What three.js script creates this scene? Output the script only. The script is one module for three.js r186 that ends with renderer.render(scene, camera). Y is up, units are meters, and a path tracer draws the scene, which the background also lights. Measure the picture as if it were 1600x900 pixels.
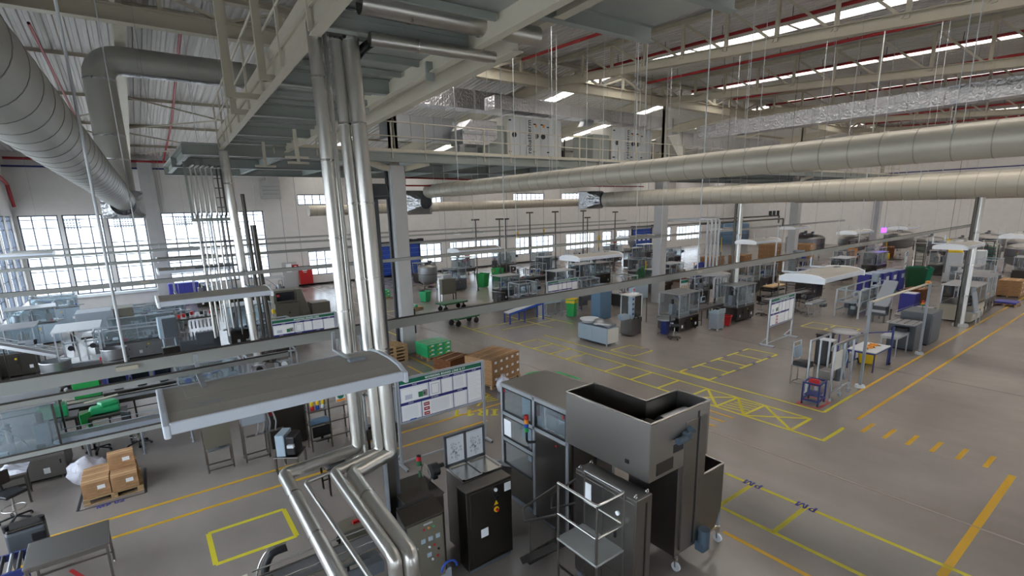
import * as THREE from 'three';
import { mergeGeometries } from 'three/addons/utils/BufferGeometryUtils.js';
import { RoundedBoxGeometry } from 'three/addons/geometries/RoundedBoxGeometry.js';
import { MarchingCubes } from 'three/addons/objects/MarchingCubes.js';

// ---------------------------------------------------------------- camera, sky, exposure
const scene = new THREE.Scene();
const camera = new THREE.PerspectiveCamera(2 * Math.atan(450 / 790.1) * 180 / Math.PI, 1600 / 900, 0.1, 400);
camera.position.set(0, 6.2, 0);
camera.rotation.set(-12.4975 * Math.PI / 180, -35.9158 * Math.PI / 180, -1.5402 * Math.PI / 180, 'YXZ');
camera.setViewOffset(1600, 900, 14, -52, 1600, 900);
scene.background = new THREE.Color().setRGB(0.955, 0.985, 1.03);     // even bright overcast
scene.backgroundIntensity = 1;
const renderer = new THREE.WebGLRenderer({ antialias: true });
renderer.toneMapping = THREE.LinearToneMapping;
renderer.toneMappingExposure = 12.5;
renderer.shadowMap.enabled = true;

// ---------------------------------------------------------------- helpers
let seed = 7;
const rnd = () => { seed = (seed * 1664525 + 1013904223) >>> 0; return seed / 4294967296; };
const rr = (a, b) => a + (b - a) * rnd();
const pick = (a) => a[Math.floor(rnd() * a.length)];
const V = (x, y, z) => new THREE.Vector3(x, y, z);
const used = {};
const numbered = (n) => { used[n] = (used[n] ?? -1) + 1; return used[n] ? n + '_' + String(used[n]).padStart(3, '0') : n; };
const Q = new THREE.Quaternion(), UP = V(0, 1, 0), ONE = V(1, 1, 1);
function prep(g) {                       // position + normal + box-projected uv in metres
  if (g.index) g = g.toNonIndexed();
  const p = g.attributes.position, n = g.attributes.normal, uv = new Float32Array(p.count * 2);
  for (let i = 0; i < p.count; i++) {
    const ax = Math.abs(n.getX(i)), ay = Math.abs(n.getY(i)), az = Math.abs(n.getZ(i));
    const x = p.getX(i), y = p.getY(i), z = p.getZ(i);
    if (ay >= ax && ay >= az) { uv[2 * i] = x; uv[2 * i + 1] = z; } else if (ax >= az) { uv[2 * i] = z; uv[2 * i + 1] = y; } else { uv[2 * i] = x; uv[2 * i + 1] = y; }
  }
  const o = new THREE.BufferGeometry();
  o.setAttribute('position', p); o.setAttribute('normal', n); o.setAttribute('uv', new THREE.BufferAttribute(uv, 2));
  return o;
}
class B {                                // collects shapes, then becomes ONE named mesh
  constructor() { this.g = []; }
  add(g, x = 0, y = 0, z = 0, rx = 0, ry = 0, rz = 0) {
    g = g.index ? g.toNonIndexed() : g.clone();
    g.applyMatrix4(new THREE.Matrix4().compose(V(x, y, z), new THREE.Quaternion().setFromEuler(new THREE.Euler(rx, ry, rz)), ONE));
    this.g.push(prep(g)); return this;
  }
  box(w, h, d, x, y, z, rx = 0, ry = 0, rz = 0) { return this.add(new THREE.BoxGeometry(w, h, d), x, y, z, rx, ry, rz); }
  bx(x0, x1, y0, y1, z0, z1) { return this.box(x1 - x0, y1 - y0, z1 - z0, (x0 + x1) / 2, (y0 + y1) / 2, (z0 + z1) / 2); }
  rb(w, h, d, x, y, z, r = 0.02, rx = 0, ry = 0, rz = 0) { return this.add(new RoundedBoxGeometry(w, h, d, 2, Math.min(r, w / 2.01, h / 2.01, d / 2.01)), x, y, z, rx, ry, rz); }
  cyl(r0, r1, h, x, y, z, seg = 16, rx = 0, rz = 0) { return this.add(new THREE.CylinderGeometry(r1, r0, h, seg), x, y, z, rx, 0, rz); }
  dome(r, h, x, y, z, seg = 20) { const g = new THREE.SphereGeometry(r, seg, 6, 0, 7, 0, Math.PI / 2); g.scale(1, h / r, 1); g.computeVertexNormals(); return this.add(g, x, y, z); }
  torus(r, t, x, y, z, rx = 0, ry = 0, arc = Math.PI * 2, rz = 0) { return this.add(new THREE.TorusGeometry(r, t, 8, 20, arc), x, y, z, rx, ry, rz); }
  bar(a, b, r, seg = 10, r2 = r) {
    a = V(...a); b = V(...b); const d = b.clone().sub(a), l = d.length();
    const g = new THREE.CylinderGeometry(r2, r, l, seg); g.applyQuaternion(Q.setFromUnitVectors(UP, d.normalize()));
    return this.add(g, (a.x + b.x) / 2, (a.y + b.y) / 2, (a.z + b.z) / 2);
  }
  beam(a, b, w, h) {                     // rectangular section, h kept as upright as it can be
    a = V(...a); b = V(...b); const d = b.clone().sub(a), l = d.length(); d.normalize();
    let s = Math.abs(d.y) > 0.99 ? V(1, 0, 0) : V(0, 1, 0).cross(d).normalize(); const u = d.clone().cross(s);
    const g = new THREE.BoxGeometry(w, h, l).toNonIndexed();
    g.applyMatrix4(new THREE.Matrix4().makeBasis(s, u, d).setPosition((a.x + b.x) / 2, (a.y + b.y) / 2, (a.z + b.z) / 2));
    this.g.push(prep(g)); return this;
  }
  ibeam(a, b, w, h, t = 0.02) {          // I-section between two points
    const o = (dy) => [[a[0], a[1] + dy, a[2]], [b[0], b[1] + dy, b[2]]];
    this.beam(...o(h / 2 - t / 2), w, t); this.beam(...o(-h / 2 + t / 2), w, t); return this.beam(a, b, t * 0.8, h - 2 * t);
  }
  tube(pts, r, seg = 10, bend = 0.12) {  // polyline with rounded corners
    const P = pts.map((p) => V(...p)), path = new THREE.CurvePath();
    let last = P[0];
    for (let i = 1; i < P.length; i++) {
      if (i < P.length - 1) {
        const d0 = P[i].clone().sub(P[i - 1]), d1 = P[i + 1].clone().sub(P[i]), k = Math.min(bend, d0.length() / 2.1, d1.length() / 2.1);
        const e = P[i].clone().addScaledVector(d0.normalize(), -k), f = P[i].clone().addScaledVector(d1.normalize(), k);
        path.add(new THREE.LineCurve3(last, e)); path.add(new THREE.QuadraticBezierCurve3(e, P[i], f)); last = f;
      } else path.add(new THREE.LineCurve3(last, P[i]));
    }
    for (const c of path.curves) {
      const n = c.isLineCurve3 ? 1 : 6; if (c.getLength() < 1e-4) continue;
      this.add(new THREE.TubeGeometry(c, n, r, seg));
    }
    return this;
  }
  hose(pts, r, seg = 6, n = 14) { return this.add(new THREE.TubeGeometry(new THREE.CatmullRomCurve3(pts.map((p) => V(...p))), n, r, seg)); }
  lathe(prof, x, y, z, seg = 20, rx = 0, rz = 0) { return this.add(new THREE.LatheGeometry(prof.map((p) => new THREE.Vector2(...p)), seg), x, y, z, rx, 0, rz); }
  ext(pts, depth, x, y, z, rx = 0, ry = 0, rz = 0, bevel = 0) {
    const s = new THREE.Shape(pts.map((p) => new THREE.Vector2(...p)));
    return this.add(new THREE.ExtrudeGeometry(s, { depth, bevelEnabled: bevel > 0, bevelSize: bevel, bevelThickness: bevel, bevelSegments: 2, curveSegments: 8 }), x, y, z, rx, ry, rz);
  }
  quad(a, b, c, d) { const g = new THREE.BufferGeometry(); g.setAttribute('position', new THREE.BufferAttribute(new Float32Array([...a, ...b, ...c, ...a, ...c, ...d]), 3)); g.computeVertexNormals(); this.g.push(prep(g)); return this; }
  mesh(name, mat, parent) {
    const m = new THREE.Mesh(this.g.length > 1 ? mergeGeometries(this.g) : this.g[0], mat);
    m.name = numbered(name); parent.add(m); return m;
  }
}
const b = () => new B();
function tag(o, label, category, group, kind) { o.userData = { label, category }; if (group) o.userData.group = group; if (kind) o.userData.kind = kind; return o; }
function thing(name, label, category, pos = [0, 0, 0], turn = 0, group) {
  const o = new THREE.Group(); o.name = numbered(name); scene.add(o);
  o.position.set(...pos); o.rotation.y = turn; return tag(o, label, category, group);
}
function struct(name, parent = scene) { const o = new THREE.Group(); o.name = parent === scene ? name : numbered(name); parent.add(o); if (parent === scene) o.userData.kind = 'structure'; return o; }
function dup(root, pos, turn, label, group) {
  const r = root.clone(); r.name = numbered(root.name.replace(/_\d\d\d$/, '')); scene.add(r); r.position.set(...pos); r.rotation.y = turn;
  r.userData = { ...root.userData, label: label ?? root.userData.label }; if (group) r.userData.group = group; return r;
}
// ---------------------------------------------------------------- textures and materials
const hash = (x, y, s) => { let h = (x * 374761393 + y * 668265263 + s * 1442695041) | 0; h = Math.imul(h ^ (h >>> 13), 1274126177); return ((h ^ (h >>> 16)) >>> 0) / 4294967296; };
function vnoise(x, y, per, s) {           // tileable value noise
  const xi = Math.floor(x), yi = Math.floor(y), f = x - xi, g = y - yi, m = (v) => ((v % per) + per) % per;
  const u = f * f * (3 - 2 * f), w = g * g * (3 - 2 * g);
  const a = hash(m(xi), m(yi), s), c = hash(m(xi + 1), m(yi), s), d = hash(m(xi), m(yi + 1), s), e = hash(m(xi + 1), m(yi + 1), s);
  return a + (c - a) * u + (d - a) * w + (a - c - d + e) * u * w;
}
const fbm = (x, y, per, s, oct = 4) => { let v = 0, a = 0.5, t = 0; for (let i = 0; i < oct; i++) { v += a * vnoise(x, y, per, s + i); t += a; a *= 0.5; x *= 2; y *= 2; per *= 2; } return v / t; };
function tex(n, metres, fn, srgb) {
  const d = new Uint8Array(n * n * 4);
  for (let j = 0; j < n; j++) for (let i = 0; i < n; i++) { const c = fn(i / n, j / n), o = 4 * (j * n + i); d[o] = c[0]; d[o + 1] = c[1]; d[o + 2] = c[2]; d[o + 3] = 255; }
  const t = new THREE.DataTexture(d, n, n); t.wrapS = t.wrapT = THREE.RepeatWrapping; t.magFilter = THREE.LinearFilter; t.minFilter = THREE.LinearMipmapLinearFilter; t.generateMipmaps = true;
  if (srgb) t.colorSpace = THREE.SRGBColorSpace; t.repeat.set(1 / metres, 1 / metres); t.needsUpdate = true; return t;
}
const grey = (v) => { v = Math.max(0, Math.min(255, v)); return [v, v, v]; };
const tFloor = tex(1024, 16, (u, v) => { const a = fbm(u * 8, v * 8, 8, 1, 5), c = fbm(u * 48, v * 24, 24, 9, 3), s = fbm(u * 4, v * 4, 4, 31, 3); const k = 1 + 0.16 * (a - 0.5) + 0.06 * (c - 0.5) + 0.12 * (s - 0.5); return [137 * k, 129 * k, 122 * k]; }, true);
const tFloorR = tex(512, 9, (u, v) => grey(58 + 26 * (fbm(u * 10, v * 10, 10, 3, 4) - 0.5) + 10 * (fbm(u * 30, v * 20, 20, 5, 2) - 0.5)));
const tFoil = tex(256, 1.1, (u, v) => grey(255 * Math.abs(2 * fbm(u * 7, v * 7, 7, 41, 4) - 1)));
const tCard = tex(256, 0.7, (u, v) => { const k = 0.9 + 0.25 * (fbm(u * 6, v * 40, 40, 51, 3) - 0.5) + 0.15 * (fbm(u * 5, v * 5, 5, 52, 3) - 0.5); return [182 * k, 140 * k, 98 * k]; }, true);
const tWood = tex(256, 0.6, (u, v) => { const k = 0.85 + 0.5 * (fbm(u * 3, v * 30, 30, 61, 4) - 0.5); return [200 * k, 165 * k, 118 * k]; }, true);
const tPaint = tex(256, 2.5, (u, v) => { const k = 0.985 + 0.04 * (fbm(u * 6, v * 6, 6, 71, 4) - 0.5); return grey(255 * k); }, true);
const std = (c, rough = 0.6, metal = 0, o = {}) => new THREE.MeshStandardMaterial({ color: c, roughness: rough, metalness: metal, ...o });
const M = {
  floor: std(0xffffff, 1, 0, { map: tFloor, roughnessMap: tFloorR }),
  joint: std(0x57514b, 0.7), jointL: std(0x8d8478, 0.6), lineY: std(0xc8bc2c, 0.55), lineO: std(0xc79a18, 0.55), lineK: std(0x2a2a2c, 0.6), lineR: std(0xb3272a, 0.55), lineG: std(0x1fa055, 0.55), ink: std(0x23247a, 0.6),
  wall: std(0xd6d3cf, 0.75, 0, { map: tPaint }), wallLow: std(0xdfe6e8, 0.6, 0, { map: tPaint }), frame: std(0x565e6c, 0.5, 0.2), concrete: std(0xb4b4b3, 0.8, 0, { map: tPaint }),
  deck: std(0xcfcbc7, 0.55, 0.1, { map: tPaint }), beige: std(0xb8b19e, 0.55, 0, { map: tPaint }), beigeL: std(0xc9c2b0, 0.5, 0, { map: tPaint }), steelP: std(0x9aa09a, 0.5, 0.1, { map: tPaint }), plate: std(0xaeb0ab, 0.38, 0.35, { map: tPaint }),
  galv: std(0xa9adb0, 0.36, 0.9), duct: std(0xbdb6a6, 0.45, 0.25, { map: tPaint }), ductG: std(0xb0afa8, 0.45, 0.45, { map: tPaint }), band: std(0x9a9488, 0.5, 0.3), bandG: std(0x85847e, 0.45, 0.5),
  foil: std(0xc2c2c4, 0.3, 1, { bumpMap: tFoil, bumpScale: 0.035 }), chrome: std(0xc9c8c4, 0.22, 1),
  steel: new THREE.MeshPhysicalMaterial({ color: 0x8f8c88, roughness: 0.33, metalness: 1, anisotropy: 0.6 }), steelD: std(0x5b5853, 0.36, 1), steelL: std(0x9c9ea0, 0.4, 0.9), steelH: new THREE.MeshPhysicalMaterial({ color: 0xa9a6a1, roughness: 0.4, metalness: 1, anisotropy: 0.7 }), pipe: std(0xd0cec8, 0.33, 1),
  alu: std(0xb6bbc0, 0.4, 0.7), white: std(0xc6cacd, 0.45), offwhite: std(0xc9c7bf, 0.5), grey: std(0x8b9299, 0.5), greyD: std(0x4e5358, 0.5), greyB: std(0x96a6b1, 0.45), olive: std(0x6b675a, 0.5, 0.2),
  lamp: std(0xa19d94, 0.5, 0, { map: tPaint }), lampSide: std(0xc8cfd8, 0.35, 0.1), trunk: std(0x9b9d98, 0.5, 0.1, { map: tPaint }), trunkD: std(0x3b3630, 0.7),
  red: std(0xb01b1f, 0.45), redD: std(0x96181d, 0.45), blue: std(0x2447a0, 0.45), navy: std(0x23306e, 0.5), purple: std(0x3c3f96, 0.5), green: std(0x1f9a4b, 0.5), greenD: std(0x1d5a35, 0.55), greenF: std(0x27a869, 0.35), teal: std(0x167a5c, 0.5), yellow: std(0xdcb919, 0.45), orange: std(0xe08a1e, 0.45), black: std(0x17171a, 0.45), rubber: std(0x242426, 0.7), bluetank: std(0x5c7890, 0.4), motor: std(0x42525f, 0.45),
  card: std(0xffffff, 0.85, 0, { map: tCard }), cardD: std(0xb08f74, 0.85, 0, { map: tCard }), wood: std(0xffffff, 0.8, 0, { map: tWood }), paper: std(0xe6e8ea, 0.7), tape: std(0xcfae7c, 0.4),
  glass: new THREE.MeshPhysicalMaterial({ color: 0xd2dae2, roughness: 0.0, transmission: 1, thickness: 0, ior: 1.45 }),
  guard: new THREE.MeshPhysicalMaterial({ color: 0xe4ebee, roughness: 0.04, transmission: 0.92, thickness: 0, ior: 1.45 }),
  smoke: new THREE.MeshPhysicalMaterial({ color: 0x8a8680, roughness: 0.08, transmission: 0.85, thickness: 0, ior: 1.45 }),
  skylight: new THREE.MeshPhysicalMaterial({ color: 0xfff6ec, roughness: 0.35, transmission: 0.95, thickness: 0, ior: 1.3 }),
  film: new THREE.MeshPhysicalMaterial({ color: 0xe8e9f2, roughness: 0.25, transmission: 0.35, thickness: 0, bumpMap: tFoil, bumpScale: 0.02 }),
  lens: std(0xf4f7fa, 0.4), screen: std(0x10161c, 0.2), skin: std(0xa97b60, 0.6), cloth: std(0x2a2d57, 0.85), clothW: std(0xd6d8e2, 0.85), ground: std(0xb9b7b1, 0.9), lineS: std(0xd9b23a, 0.5),
};
// ---------------------------------------------------------------- the setting
const XL = -5.95, XR = 82, ZB = -46.5, ZF = 7.5, ZR = -20.4;
const roofY = (z) => z < ZR ? 13.4 - (ZR - z) * 0.104 : 13.4 - (z - ZR) * 0.037;
const floor = struct('floor');
b().bx(XL - 0.3, XR + 0.3, -0.3, 0, ZB - 0.3, ZF + 0.3).mesh('floor_slab', M.floor, floor);
const strip = (n, m, x0, z0, x1, z1, w = 0.09) => b().beam([x0, 0.001, z0], [x1, 0.001, z1], w, 0.004).mesh(n, m, floor);
const jn = (x0, z0, x1, z1) => strip('floor_joint', M.joint, x0, z0, x1, z1, 0.035);
jn(22.05, ZB, 22.05, ZF); jn(45, ZB, 45, ZF); strip('floor_joint', M.jointL, 12.3, ZB, 12.3, ZF, 0.05);
const Y = (...a) => strip('yellow_line', M.lineY, ...a), O = (...a) => strip('orange_line', M.lineO, ...a);
Y(14.02, -24.1, 14.02, -5.07); Y(16.03, -18.7, 16.03, -5.87); Y(15.25, -18.23, 15.25, -5.87);
for (const z of [-18.27, -17.12, -15.98, -14.95, -12.78, -11.52, -10.34, -9.2, -5.9]) Y(14.06, z, 15.21, z);
Y(15.25, -9.2, 14.06, -8.15); Y(14.06, -8.15, 15.25, -8.11); Y(15.25, -8.11, 14.06, -7.27); Y(14.06, -7.27, 15.25, -7.24); Y(15.25, -7.24, 14.06, -5.93); Y(14.06, -7.2, 15.25, -5.93); Y(14.06, -9.15, 15.25, -8.15);
for (const k of [0, 1, 2, 3, 4]) Y(14.2 + 0.2 * k, -8.1 + 0.04 * k, 14.32 + 0.2 * k, -7.32, 0.06);
Y(13.98, -5.07, 15.3, -5.06); Y(16.03, -5.87, 18.2, -5.9); O(18.2, -5.9, 45, -5.94); O(16.22, -5.05, 45, -4.98);
for (let k = 0; k < 6; k++) O(15.38, -4.65 + 0.5 * k, 16.22, -4.65 + 0.5 * k, 0.1);
O(24.5, -2.4, 25.2, -2.4); O(26.6, -1.9, 27.3, -1.9); O(28.4, -1.4, 29.1, -1.4);
Y(10.5, -5.75, 10.5, 2); Y(9.15, -5.05, 9.15, 2); O(8.43, -4.57, 8.43, 2); O(10.12, -1.68, 15.36, -1.68, 0.13); Y(10.5, -5.1, 9.15, -5.1); Y(10.5, -3.97, 9.15, -3.97);
O(13.6, -8.15, 13.6, -7.33); O(13.15, -7.87, 13.15, -7.34); O(12.68, -7.6, 12.68, -7.34);
O(-2.6, -11.9, 7.9, -11.86); O(-2.6, -12.75, 9.2, -12.7);
Y(0.41, -10.84, 1.83, -10.79); Y(1.83, -10.79, 1.81, -9.64); Y(1.81, -9.64, 0.4, -9.7); Y(0.4, -9.7, 0.41, -10.84);
strip('black_line', M.lineK, -1.78, -13.56, -1.72, -15, 0.06); strip('black_line', M.lineK, -1.78, -13.56, -0.55, -13.54, 0.035); strip('black_line', M.lineK, -0.55, -13.54, -0.53, -15, 0.06);
Y(16.42, -14.63, 17.73, -14.6, 0.07); Y(17.73, -14.6, 17.7, -13.38, 0.07); Y(17.7, -13.38, 16.45, -13.39, 0.07); Y(16.45, -13.39, 16.42, -14.63, 0.07);
Y(16.14, -10.92, 21, -10.88); Y(16.14, -9.68, 21, -9.66); for (const x of [16.14, 17.4, 18.62, 19.83, 21]) Y(x, -10.9, x, -9.67);
Y(26.88, -11.33, 26.88, -9.2, 0.07); Y(28.24, -11.33, 28.24, -9.2, 0.07); for (const z of [-11.33, -10.27, -9.2]) Y(26.88, z, 28.24, z, 0.07);
O(9.16, -19.7, 9.16, -13.5); O(8.5, -18.5, 8.5, -13.1); Y(9.16, -13.6, 8.3, -13.0); for (let k = 0; k < 4; k++) Y(9.15, -13.5 + 0.16 * k, 8.75, -13.62 + 0.16 * k, 0.06);
Y(10.4, -26, 10.4, -21.5); Y(11.2, -30, 13.8, -30); Y(17.4, -23.6, 17.4, -19.6); Y(18.8, -22.5, 18.8, -19.5); Y(14.1, -22.16, 18.8, -22.1); Y(15.1, -21.0, 18.8, -20.9);
for (const a of [[16.2, -6.7, 17.05, -6.7], [17.05, -6.7, 17.05, -6.1], [17.05, -6.1, 16.2, -6.1], [16.2, -6.1, 16.2, -6.7]]) strip('red_line', M.lineR, ...a, 0.06);
strip('green_line', M.lineG, 12.6, -14.0, 12.65, -12.75, 0.14); strip('green_line', M.lineG, 11.5, -14.5, 12.12, -14.42, 0.12); strip('red_line', M.lineR, -1.75, -11.2, -1.35, -10.4, 0.07); strip('red_line', M.lineR, -1.7, -10.4, -1.2, -10.1, 0.07);
// lettering painted on the floor
const font = await new (await import('three/addons/loaders/FontLoader.js')).FontLoader().loadAsync('fonts/droid/droid_sans_bold.typeface.json');
function letters(text, size, depth) { const g = new THREE.ExtrudeGeometry(font.generateShapes(text, size), { depth, bevelEnabled: false, curveSegments: 3 }); g.computeBoundingBox(); g.translate(-(g.boundingBox.max.x + g.boundingBox.min.x) / 2, -size / 2, 0); return g; }
function floorText(text, size, x, z, turn, m) { const o = b().add(letters(text, size, 0.004), 0, 0, 0, -Math.PI / 2).mesh('floor_lettering', m, floor); o.position.set(x, 0.0015, z); o.rotation.y = turn; }
floorText('IR11', 0.5, 7.97, -12.55, 2.5, M.lineY);
floorText('PM', 0.2, 10.52, -5.1, Math.PI / 2 + 0.05, M.ink); floorText('PM', 0.2, 10.52, -3.97, Math.PI / 2 + 0.05, M.ink); floorText('MP 02', 0.13, -1.2, -13.48, 0, M.ink);
for (const x of [16.75, 18, 19.2, 20.4]) { floorText('MP', 0.16, x, -10.9, 0, M.ink); floorText('MP', 0.16, x, -9.67, 0, M.ink); }
floorText('MP', 0.15, 17.72, -13.7, Math.PI / 2, M.ink); floorText('MP', 0.14, 27.5, -9.2, 0, M.ink); floorText('MP', 0.14, 27.5, -10.27, 0, M.ink);

// walls: slabs with the window and door openings cut out
function wall(name, len, prof, holes, place) {
  const w = struct(name), s = new THREE.Shape(prof.map((p) => new THREE.Vector2(...p)));
  for (const [x0, x1, y0, y1] of holes) { const h = new THREE.Path(); h.moveTo(x0, y0); h.lineTo(x1, y0); h.lineTo(x1, y1); h.lineTo(x0, y1); h.closePath(); s.holes.push(h); }
  const g = new THREE.ExtrudeGeometry(s, { depth: 0.3, bevelEnabled: false }); b().add(g).mesh('wall_slab', M.wall, w); place(w); return w;
}
const bigWin = [[-5.75, -3.7], [-3.5, -1.3], [-1.05, 1.2], [2.2, 4.5], [4.65, 6.95], [7.1, 9.35]];
const lowWin = [[23.6, 26.1], [27.1, 33.5], [35.8, 37.9], [38.2, 41.7], [43.7, 48.8], [50.2, 52.0], [53.0, 55.6], [63.2, 64.9], [66.2, 72.5]];
const topWin = [[12.2, 14.8], [24, 26.4], [35.6, 40.2], [43, 46.2], [54, 56.4], [66, 68.4]];
const backHoles = [...bigWin.map((a) => [...a, 1.05, 6.6]), [12.6, 15.6, 0.85, 3.0], ...lowWin.map((a) => [...a, 0.98, 2.98]), ...topWin.map((a) => [...a, 7.0, 7.9])];
const wb = wall('wall_back', 0, [[XL - 0.3, 0], [XR + 0.3, 0], [XR + 0.3, 10.75], [XL - 0.3, 10.75]], backHoles, (w) => w.position.set(0, 0, ZB - 0.3));
const leftWin = []; for (let k = 0; k < 21; k++) leftWin.push([0.5 + 2.45 * k, 2.7 + 2.45 * k]);
const endProf = [[0, 0], [ZF - ZB + 0.6, 0], [ZF - ZB + 0.6, 12.4], [-ZB + ZR, 13.45], [0, 10.7]];
wall('wall_left', 0, endProf, leftWin.map((a) => [...a, 1.05, 6.6]), (w) => { w.position.set(XL - 0.3, 0, ZB); w.rotation.y = -Math.PI / 2; w.position.x = XL; });
wall('wall_right', 0, endProf, [], (w) => { w.position.set(XR + 0.3, 0, ZB); w.rotation.y = -Math.PI / 2; });
const frontWin = []; for (let x = -3; x < 78; x += 9) frontWin.push([x, x + 3.2, 1.05, 3.4]);
wall('wall_front', 0, [[XL - 0.3, 0], [XR + 0.3, 0], [XR + 0.3, 12.5], [XL - 0.3, 12.5]], frontWin, (w) => w.position.set(0, 0, ZF));
// panel joints, rails and skirting of the back wall
for (const x of [10.8, 12.05, 15.9, 17.6, 21.6, 26.6, 34.6, 42.7, 49.5, 57.5, 61.8]) b().bx(x - 0.02, x + 0.02, 0.1, 10.6, ZB - 0.01, ZB + 0.012).mesh('panel_joint', M.grey, wb).position.z = -ZB - 0.0 + 0.3 + ZB * 0;
for (const c of wb.children) if (/panel_joint/.test(c.name)) c.position.set(0, 0, 0.3 - ZB);
const trim = (n, m, x0, x1, y0, y1, z0, z1) => { const t = b().bx(x0, x1, y0, y1, z0, z1).mesh(n, m, scene); t.userData.kind = 'structure'; return t; };
trim('baseboard_back', M.black, 9.6, 60, 0, 0.16, ZB, ZB + 0.05); trim('trim_1', M.navy, XL, XR, 9.72, 9.84, ZB, ZB + 0.06); trim('trim_2', M.navy, XR - 0.06, XR, 9.4, 9.52, -44, 5);
trim('trim_3', M.wallLow, XL, 1.9, 0.86, 1.04, ZB, ZB + 0.28); trim('trim_4', M.wallLow, XL, XL + 0.28, 0.86, 1.04, ZB, -23); trim('trim_5', M.concrete, 1.25, 2.15, 0, 10.4, ZB, ZB + 0.35);
let nw = 0;
function windowUnit(x0, x1, ys, nx, parent, back) {     // frame, bars and one pane for every cell
  const w = struct('window_' + (++nw)), fw = 0.08, y0 = ys[0], y1 = ys[ys.length - 1];
  b().bx(x0, x1, y0, y0 + fw, -0.05, 0.05).bx(x0, x1, y1 - fw, y1, -0.05, 0.05).bx(x0, x0 + fw, y0, y1, -0.05, 0.05).bx(x1 - fw, x1, y0, y1, -0.05, 0.05).mesh('window_frame', M.frame, w);
  const dx = (x1 - x0) / nx;
  for (let i = 1; i < nx; i++) b().bx(x0 + dx * i - 0.035, x0 + dx * i + 0.035, y0, y1, -0.04, 0.04).mesh('mullion', M.frame, w);
  for (let j = 1; j < ys.length - 1; j++) b().bx(x0, x1, ys[j] - 0.028, ys[j] + 0.028, -0.035, 0.035).mesh('glazing_bar', M.frame, w);
  for (let i = 0; i < nx; i++) for (let j = 0; j < ys.length - 1; j++) b().add(new THREE.PlaneGeometry(dx - 0.04, ys[j + 1] - ys[j] - 0.03), x0 + dx * (i + 0.5), (ys[j] + ys[j + 1]) / 2, 0).mesh('pane', M.glass, w);
  return w;
}
const bigY = [1.05, 1.95, 2.8, 3.7, 4.6, 5.75, 6.3, 6.6];
for (const [a, c] of bigWin) windowUnit(a, c, bigY, 3).position.z = ZB - 0.15;
windowUnit(12.6, 15.6, [0.85, 1.5, 2.2, 3.0], 4).position.z = ZB - 0.15;
for (const [a, c] of lowWin) windowUnit(a, c, [0.98, 1.6, 2.3, 2.98], Math.round((c - a) / 0.82)).position.z = ZB - 0.15;
for (const [a, c] of topWin) windowUnit(a, c, [7, 7.45, 7.9], Math.round((c - a) / 0.65)).position.z = ZB - 0.15;
for (const [a, c] of leftWin) { const w = windowUnit(a, c, bigY, 3); w.rotation.y = -Math.PI / 2; w.position.set(XL - 0.15, 0, ZB); }
for (const [a, c] of frontWin) windowUnit(a, c, [1.05, 1.8, 2.6, 3.4], 4).position.z = ZF + 0.15;
// doors of the back wall
function rollDoor(n, x0, x1, h, win) {
  const d = struct('door_' + n); const ny = Math.round(h / 0.42);
  for (let j = 0; j < ny; j++) b().bx(x0, x1, j * h / ny + 0.008, (j + 1) * h / ny - 0.008, ZB, ZB + 0.05).mesh('door_panel', M.blue, d);
  b().bx(x0 - 0.12, x0, 0, h + 0.1, ZB, ZB + 0.1).bx(x1, x1 + 0.12, 0, h + 0.1, ZB, ZB + 0.1).mesh('door_frame', M.black, d);
  b().rb(0.5, 0.34, 0.4, x0 - 0.1, h + 0.3, ZB + 0.25).rb(0.5, 0.34, 0.4, x1 + 0.1, h + 0.3, ZB + 0.25).cyl(0.12, 0.12, x1 - x0, (x0 + x1) / 2, h + 0.3, ZB + 0.22, 12, 0, Math.PI / 2).mesh('door_roller', M.black, d);
  if (win) for (let k = 0; k < 4; k++) b().rb(0.5, 0.62, 0.03, x0 + 0.6 + 0.95 * k, 1.7, ZB + 0.06, 0.1).mesh('door_pane', M.lens, d);
  for (const s of [x0 - 0.25, x1 + 0.25]) for (let k = 0; k < 3; k++) b().bx(s - 0.06, s + 0.06, 0.3 + 0.5 * k, 0.45 + 0.5 * k, ZB, ZB + 0.12).mesh('door_bumper', M.yellow, d);
}
rollDoor(1, 18.5, 20.5, 3.0); rollDoor(2, 22.4, 23.45, 3.1); rollDoor(3, 56, 60.1, 3.0, true);
{ const d = struct('door_4'); b().bx(10.3, 11.5, 0, 2.2, ZB, ZB + 0.06).mesh('door_leaf', M.concrete, d); b().bx(10.62, 11.06, 1.35, 2.05, ZB + 0.06, ZB + 0.075).mesh('door_pane', M.lens, d); b().bar([11.35, 1.0, ZB + 0.12], [11.15, 1.0, ZB + 0.12], 0.02).mesh('door_handle', M.alu, d); }

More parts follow.
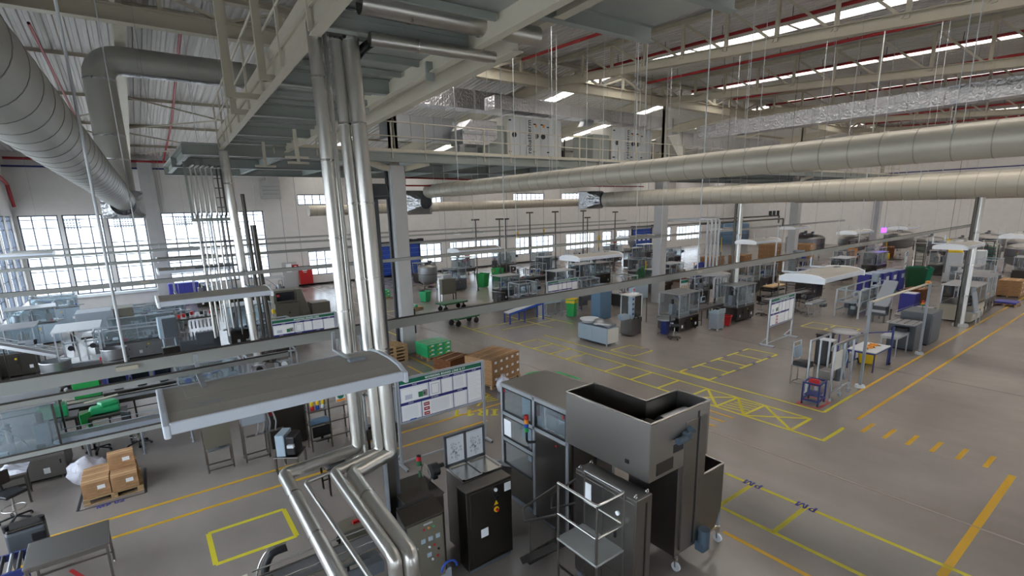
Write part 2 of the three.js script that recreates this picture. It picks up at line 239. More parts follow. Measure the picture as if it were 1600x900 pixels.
// roof: ribbed deck panels between the skylight strips, purlins below on the far slope
const ceiling = struct('ceiling');
const skyX = []; for (let x = 13.9; x < XR; x += 9) skyX.push(x);
function deckPanel(x0, x1, za, zb) {
  const n = Math.max(2, Math.round((x1 - x0) / 0.3)), p = (x1 - x0) / n, pts = [];
  for (let i = 0; i < n; i++) { const x = x0 + i * p; pts.push([x, 0.075], [x + p * 0.18, 0.075], [x + p * 0.28, 0], [x + p * 0.72, 0], [x + p * 0.82, 0.075]); }
  pts.push([x1, 0.075]); const m = b();
  const ya = roofY(za), yb = roofY(zb);
  const pos = [];
  for (let i = 0; i < pts.length - 1; i++) { const [xa, da] = pts[i], [xb, db] = pts[i + 1]; pos.push(xa, ya + da, za, xb, yb + db, zb, xa, yb + da, zb, xa, ya + da, za, xb, ya + db, za, xb, yb + db, zb); }
  const g = new THREE.BufferGeometry(); g.setAttribute('position', new THREE.BufferAttribute(new Float32Array(pos), 3)); g.computeVertexNormals(); m.g.push(prep(g));
  m.quad([x0, ya + 0.2, za], [x1, ya + 0.2, za], [x1, yb + 0.2, zb], [x0, yb + 0.2, zb]);
  m.quad([x0, ya + 0.2, za], [x0, yb + 0.2, zb], [x0, yb, zb], [x0, ya, za]); m.quad([x1, ya + 0.2, za], [x1, ya, za], [x1, yb, zb], [x1, yb + 0.2, zb]);
  m.mesh('roof_panel', M.deck, ceiling);
}
for (const [za, zb] of [[ZB - 0.35, ZR], [ZR, ZF + 0.35]]) {
  let x = XL - 0.35;
  for (const s of skyX) {
    deckPanel(x, s - 0.45, za, zb); x = s + 0.45;
    const z0 = za < ZR ? za + 1.4 : za + 0.6, z1 = za < ZR ? zb - 0.6 : zb - 1.4, q = (z) => [[s - 0.45, roofY(z) + 0.1, z], [s + 0.45, roofY(z) + 0.1, z]];
    deckPanel(s - 0.45, s + 0.45, za, z0); deckPanel(s - 0.45, s + 0.45, z1, zb);
    const N = 6; for (let k = 0; k < N; k++) { const a = z0 + (z1 - z0) * k / N + 0.05, c = z0 + (z1 - z0) * (k + 1) / N - 0.05; b().quad(q(a)[0], q(a)[1], q(c)[1], q(c)[0]).mesh('skylight_pane', M.skylight, ceiling); }
    for (let k = 0; k <= N; k++) { const z = z0 + (z1 - z0) * k / N; b().bx(s - 0.56, s + 0.56, roofY(z) - 0.02, roofY(z) + 0.12, z - 0.06, z + 0.06).mesh('skylight_bar', M.deck, ceiling); }
  }
  deckPanel(x, XR + 0.35, za, zb);
}
for (let z = -43; z < -21.5; z += 5.2) b().ibeam([XL, roofY(z) - 0.08, z], [XR, roofY(z) - 0.08, z], 0.07, 0.15, 0.012).mesh('purlin', M.beige, ceiling);
// outside, seen white through the windows
trim('ground', M.ground, -90, 150, -0.5, -0.32, -140, 60);
{ const o = thing('outside_building', 'white building outside the tall windows with two small grilles high on its facade', 'building', [0, 0, -66]);
  b().bx(-60, 150, -0.4, 15, -8, 0).mesh('facade', M.white, o);
  for (const x of [-4.35, -0.2, 5.2]) { const g = b(); for (let i = 0; i < 7; i++) for (let j = 0; j < 4; j++) g.bx(x - 0.8 + i * 0.23, x - 0.66 + i * 0.23, 5.4 + j * 0.25, 5.56 + j * 0.25, 0, 0.05); g.mesh('grille', M.greyD, o).userData.kind = 'stuff'; } }

// ---------------------------------------------------------------- columns, girder, trusses, mezzanine
const COLX = [9.4, 27.3, 45.2, 63.1], ord = ['first', 'second', 'third', 'fourth'];
COLX.forEach((x, i) => {
  const o = thing('column', ord[i] + ' tall grey concrete column counted from the left, carrying the mezzanine edge', 'column', [x, 0, ZR]);
  b().rb(0.62, 8.1, 0.62, 0, 4.05, 0, 0.03).mesh('concrete_shaft', M.concrete, o);
  b().ibeam([0, 8.2, 0], [0, 12.0, 0], 0.42, 0.42, 0.03).mesh('steel_shaft', M.beige, o);
  if (i === 0) { b().bar([-0.42, 0, 0.05], [-0.42, 8.1, 0.05], 0.075, 12).mesh('drain_pipe', M.black, o); b().bx(-0.33, -0.3, 0.2, 7.9, 0.1, 0.24).mesh('cable_duct', M.white, o); b().bx(0.29, 0.35, 0.9, 2.0, 0.22, 0.33).mesh('rubber_guard', M.rubber, o); }
});
{ const o = thing('roof_girder', 'long beige lattice girder under the roof ridge above the columns', 'girder', [0, 0, ZR]);
  b().ibeam([XL, 12.25, 0], [XR, 12.25, 0], 0.35, 0.5, 0.025).mesh('bottom_chord', M.beige, o); b().ibeam([XL, 13.22, 0], [XR, 13.22, 0], 0.3, 0.22, 0.02).mesh('top_chord', M.beige, o);
  for (let x = XL + 0.6, k = 0; x < XR - 2; x += 1.8, k++) { b().beam([x, 12.45, 0], [x, 13.2, 0], 0.12, 0.12).mesh('post', M.beige, o); b().beam(k % 2 ? [x, 12.5, 0] : [x, 13.1, 0], k % 2 ? [x + 1.8, 13.1, 0] : [x + 1.8, 12.5, 0], 0.1, 0.1).mesh('diagonal', M.beige, o); } }
const tcount = ['nearest', 'second', 'third', 'fourth', 'fifth', 'sixth', 'seventh', 'eighth'];
for (let k = 0; k < 8; k++) {
  const x = 9.35 + 8.97 * k, o = thing('roof_truss', tcount[k] + ' beige lattice truss under the right hand roof slope, counting away from the camera', 'truss', [x, 0, 0]);
  const yb = (z) => 12.12 - 0.086 * (z - ZR), yt = (z) => roofY(z) - 0.14;
  b().ibeam([0, yb(ZR) + 0.17, ZR + 0.2], [0, yb(6) + 0.17, 6], 0.26, 0.34, 0.02).mesh('bottom_chord', M.beige, o);
  b().ibeam([0, yt(ZR), ZR + 0.2], [0, yt(6), 6], 0.22, 0.2, 0.02).mesh('top_chord', M.beige, o);
  for (let z = -18.4; z < 5.5; z += 1.8) { b().beam([0, yb(z) + 0.2, z], [0, yt(z), z], 0.11, 0.11).mesh('post', M.beige, o); b().beam([0, yt(z) - 0.03, z], [0, yb(z + 1.8) + 0.25, z + 1.7], 0.08, 0.08).mesh('diagonal', M.beige, o); }
}
for (let k = 0; k < 9; k++) {
  const x = 0.75 + 8.9 * k, o = thing('roof_rafter', k ? tcount[k - 1] + ' beige roof rafter over the far bay, to the right of the left wall' : 'beige roof rafter running back over the left windows beside the foil elbow', 'beam', [x, 0, 0]);
  b().ibeam([0, 10.1, ZB + 0.1], [0, 12.55, ZR - 0.2], 0.3, 0.62, 0.03).mesh('rafter', M.beigeL, o);
  b().beam([0, 9.6, ZB + 0.15], [0, 10.1, ZB + 0.9], 0.25, 0.2).mesh('haunch', M.beigeL, o);
}
{ const o = thing('roof_bracing', 'thin crossed bracing rods and struts under the far left roof slope', 'bracing');
  for (const [x0, z0, x1, z1] of [[0.8, -44, 9.6, -38], [0.8, -38, 9.6, -44], [-5.5, -40, 0.7, -33], [-5.5, -33, 0.7, -40], [0.8, -37, 9.6, -31], [0.8, -31, 9.6, -37]]) b().beam([x0, roofY(z0) - 0.45, z0], [x1, roofY(z1) - 0.45, z1], 0.07, 0.07).mesh('strut', M.beige, o); }
// handrail: posts, top and middle rails, kick plate, along a straight edge
function railing(parent, p0, p1, n, h, m, y) {
  const o = new THREE.Group(); o.name = numbered('handrail'); parent.add(o); o.position.set(0, y, 0);
  const at = (t, yy) => [p0[0] + (p1[0] - p0[0]) * t, yy, p0[1] + (p1[1] - p0[1]) * t];
  for (let i = 0; i <= n; i++) b().beam(at(i / n, -0.25), at(i / n, h), 0.05, 0.05).mesh('post', m, o);
  b().bar(at(0, h), at(1, h), 0.025).mesh('top_rail', m, o); b().bar(at(0, h * 0.52), at(1, h * 0.52), 0.022).mesh('middle_rail', m, o); b().beam(at(0, 0.06), at(1, 0.06), 0.012, 0.12).mesh('kick_plate', m, o);
  return o;
}
{ const o = thing('mezzanine', 'long steel mezzanine floor with a deep edge beam, carrying the air handling units', 'mezzanine');
  b().ibeam([1.8, 8.38, -19.9], [70, 8.38, -19.9], 0.22, 0.38, 0.02).mesh('edge_beam', M.steelP, o);
  b().ibeam([1.8, 8.36, -24.5], [70, 8.36, -24.5], 0.22, 0.4, 0.02).mesh('inner_beam', M.steelP, o); b().ibeam([1.8, 8.36, -29], [70, 8.36, -29], 0.22, 0.4, 0.02).mesh('back_beam', M.steelP, o);
  for (let x = 2; x < 70; x += 3) b().ibeam([x, 8.38, -19.9], [x, 8.38, -29], 0.16, 0.3, 0.018).mesh('joist', M.steelP, o);
  for (let x = 1.8; x < 69; x += 4.5) b().bx(x, x + 4.48, 8.54, 8.58, -29, -19.8).mesh('deck_plate', M.plate, o);
  for (const x of COLX) for (const q of [-1, 1]) b().beam([x + 0.33 * q, 7.95, ZR + 0.1], [x + 1.4 * q, 8.2, ZR + 0.42], 0.18, 0.22).mesh('bracket', M.beigeL, o);
  railing(o, [4.6, -19.85], [66, -19.85], 41, 1.15, M.beigeL, 8.58); }
{ // access walkway that comes off the mezzanine towards the camera
  const o = thing('walkway', 'grey steel walkway seen from below in the upper middle, with beams and ribbed plates', 'walkway', [2.25, 0, -6.7], -0.052), L = -13.2, W = 2.06;
  for (const [x, n] of [[0, 'left_beam'], [W, 'right_beam']]) b().ibeam([x, 8.55, 3.2], [x, 8.55, L], 0.14, 0.34, 0.018).mesh(n, M.beigeL, o);
  b().beam([-0.06, 8.8, 3.2], [-0.06, 8.8, L], 0.02, 0.2).mesh('kick_plate', M.beigeL, o);
  for (const z of [0, -3.1, -6.3, -9.5]) b().ibeam([0, 8.52, z], [W, 8.52, z], 0.14, 0.26, 0.018).mesh('cross_beam', M.steelP, o);
  for (let z = 2.4; z > L; z -= 0.8) b().beam([0.05, 8.6, z], [W - 0.05, 8.6, z], 0.05, 0.09).mesh('stiffener', M.steelP, o);
  for (let z = 3.2; z > L + 0.5; z -= 1.6) b().bx(0, W, 8.66, 8.69, z - 1.58, z).mesh('floor_plate', M.plate, o);
  for (const z of [-1.2, -4.4, -7.6]) b().beam([W - 0.12, 8.4, z], [W + 0.02, 8.4, z], 0.05, 0.28).mesh('cleat', M.steelP, o);
  const s = new THREE.Group(); s.name = 'side_platform'; o.add(s); s.position.set(0.05, 0, 0.2);
  b().bx(-0.2, 5.2, 9.06, 9.1, 0.2, 6).mesh('floor_plate', M.plate, s); for (const z of [0.3, 1.8, 3.4]) b().ibeam([-0.2, 8.95, z], [5.2, 8.95, z], 0.14, 0.24, 0.018).mesh('joist', M.steelP, s);
  b().ibeam([3.0, 8.75, -0.4], [3.4, 8.75, -13], 0.2, 0.34, 0.02).mesh('outer_beam', M.beigeL, s); b().ibeam([3.2, 9.0, 5], [3.2, 9.0, -1], 0.18, 0.3, 0.02).mesh('bearer', M.beigeL, s);
  railing(o, [-0.06, 3.4], [-0.06, -13.1], 9, 1.15, M.beigeL, 8.68);
  for (const [x, z] of [[1.35, -8.3], [1.7, -9.8], [1.0, -11.2]]) b().beam([x, 8.45, z], [x, 7.7, z], 0.08, 0.08).beam([x - 0.3, 7.72, z], [x + 0.3, 7.72, z], 0.08, 0.06).mesh('pipe_bracket', M.beigeL, o);
  for (const [x, z] of [[-0.3, -6.3], [-0.55, -4.6], [-0.2, -3]]) b().beam([x, 8.4, z], [x, 12.6, z], 0.12, 0.12).beam([x, 8.45, z], [0, 8.45, z], 0.1, 0.1).mesh('hanging_post', M.beige, o);
}
// ---------------------------------------------------------------- overhead services
function hanger(o, x, y0, z, r = 0.012) { b().bar([x, y0, z], [x, roofY(z) - 0.05, z], r, 6).mesh('hanger_rod', M.white, o); }
function roundDuct(name, label, pts, r, m, bandM, hang) {         // straight spiral duct with straps
  const o = thing(name, label, 'duct'), [p, q] = pts, L = V(...p).distanceTo(V(...q)), at = (t) => p.map((c, i) => c + (q[i] - c) * t);
  b().bar(p, q, r, 36).mesh('duct_body', m, o);
  const d = V(...q).sub(V(...p)).normalize(), n = Math.floor(L / 0.52);
  for (let i = 1; i < n; i++) { const c = at(i / n), e = V(...c).addScaledVector(d, 0.018).toArray(); b().bar(c, e, r + 0.004, 36).mesh('strap', bandM, o); }
  if (hang) for (let i = 2; i < n; i += 7) { const c = at(i / n); b().bar([c[0] - r * 0.9, c[1] + 0.1, c[2]], [c[0] - r * 0.9, roofY(c[2]) - 0.1, c[2]], 0.008, 5).bar([c[0] + r * 0.9, c[1] + 0.1, c[2]], [c[0] + r * 0.9, roofY(c[2]) - 0.1, c[2]], 0.008, 5).mesh('hanger_rod', M.white, o); }
  return o;
}
function plenum(label, x, y, z, w, h, d, rIn, m = M.foil) {          // foil box tapering to a round collar
  const o = thing('duct_plenum', label, 'plenum', [x, y, z]);
  b().rb(w, h, d, 0, 0, -d / 2, 0.05).mesh('foil_box', m, o);
  const k = w / 2, j = h / 2, T = 0.75, g = b(), N = 24, R = (a) => { const c = Math.cos(a), s = Math.sin(a), f = Math.min(k / Math.max(1e-6, Math.abs(c)), j / Math.max(1e-6, Math.abs(s))); return [c * f, s * f, 0]; }, S = (a) => [Math.cos(a) * rIn, Math.sin(a) * rIn, T];
  for (let i = 0; i < N; i++) { const a = i / N * 2 * Math.PI + Math.PI / 4, c = (i + 1) / N * 2 * Math.PI + Math.PI / 4; g.quad(R(a), R(c), S(c), S(a)); }
  g.mesh('foil_cone', m, o); b().bx(-0.03, 0.03, -0.05, h * 0.38, 0, 0.012).mesh('damper_handle', M.navy, o);
  return o;
}
roundDuct('supply_duct', 'large beige round duct nearest on the right, running out from the mezzanine edge', [[11.9, 7.12, -22.2], [11.9, 7.13, 4]], 0.31, M.duct, M.band, true);
plenum('foil plenum box where the nearest right hand duct begins, beside the first column', 10.9, 6.72, -20.2, 1.5, 1.15, 0.7, 0.31).position.set(11.75, 6.62, -23);
roundDuct('supply_duct', 'beige round duct farther right with white hanger rods, starting at the second plenum box', [[24.2, 6.6, -22.2], [24.2, 6.62, 4]], 0.44, M.duct, M.band, true);
plenum('foil wrapped plenum box at the start of the farther right hand duct', 24, 6.6, -19.5, 1.5, 1.08, 0.75, 0.42).position.set(24.1, 6.62, -23);
roundDuct('supply_duct', 'beige round duct with a closed end running along the back wall behind the first column', [[11.2, 6.45, -40], [44, 6.75, -40]], 0.4, M.duct, M.band, true);
roundDuct('supply_duct', 'third beige round duct on the right, farthest out and partly behind the farther duct', [[42, 6.5, -19], [42, 6.5, 2]], 0.44, M.duct, M.band, false);
roundDuct('supply_duct', 'huge grey round duct at the upper left, coming from the left plenum overhead', [[0.02, 6.87, -21.9], [-0.98, 7.5, -1.2]], 0.37, M.ductG, M.bandG, false);
plenum('foil plenum hood over the left windows where the huge grey duct begins', 0, 6.6, -19.5, 1.25, 0.95, 0.6, 0.37).position.set(0.02, 6.7, -22.6);
{ const o = thing('foil_elbow_duct', 'foil wrapped duct rising over the left windows and turning right at a rounded elbow', 'duct', [0, 0, -23]);
  b().bar([0, 7.1, 0], [0, 10.9, 0], 0.46, 28, 0.46).mesh('riser', M.ductG, o);
  b().add(new THREE.TorusGeometry(0.62, 0.46, 14, 14, Math.PI / 2), 0.62, 10.9, 0, 0, 0, Math.PI / 2).mesh('elbow', M.ductG, o);
  b().bar([0.62, 11.52, 0], [7.4, 11.52, 0], 0.46, 28).mesh('crosspiece', M.ductG, o);
  for (const y of [8.2, 9.0, 10.8]) b().bar([0, y, 0], [0, y + 0.07, 0], 0.475, 28).mesh('foil_band', M.foil, o);
  b().add(new THREE.CylinderGeometry(0.47, 0.47, 6.6, 24, 1, true, Math.PI * 1.32, 1.1), 3.95, 11.52, 0, 0, 0, Math.PI / 2).mesh('foil_skin', M.foil, o); }
// red sprinkler mains and drops
function redPipe(label, pts, r, hooks) { const o = thing('sprinkler_pipe', label, 'pipe'); b().tube(pts, r, 10, 0.08).mesh('pipe', M.redD, o); if (hooks) for (const p of hooks) b().bar([p[0], p[1], p[2]], [p[0], roofY(p[2]) - 0.02, p[2]], 0.012, 5).mesh('hook', M.black, o); return o; }
for (let k = 0; k < 7; k++) for (const [s, dx] of [['left', -2.6], ['right', 2.1]]) {
  const x = 13.9 + 9 * k + dx, y = (z) => roofY(z) - 0.42, h = []; for (let z = -18; z < 4; z += 2.7) h.push([x, y(z), z]);
  redPipe('red sprinkler pipe under the right roof slope on the ' + s + ' of the ' + tcount[k] + ' skylight strip', [[x, y(-20), -20], [x, y(5), 5]], 0.065, h);
}
redPipe('red sprinkler main along the top of the back wall over the left windows', [[XL + 0.2, 10.25, ZB + 0.3], [8.9, 10.25, ZB + 0.3]], 0.09);
redPipe('red sprinkler drop with clamps hanging at the roof beside the left rafter', [[2.9, 10.25, ZB + 0.35], [3.0, 11.6, -36], [2.6, 12.8, -22.5]], 0.06);
redPipe('red sprinkler pipe sloping across the roof at the far upper left', [[-1.6, 12.6, -24], [-1.2, 11.2, -38]], 0.05);
redPipe('red pipe dropping down the left wall corner', [[XL + 0.25, 10.3, -34], [XL + 0.25, 8.6, -45.2], [XL + 0.25, 7.2, -46]], 0.1);
redPipe('thin red pipe loop under the mezzanine beside the first column', [[17.5, 7.7, -23], [10.4, 7.7, -21.6], [10.4, 7.35, -21.6], [15.5, 7.35, -21.6]], 0.035);
redPipe('thin red pipe under the mezzanine behind the nearest beige duct', [[19, 7.9, -24], [19, 7.5, -24], [30, 7.5, -24]], 0.035);

// trunking lines and luminaires
function trunking(label, pts, w, h, y, rods) {
  const o = thing('trunking', label, 'trunking', [0, y, 0]);
  for (let i = 0; i < pts.length - 1; i++) { const [a, c] = [pts[i], pts[i + 1]]; b().beam([a[0], 0, a[1]], [c[0], 0, c[1]], w, h).mesh('trunking_body', M.trunk, o); b().beam([a[0], h / 2 + 0.004, a[1]], [c[0], h / 2 + 0.004, c[1]], w * 0.82, 0.012).mesh('open_top', M.trunkD, o); }
  for (const [x, z] of rods) { b().bar([x, 0.02, z], [x, roofY(z) - y - 0.1, z], 0.016, 8).mesh('hanger_rod', M.white, o); b().box(0.22, 0.05, w + 0.06, x, 0.02, z).mesh('saddle', M.beige, o); }
  return o;
}
trunking('main pale cable trunking crossing the whole picture in front of the machines', [[-7 + 1.1, -7.55], [5, -7.68], [18, -8.06], [46, -8.9]], 0.1, 0.15, 4.4, [[-0.25, -7.6], [12.2, -7.88], [24, -8.25], [35, -8.6]]);
trunking('second pale cable trunking from the camera, behind the main one', [[-5.9, -17.5], [5, -18.1], [26, -18.8], [52, -19.2]], 0.09, 0.12, 4.4, [[0.2, -17.85], [14.2, -18.4], [31, -18.9]]);
trunking('third pale cable trunking from the camera, across the left windows', [[-5.9, -26.7], [27, -28.2], [52, -28.6]], 0.09, 0.12, 4.4, [[3.1, -27.1], [18, -27.8], [30, -28.3]]);
trunking('fourth pale cable trunking from the camera, across the left windows', [[-5.9, -35.8], [50, -35.6]], 0.09, 0.12, 4.4, [[4.6, -35.8], [20, -35.8]]);
trunking('farthest pale cable trunking, close to the back wall', [[-5.9, -42], [50, -42.5]], 0.09, 0.12, 4.45, [[8, -42.1], [26, -42.3]]);
trunking('thin pale rail holding the nearest large luminaire on the left', [[-5.9, -6.2], [1.4, -6.55]], 0.05, 0.05, 4.5, []);
trunking('thin pale rail below the main trunking at the lower left', [[-5.9, -8.7], [0.4, -8.7]], 0.05, 0.06, 3.2, []);
function luminaire(label, x, y, z, L, W) {
  const o = thing('luminaire', label, 'lamp', [x, y, z], 0, 'hanging workplace luminaires'), w = W / 2;
  if (W < 1.1) for (const s of [-0.3, 0.3]) b().bar([s * L, 0.17, 0], [s * L, roofY(z) - y, 0], 0.004, 4).mesh('suspension_wire', M.steelL, o);
  b().ext([[-w, 0.03], [w, 0.03], [w, 0.09], [w * 0.72, 0.15], [w * 0.3, 0.175], [-w * 0.3, 0.175], [-w * 0.72, 0.15], [-w, 0.09]], L - 0.12, -L / 2 + 0.06, 0, 0, 0, Math.PI / 2, 0, 0.012).mesh('housing', M.lamp, o);
  for (const s of [-1, 1]) b().rb(L - 0.14, 0.12, 0.03, 0, 0.07, s * (w + 0.012), 0.02).mesh('side_band', M.lampSide, o);
  for (const s of [-1, 1]) b().ext([[-w - 0.02, 0], [w + 0.02, 0], [w + 0.02, 0.1], [w * 0.74, 0.165], [w * 0.3, 0.19], [-w * 0.3, 0.19], [-w * 0.74, 0.165], [-w - 0.02, 0.1]], 0.03, s * (L / 2 - 0.045) - 0.015, 0, 0, 0, Math.PI / 2, 0, 0.015).mesh('end_cap', W > 1.1 ? M.lampSide : M.lens, o);
  b().bx(-L / 2 + 0.15, L / 2 - 0.15, 0.01, 0.04, -w + 0.06, w - 0.06).mesh('diffuser', M.lens, o);
  b().rb(L - 0.5, 0.012, w * 0.5, 0, 0.185, 0, 0.006).mesh('ridge_panel', M.lamp, o);
  b().bx(-L / 2 + 0.32, -L / 2 + 0.55, 0.12, 0.172, w * 0.45, w * 0.62).mesh('rating_plate', M.grey, o); b().rb(0.22, 0.05, 0.1, L / 2 - 0.4, 0.2, 0.0, 0.02).mesh('gland', M.grey, o);
  for (const s of [-0.32, 0.32]) b().beam([s * L, 0.18, -w * 0.2], [s * L, 0.18, -w - 0.16], 0.05, 0.03).beam([s * L, 0.18, -w - 0.14], [s * L, 0.42, -w - 0.14], 0.04, 0.03).mesh('bracket', M.alu, o);
  return o;
}
for (const [l, x, z, y] of [
  ['nearest and largest hanging luminaire, in front of the steel pipes at the lower left', 1.2, -5.85], ['hanging luminaire over the left machines, below the second trunking', 1.5, -13.95], ['hanging luminaire in front of the left windows, above the blue cabinet', 1.85, -22], ['narrow looking hanging luminaire in front of the left windows, third row back', 2.1, -28.2], ['hanging luminaire in front of the left windows, fourth row back', 2.2, -36.6], ['hanging luminaire at the far left edge near the window corner', -4.9, -40.5],
  ['hanging luminaire over the middle machines, right below the row of low windows', 14.3, -13.8], ['small hanging luminaire left of the yellow triangles near the first column', 13.4, -20.7], ['hanging luminaire beside the second column, in front of the blue roller gate', 24.7, -20.2], ['small flat hanging luminaire far back above the low windows', 23.1, -36.4],
  ['wide luminaire over the packing line with a bright end, right of the middle', 14.35, -5.65], ['hanging luminaire with a pinkish top, over the carton stacks', 25, -12.9], ['bright ended luminaire beside the tall bright pole at the right', 26.3, -5.6], ['small luminaire right of the third column, over the steel kettles', 34.5, -12.1], ['small luminaire near the purple insect lamp', 41, -11.6], ['luminaire cut by the right picture edge', 34, -5.1], ['faint far luminaire right of the third column', 39.2, -17.6], ['luminaire in front of the blue grey tank', 35.2, -20.6]]) luminaire(l, x, y ?? 4.26, z, 2.45, x === 1.2 ? 1.15 : 1.0);

// foil ducts and air handling units on the mezzanine
function rectDuct(label, pts, w, h, m = M.foil, seam = 1.3) {
  const o = thing('foil_duct', label, 'duct');
  for (let i = 0; i < pts.length - 1; i++) {
    const p = pts[i], q = pts[i + 1], L = V(...p).distanceTo(V(...q)), n = Math.max(1, Math.round(L / seam));
    for (let k = 0; k < n; k++) { const at = (t) => p.map((c, j) => c + (q[j] - c) * t); b().beam(at(k / n), at((k + 1) / n), w, h).mesh('duct_section', m, o); b().beam(at((k + 0.97) / n), at((k + 1.01) / n), w + 0.05, h + 0.05).mesh('flange', m, o); }
  }
  return o;
}
rectDuct('long foil wrapped duct running above both air handling units', [[15.6, 11.4, -22.2], [30, 11.4, -22.2]], 0.9, 0.62);
rectDuct('upper foil duct with wrinkled wrapping, left of the units and just below the girder', [[9.8, 11.9, -24.6], [16, 11.95, -24.6], [21.8, 11.9, -24.6]], 0.9, 0.95);
rectDuct('foil duct along the right hand roof slope, above the beige ducts', [[28.6, 10.3, -18.8], [28.6, 10.3, 3]], 0.8, 0.72);
rectDuct('grey foil duct lying behind the handrail left of the first unit', [[10.6, 10.2, -24], [14.4, 10.2, -24]], 0.9, 1.1, M.galv);
rectDuct('foil duct rising behind the second unit towards the far right', [[31, 10.6, -23], [46, 10.8, -23]], 0.9, 0.9);
{ const o = thing('foil_hood', 'octagonal foil intake box left of the first air handling unit', 'duct', [14.6, 9.9, -22.4]); b().ext([[-0.9, -0.55], [0.5, -0.55], [1.1, -0.2], [1.1, 0.55], [-0.4, 0.55], [-0.9, 0.1]], 1.1, 0, 0, -0.5, 0, 0, 0, 0.03).mesh('hood_body', M.foil, o); b().bx(-0.9, 1.0, -0.1, 0.02, -0.55, 0.7).mesh('flange', M.galv, o); b().beam([-0.8, -0.5, 0], [-0.8, -1.32, 0], 0.08, 0.08).beam([0.8, -0.5, 0], [0.8, -1.32, 0], 0.08, 0.08).mesh('stand', M.galv, o); }
function ahu(label, x) {
  const o = thing('air_handling_unit', label, 'ventilation unit', [x, 8.58, -23]);
  b().bx(-0.1, 3.9, 0.1, 0.32, -0.9, 0.9).mesh('plinth', M.greyD, o); b().rb(3.8, 2.0, 1.8, 1.9, 1.32, 0, 0.03).mesh('casing', M.offwhite, o);
  b().rb(1.4, 1.5, 1.7, -0.85, 1.05, 0, 0.03).mesh('side_section', M.steelP, o); b().bx(-1.5, -0.2, 0.0, 0.3, -0.8, 0.8).mesh('side_plinth', M.greyD, o);
  for (const [x0, w] of [[0.04, 0.72], [0.8, 0.4], [1.24, 0.42], [1.7, 0.5], [2.24, 0.5], [2.78, 0.42], [3.24, 0.5]]) b().rb(w - 0.03, 1.9, 0.03, x0 + w / 2, 1.32, 0.91, 0.012).mesh('door_panel', M.white, o);
  for (const [px, py] of [[0.15, 2.1], [0.15, 0.55], [1.8, 2.0], [2.3, 2.0], [1.8, 0.6], [2.75, 0.6], [2.75, 1.9]]) b().box(0.12, 0.06, 0.05, px, py, 0.95).mesh('latch', M.black, o);
  for (const px of [0.42, 1.92, 2.4]) b().add(new THREE.CylinderGeometry(0.14, 0.14, 0.06, 8), px, 1.4, 0.95, Math.PI / 2).mesh('porthole', M.black, o);
  for (const px of [1.92, 2.45]) b().rb(0.12, 0.16, 0.02, px, 1.95, 0.935, 0.005).mesh('warning_label', M.orange, o);
  const t = b().add(letters('robatherm', 0.24, 0.01), 0, 0, 0, 0, 0, Math.PI / 2).mesh('lettering', M.greyD, o); t.position.set(1.45, 1.35, 0.93);
  b().rb(0.5, 0.4, 0.4, 4.2, 0.6, 0.3, 0.02).bar([4.1, 0.3, 0.5], [4.1, 1.6, 0.5], 0.06).bar([4.3, 0.3, 0.6], [4.3, 1.4, 0.6], 0.05).mesh('valve_group', M.steelD, o);
  return o;
}
ahu('left one of two white air handling units on the mezzanine', 16.6);
ahu('right one of two white air handling units on the mezzanine', 24.5);
{ const o = thing('louvre_cowl', 'tilted white intake cowl standing on the mezzanine right of the second unit', 'cowl', [29.6, 8.58, -22.3]); b().ext([[0, 2], [1.2, 2.2], [2.1, 0.35], [1.6, 0.3]], 1, 0, 0, -0.5, 0, 0, 0, 0.02).mesh('cowl_body', M.offwhite, o); b().bx(1.5, 2.2, 0, 0.35, -0.4, 0.4).mesh('base', M.galv, o); }
{ const o = thing('bent_sheet', 'bright bent metal sheet standing above the long foil duct', 'sheet', [22.6, 11.73, -22.2]); b().add(new THREE.CylinderGeometry(0.9, 0.9, 0.9, 14, 1, true, 0, 1.2), -0.5, -0.1, 0, Math.PI / 2, 0, -0.4).mesh('sheet', M.white, o); }
{ const o = thing('service_rods', 'group of thin white rods hanging from the roof in front of the mezzanine units', 'rods'); for (const [x, z, y] of [[10.3, -14, 4.5], [12.7, -10.5, 8], [13.1, -10.5, 8], [9.9, -16.2, 7.3], [14.6, -16.4, 7.1], [15.4, -17, 7.1], [16.6, -16.4, 7.0], [17.3, -16.1, 7.0], [18.6, -15.2, 4.5], [19.5, -14.5, 4.5], [26.5, -10, 4.6], [27.5, -9, 4.6], [31, -9, 4.6]]) b().bar([x, y, z], [x, roofY(z) - 0.05, z], 0.014, 6).mesh('rod', M.white, o); }

// insulated steel pipes in the left foreground
function steelPipe(label, pts, r, rings) { const o = thing('insulated_pipe', label, 'pipe'); b().tube(pts, r, 18, 0.09).mesh('cladding', M.pipe, o); for (const [a, c] of rings) { const d = V(...c).sub(V(...a)), n = Math.max(1, Math.floor(d.length() / 1.05)); d.normalize(); for (let i = 1; i <= n; i++) { const p = V(...a).addScaledVector(d, i * 1.02 - 0.4), q = p.clone().addScaledVector(d, 0.03); b().bar(p.toArray(), q.toArray(), r + 0.006, 18).mesh('joint_band', M.chrome, o); } } return o; }
const PY = 2.72;
steelPipe('left one of the shiny insulated pipes dropping from the walkway and bending towards the camera', [[2.27, 8.55, -7.05], [2.33, PY, -7.05], [1.24, PY, -6.95], [1.13, PY, -3.2]], 0.085, [[[2.27, 8.55, -7.05], [2.33, PY, -7.05]], [[1.24, PY, -6.9], [1.13, PY, -3.2]]]);
steelPipe('middle one of the shiny insulated pipes, bending towards the camera and ending in a drop', [[2.5, 9.0, -6.95], [2.54, PY, -6.75], [1.8, PY, -6.55], [1.72, PY, -4.4], [1.72, 1.2, -4.4]], 0.075, [[[2.5, 9, -6.95], [2.54, PY, -6.75]]]);
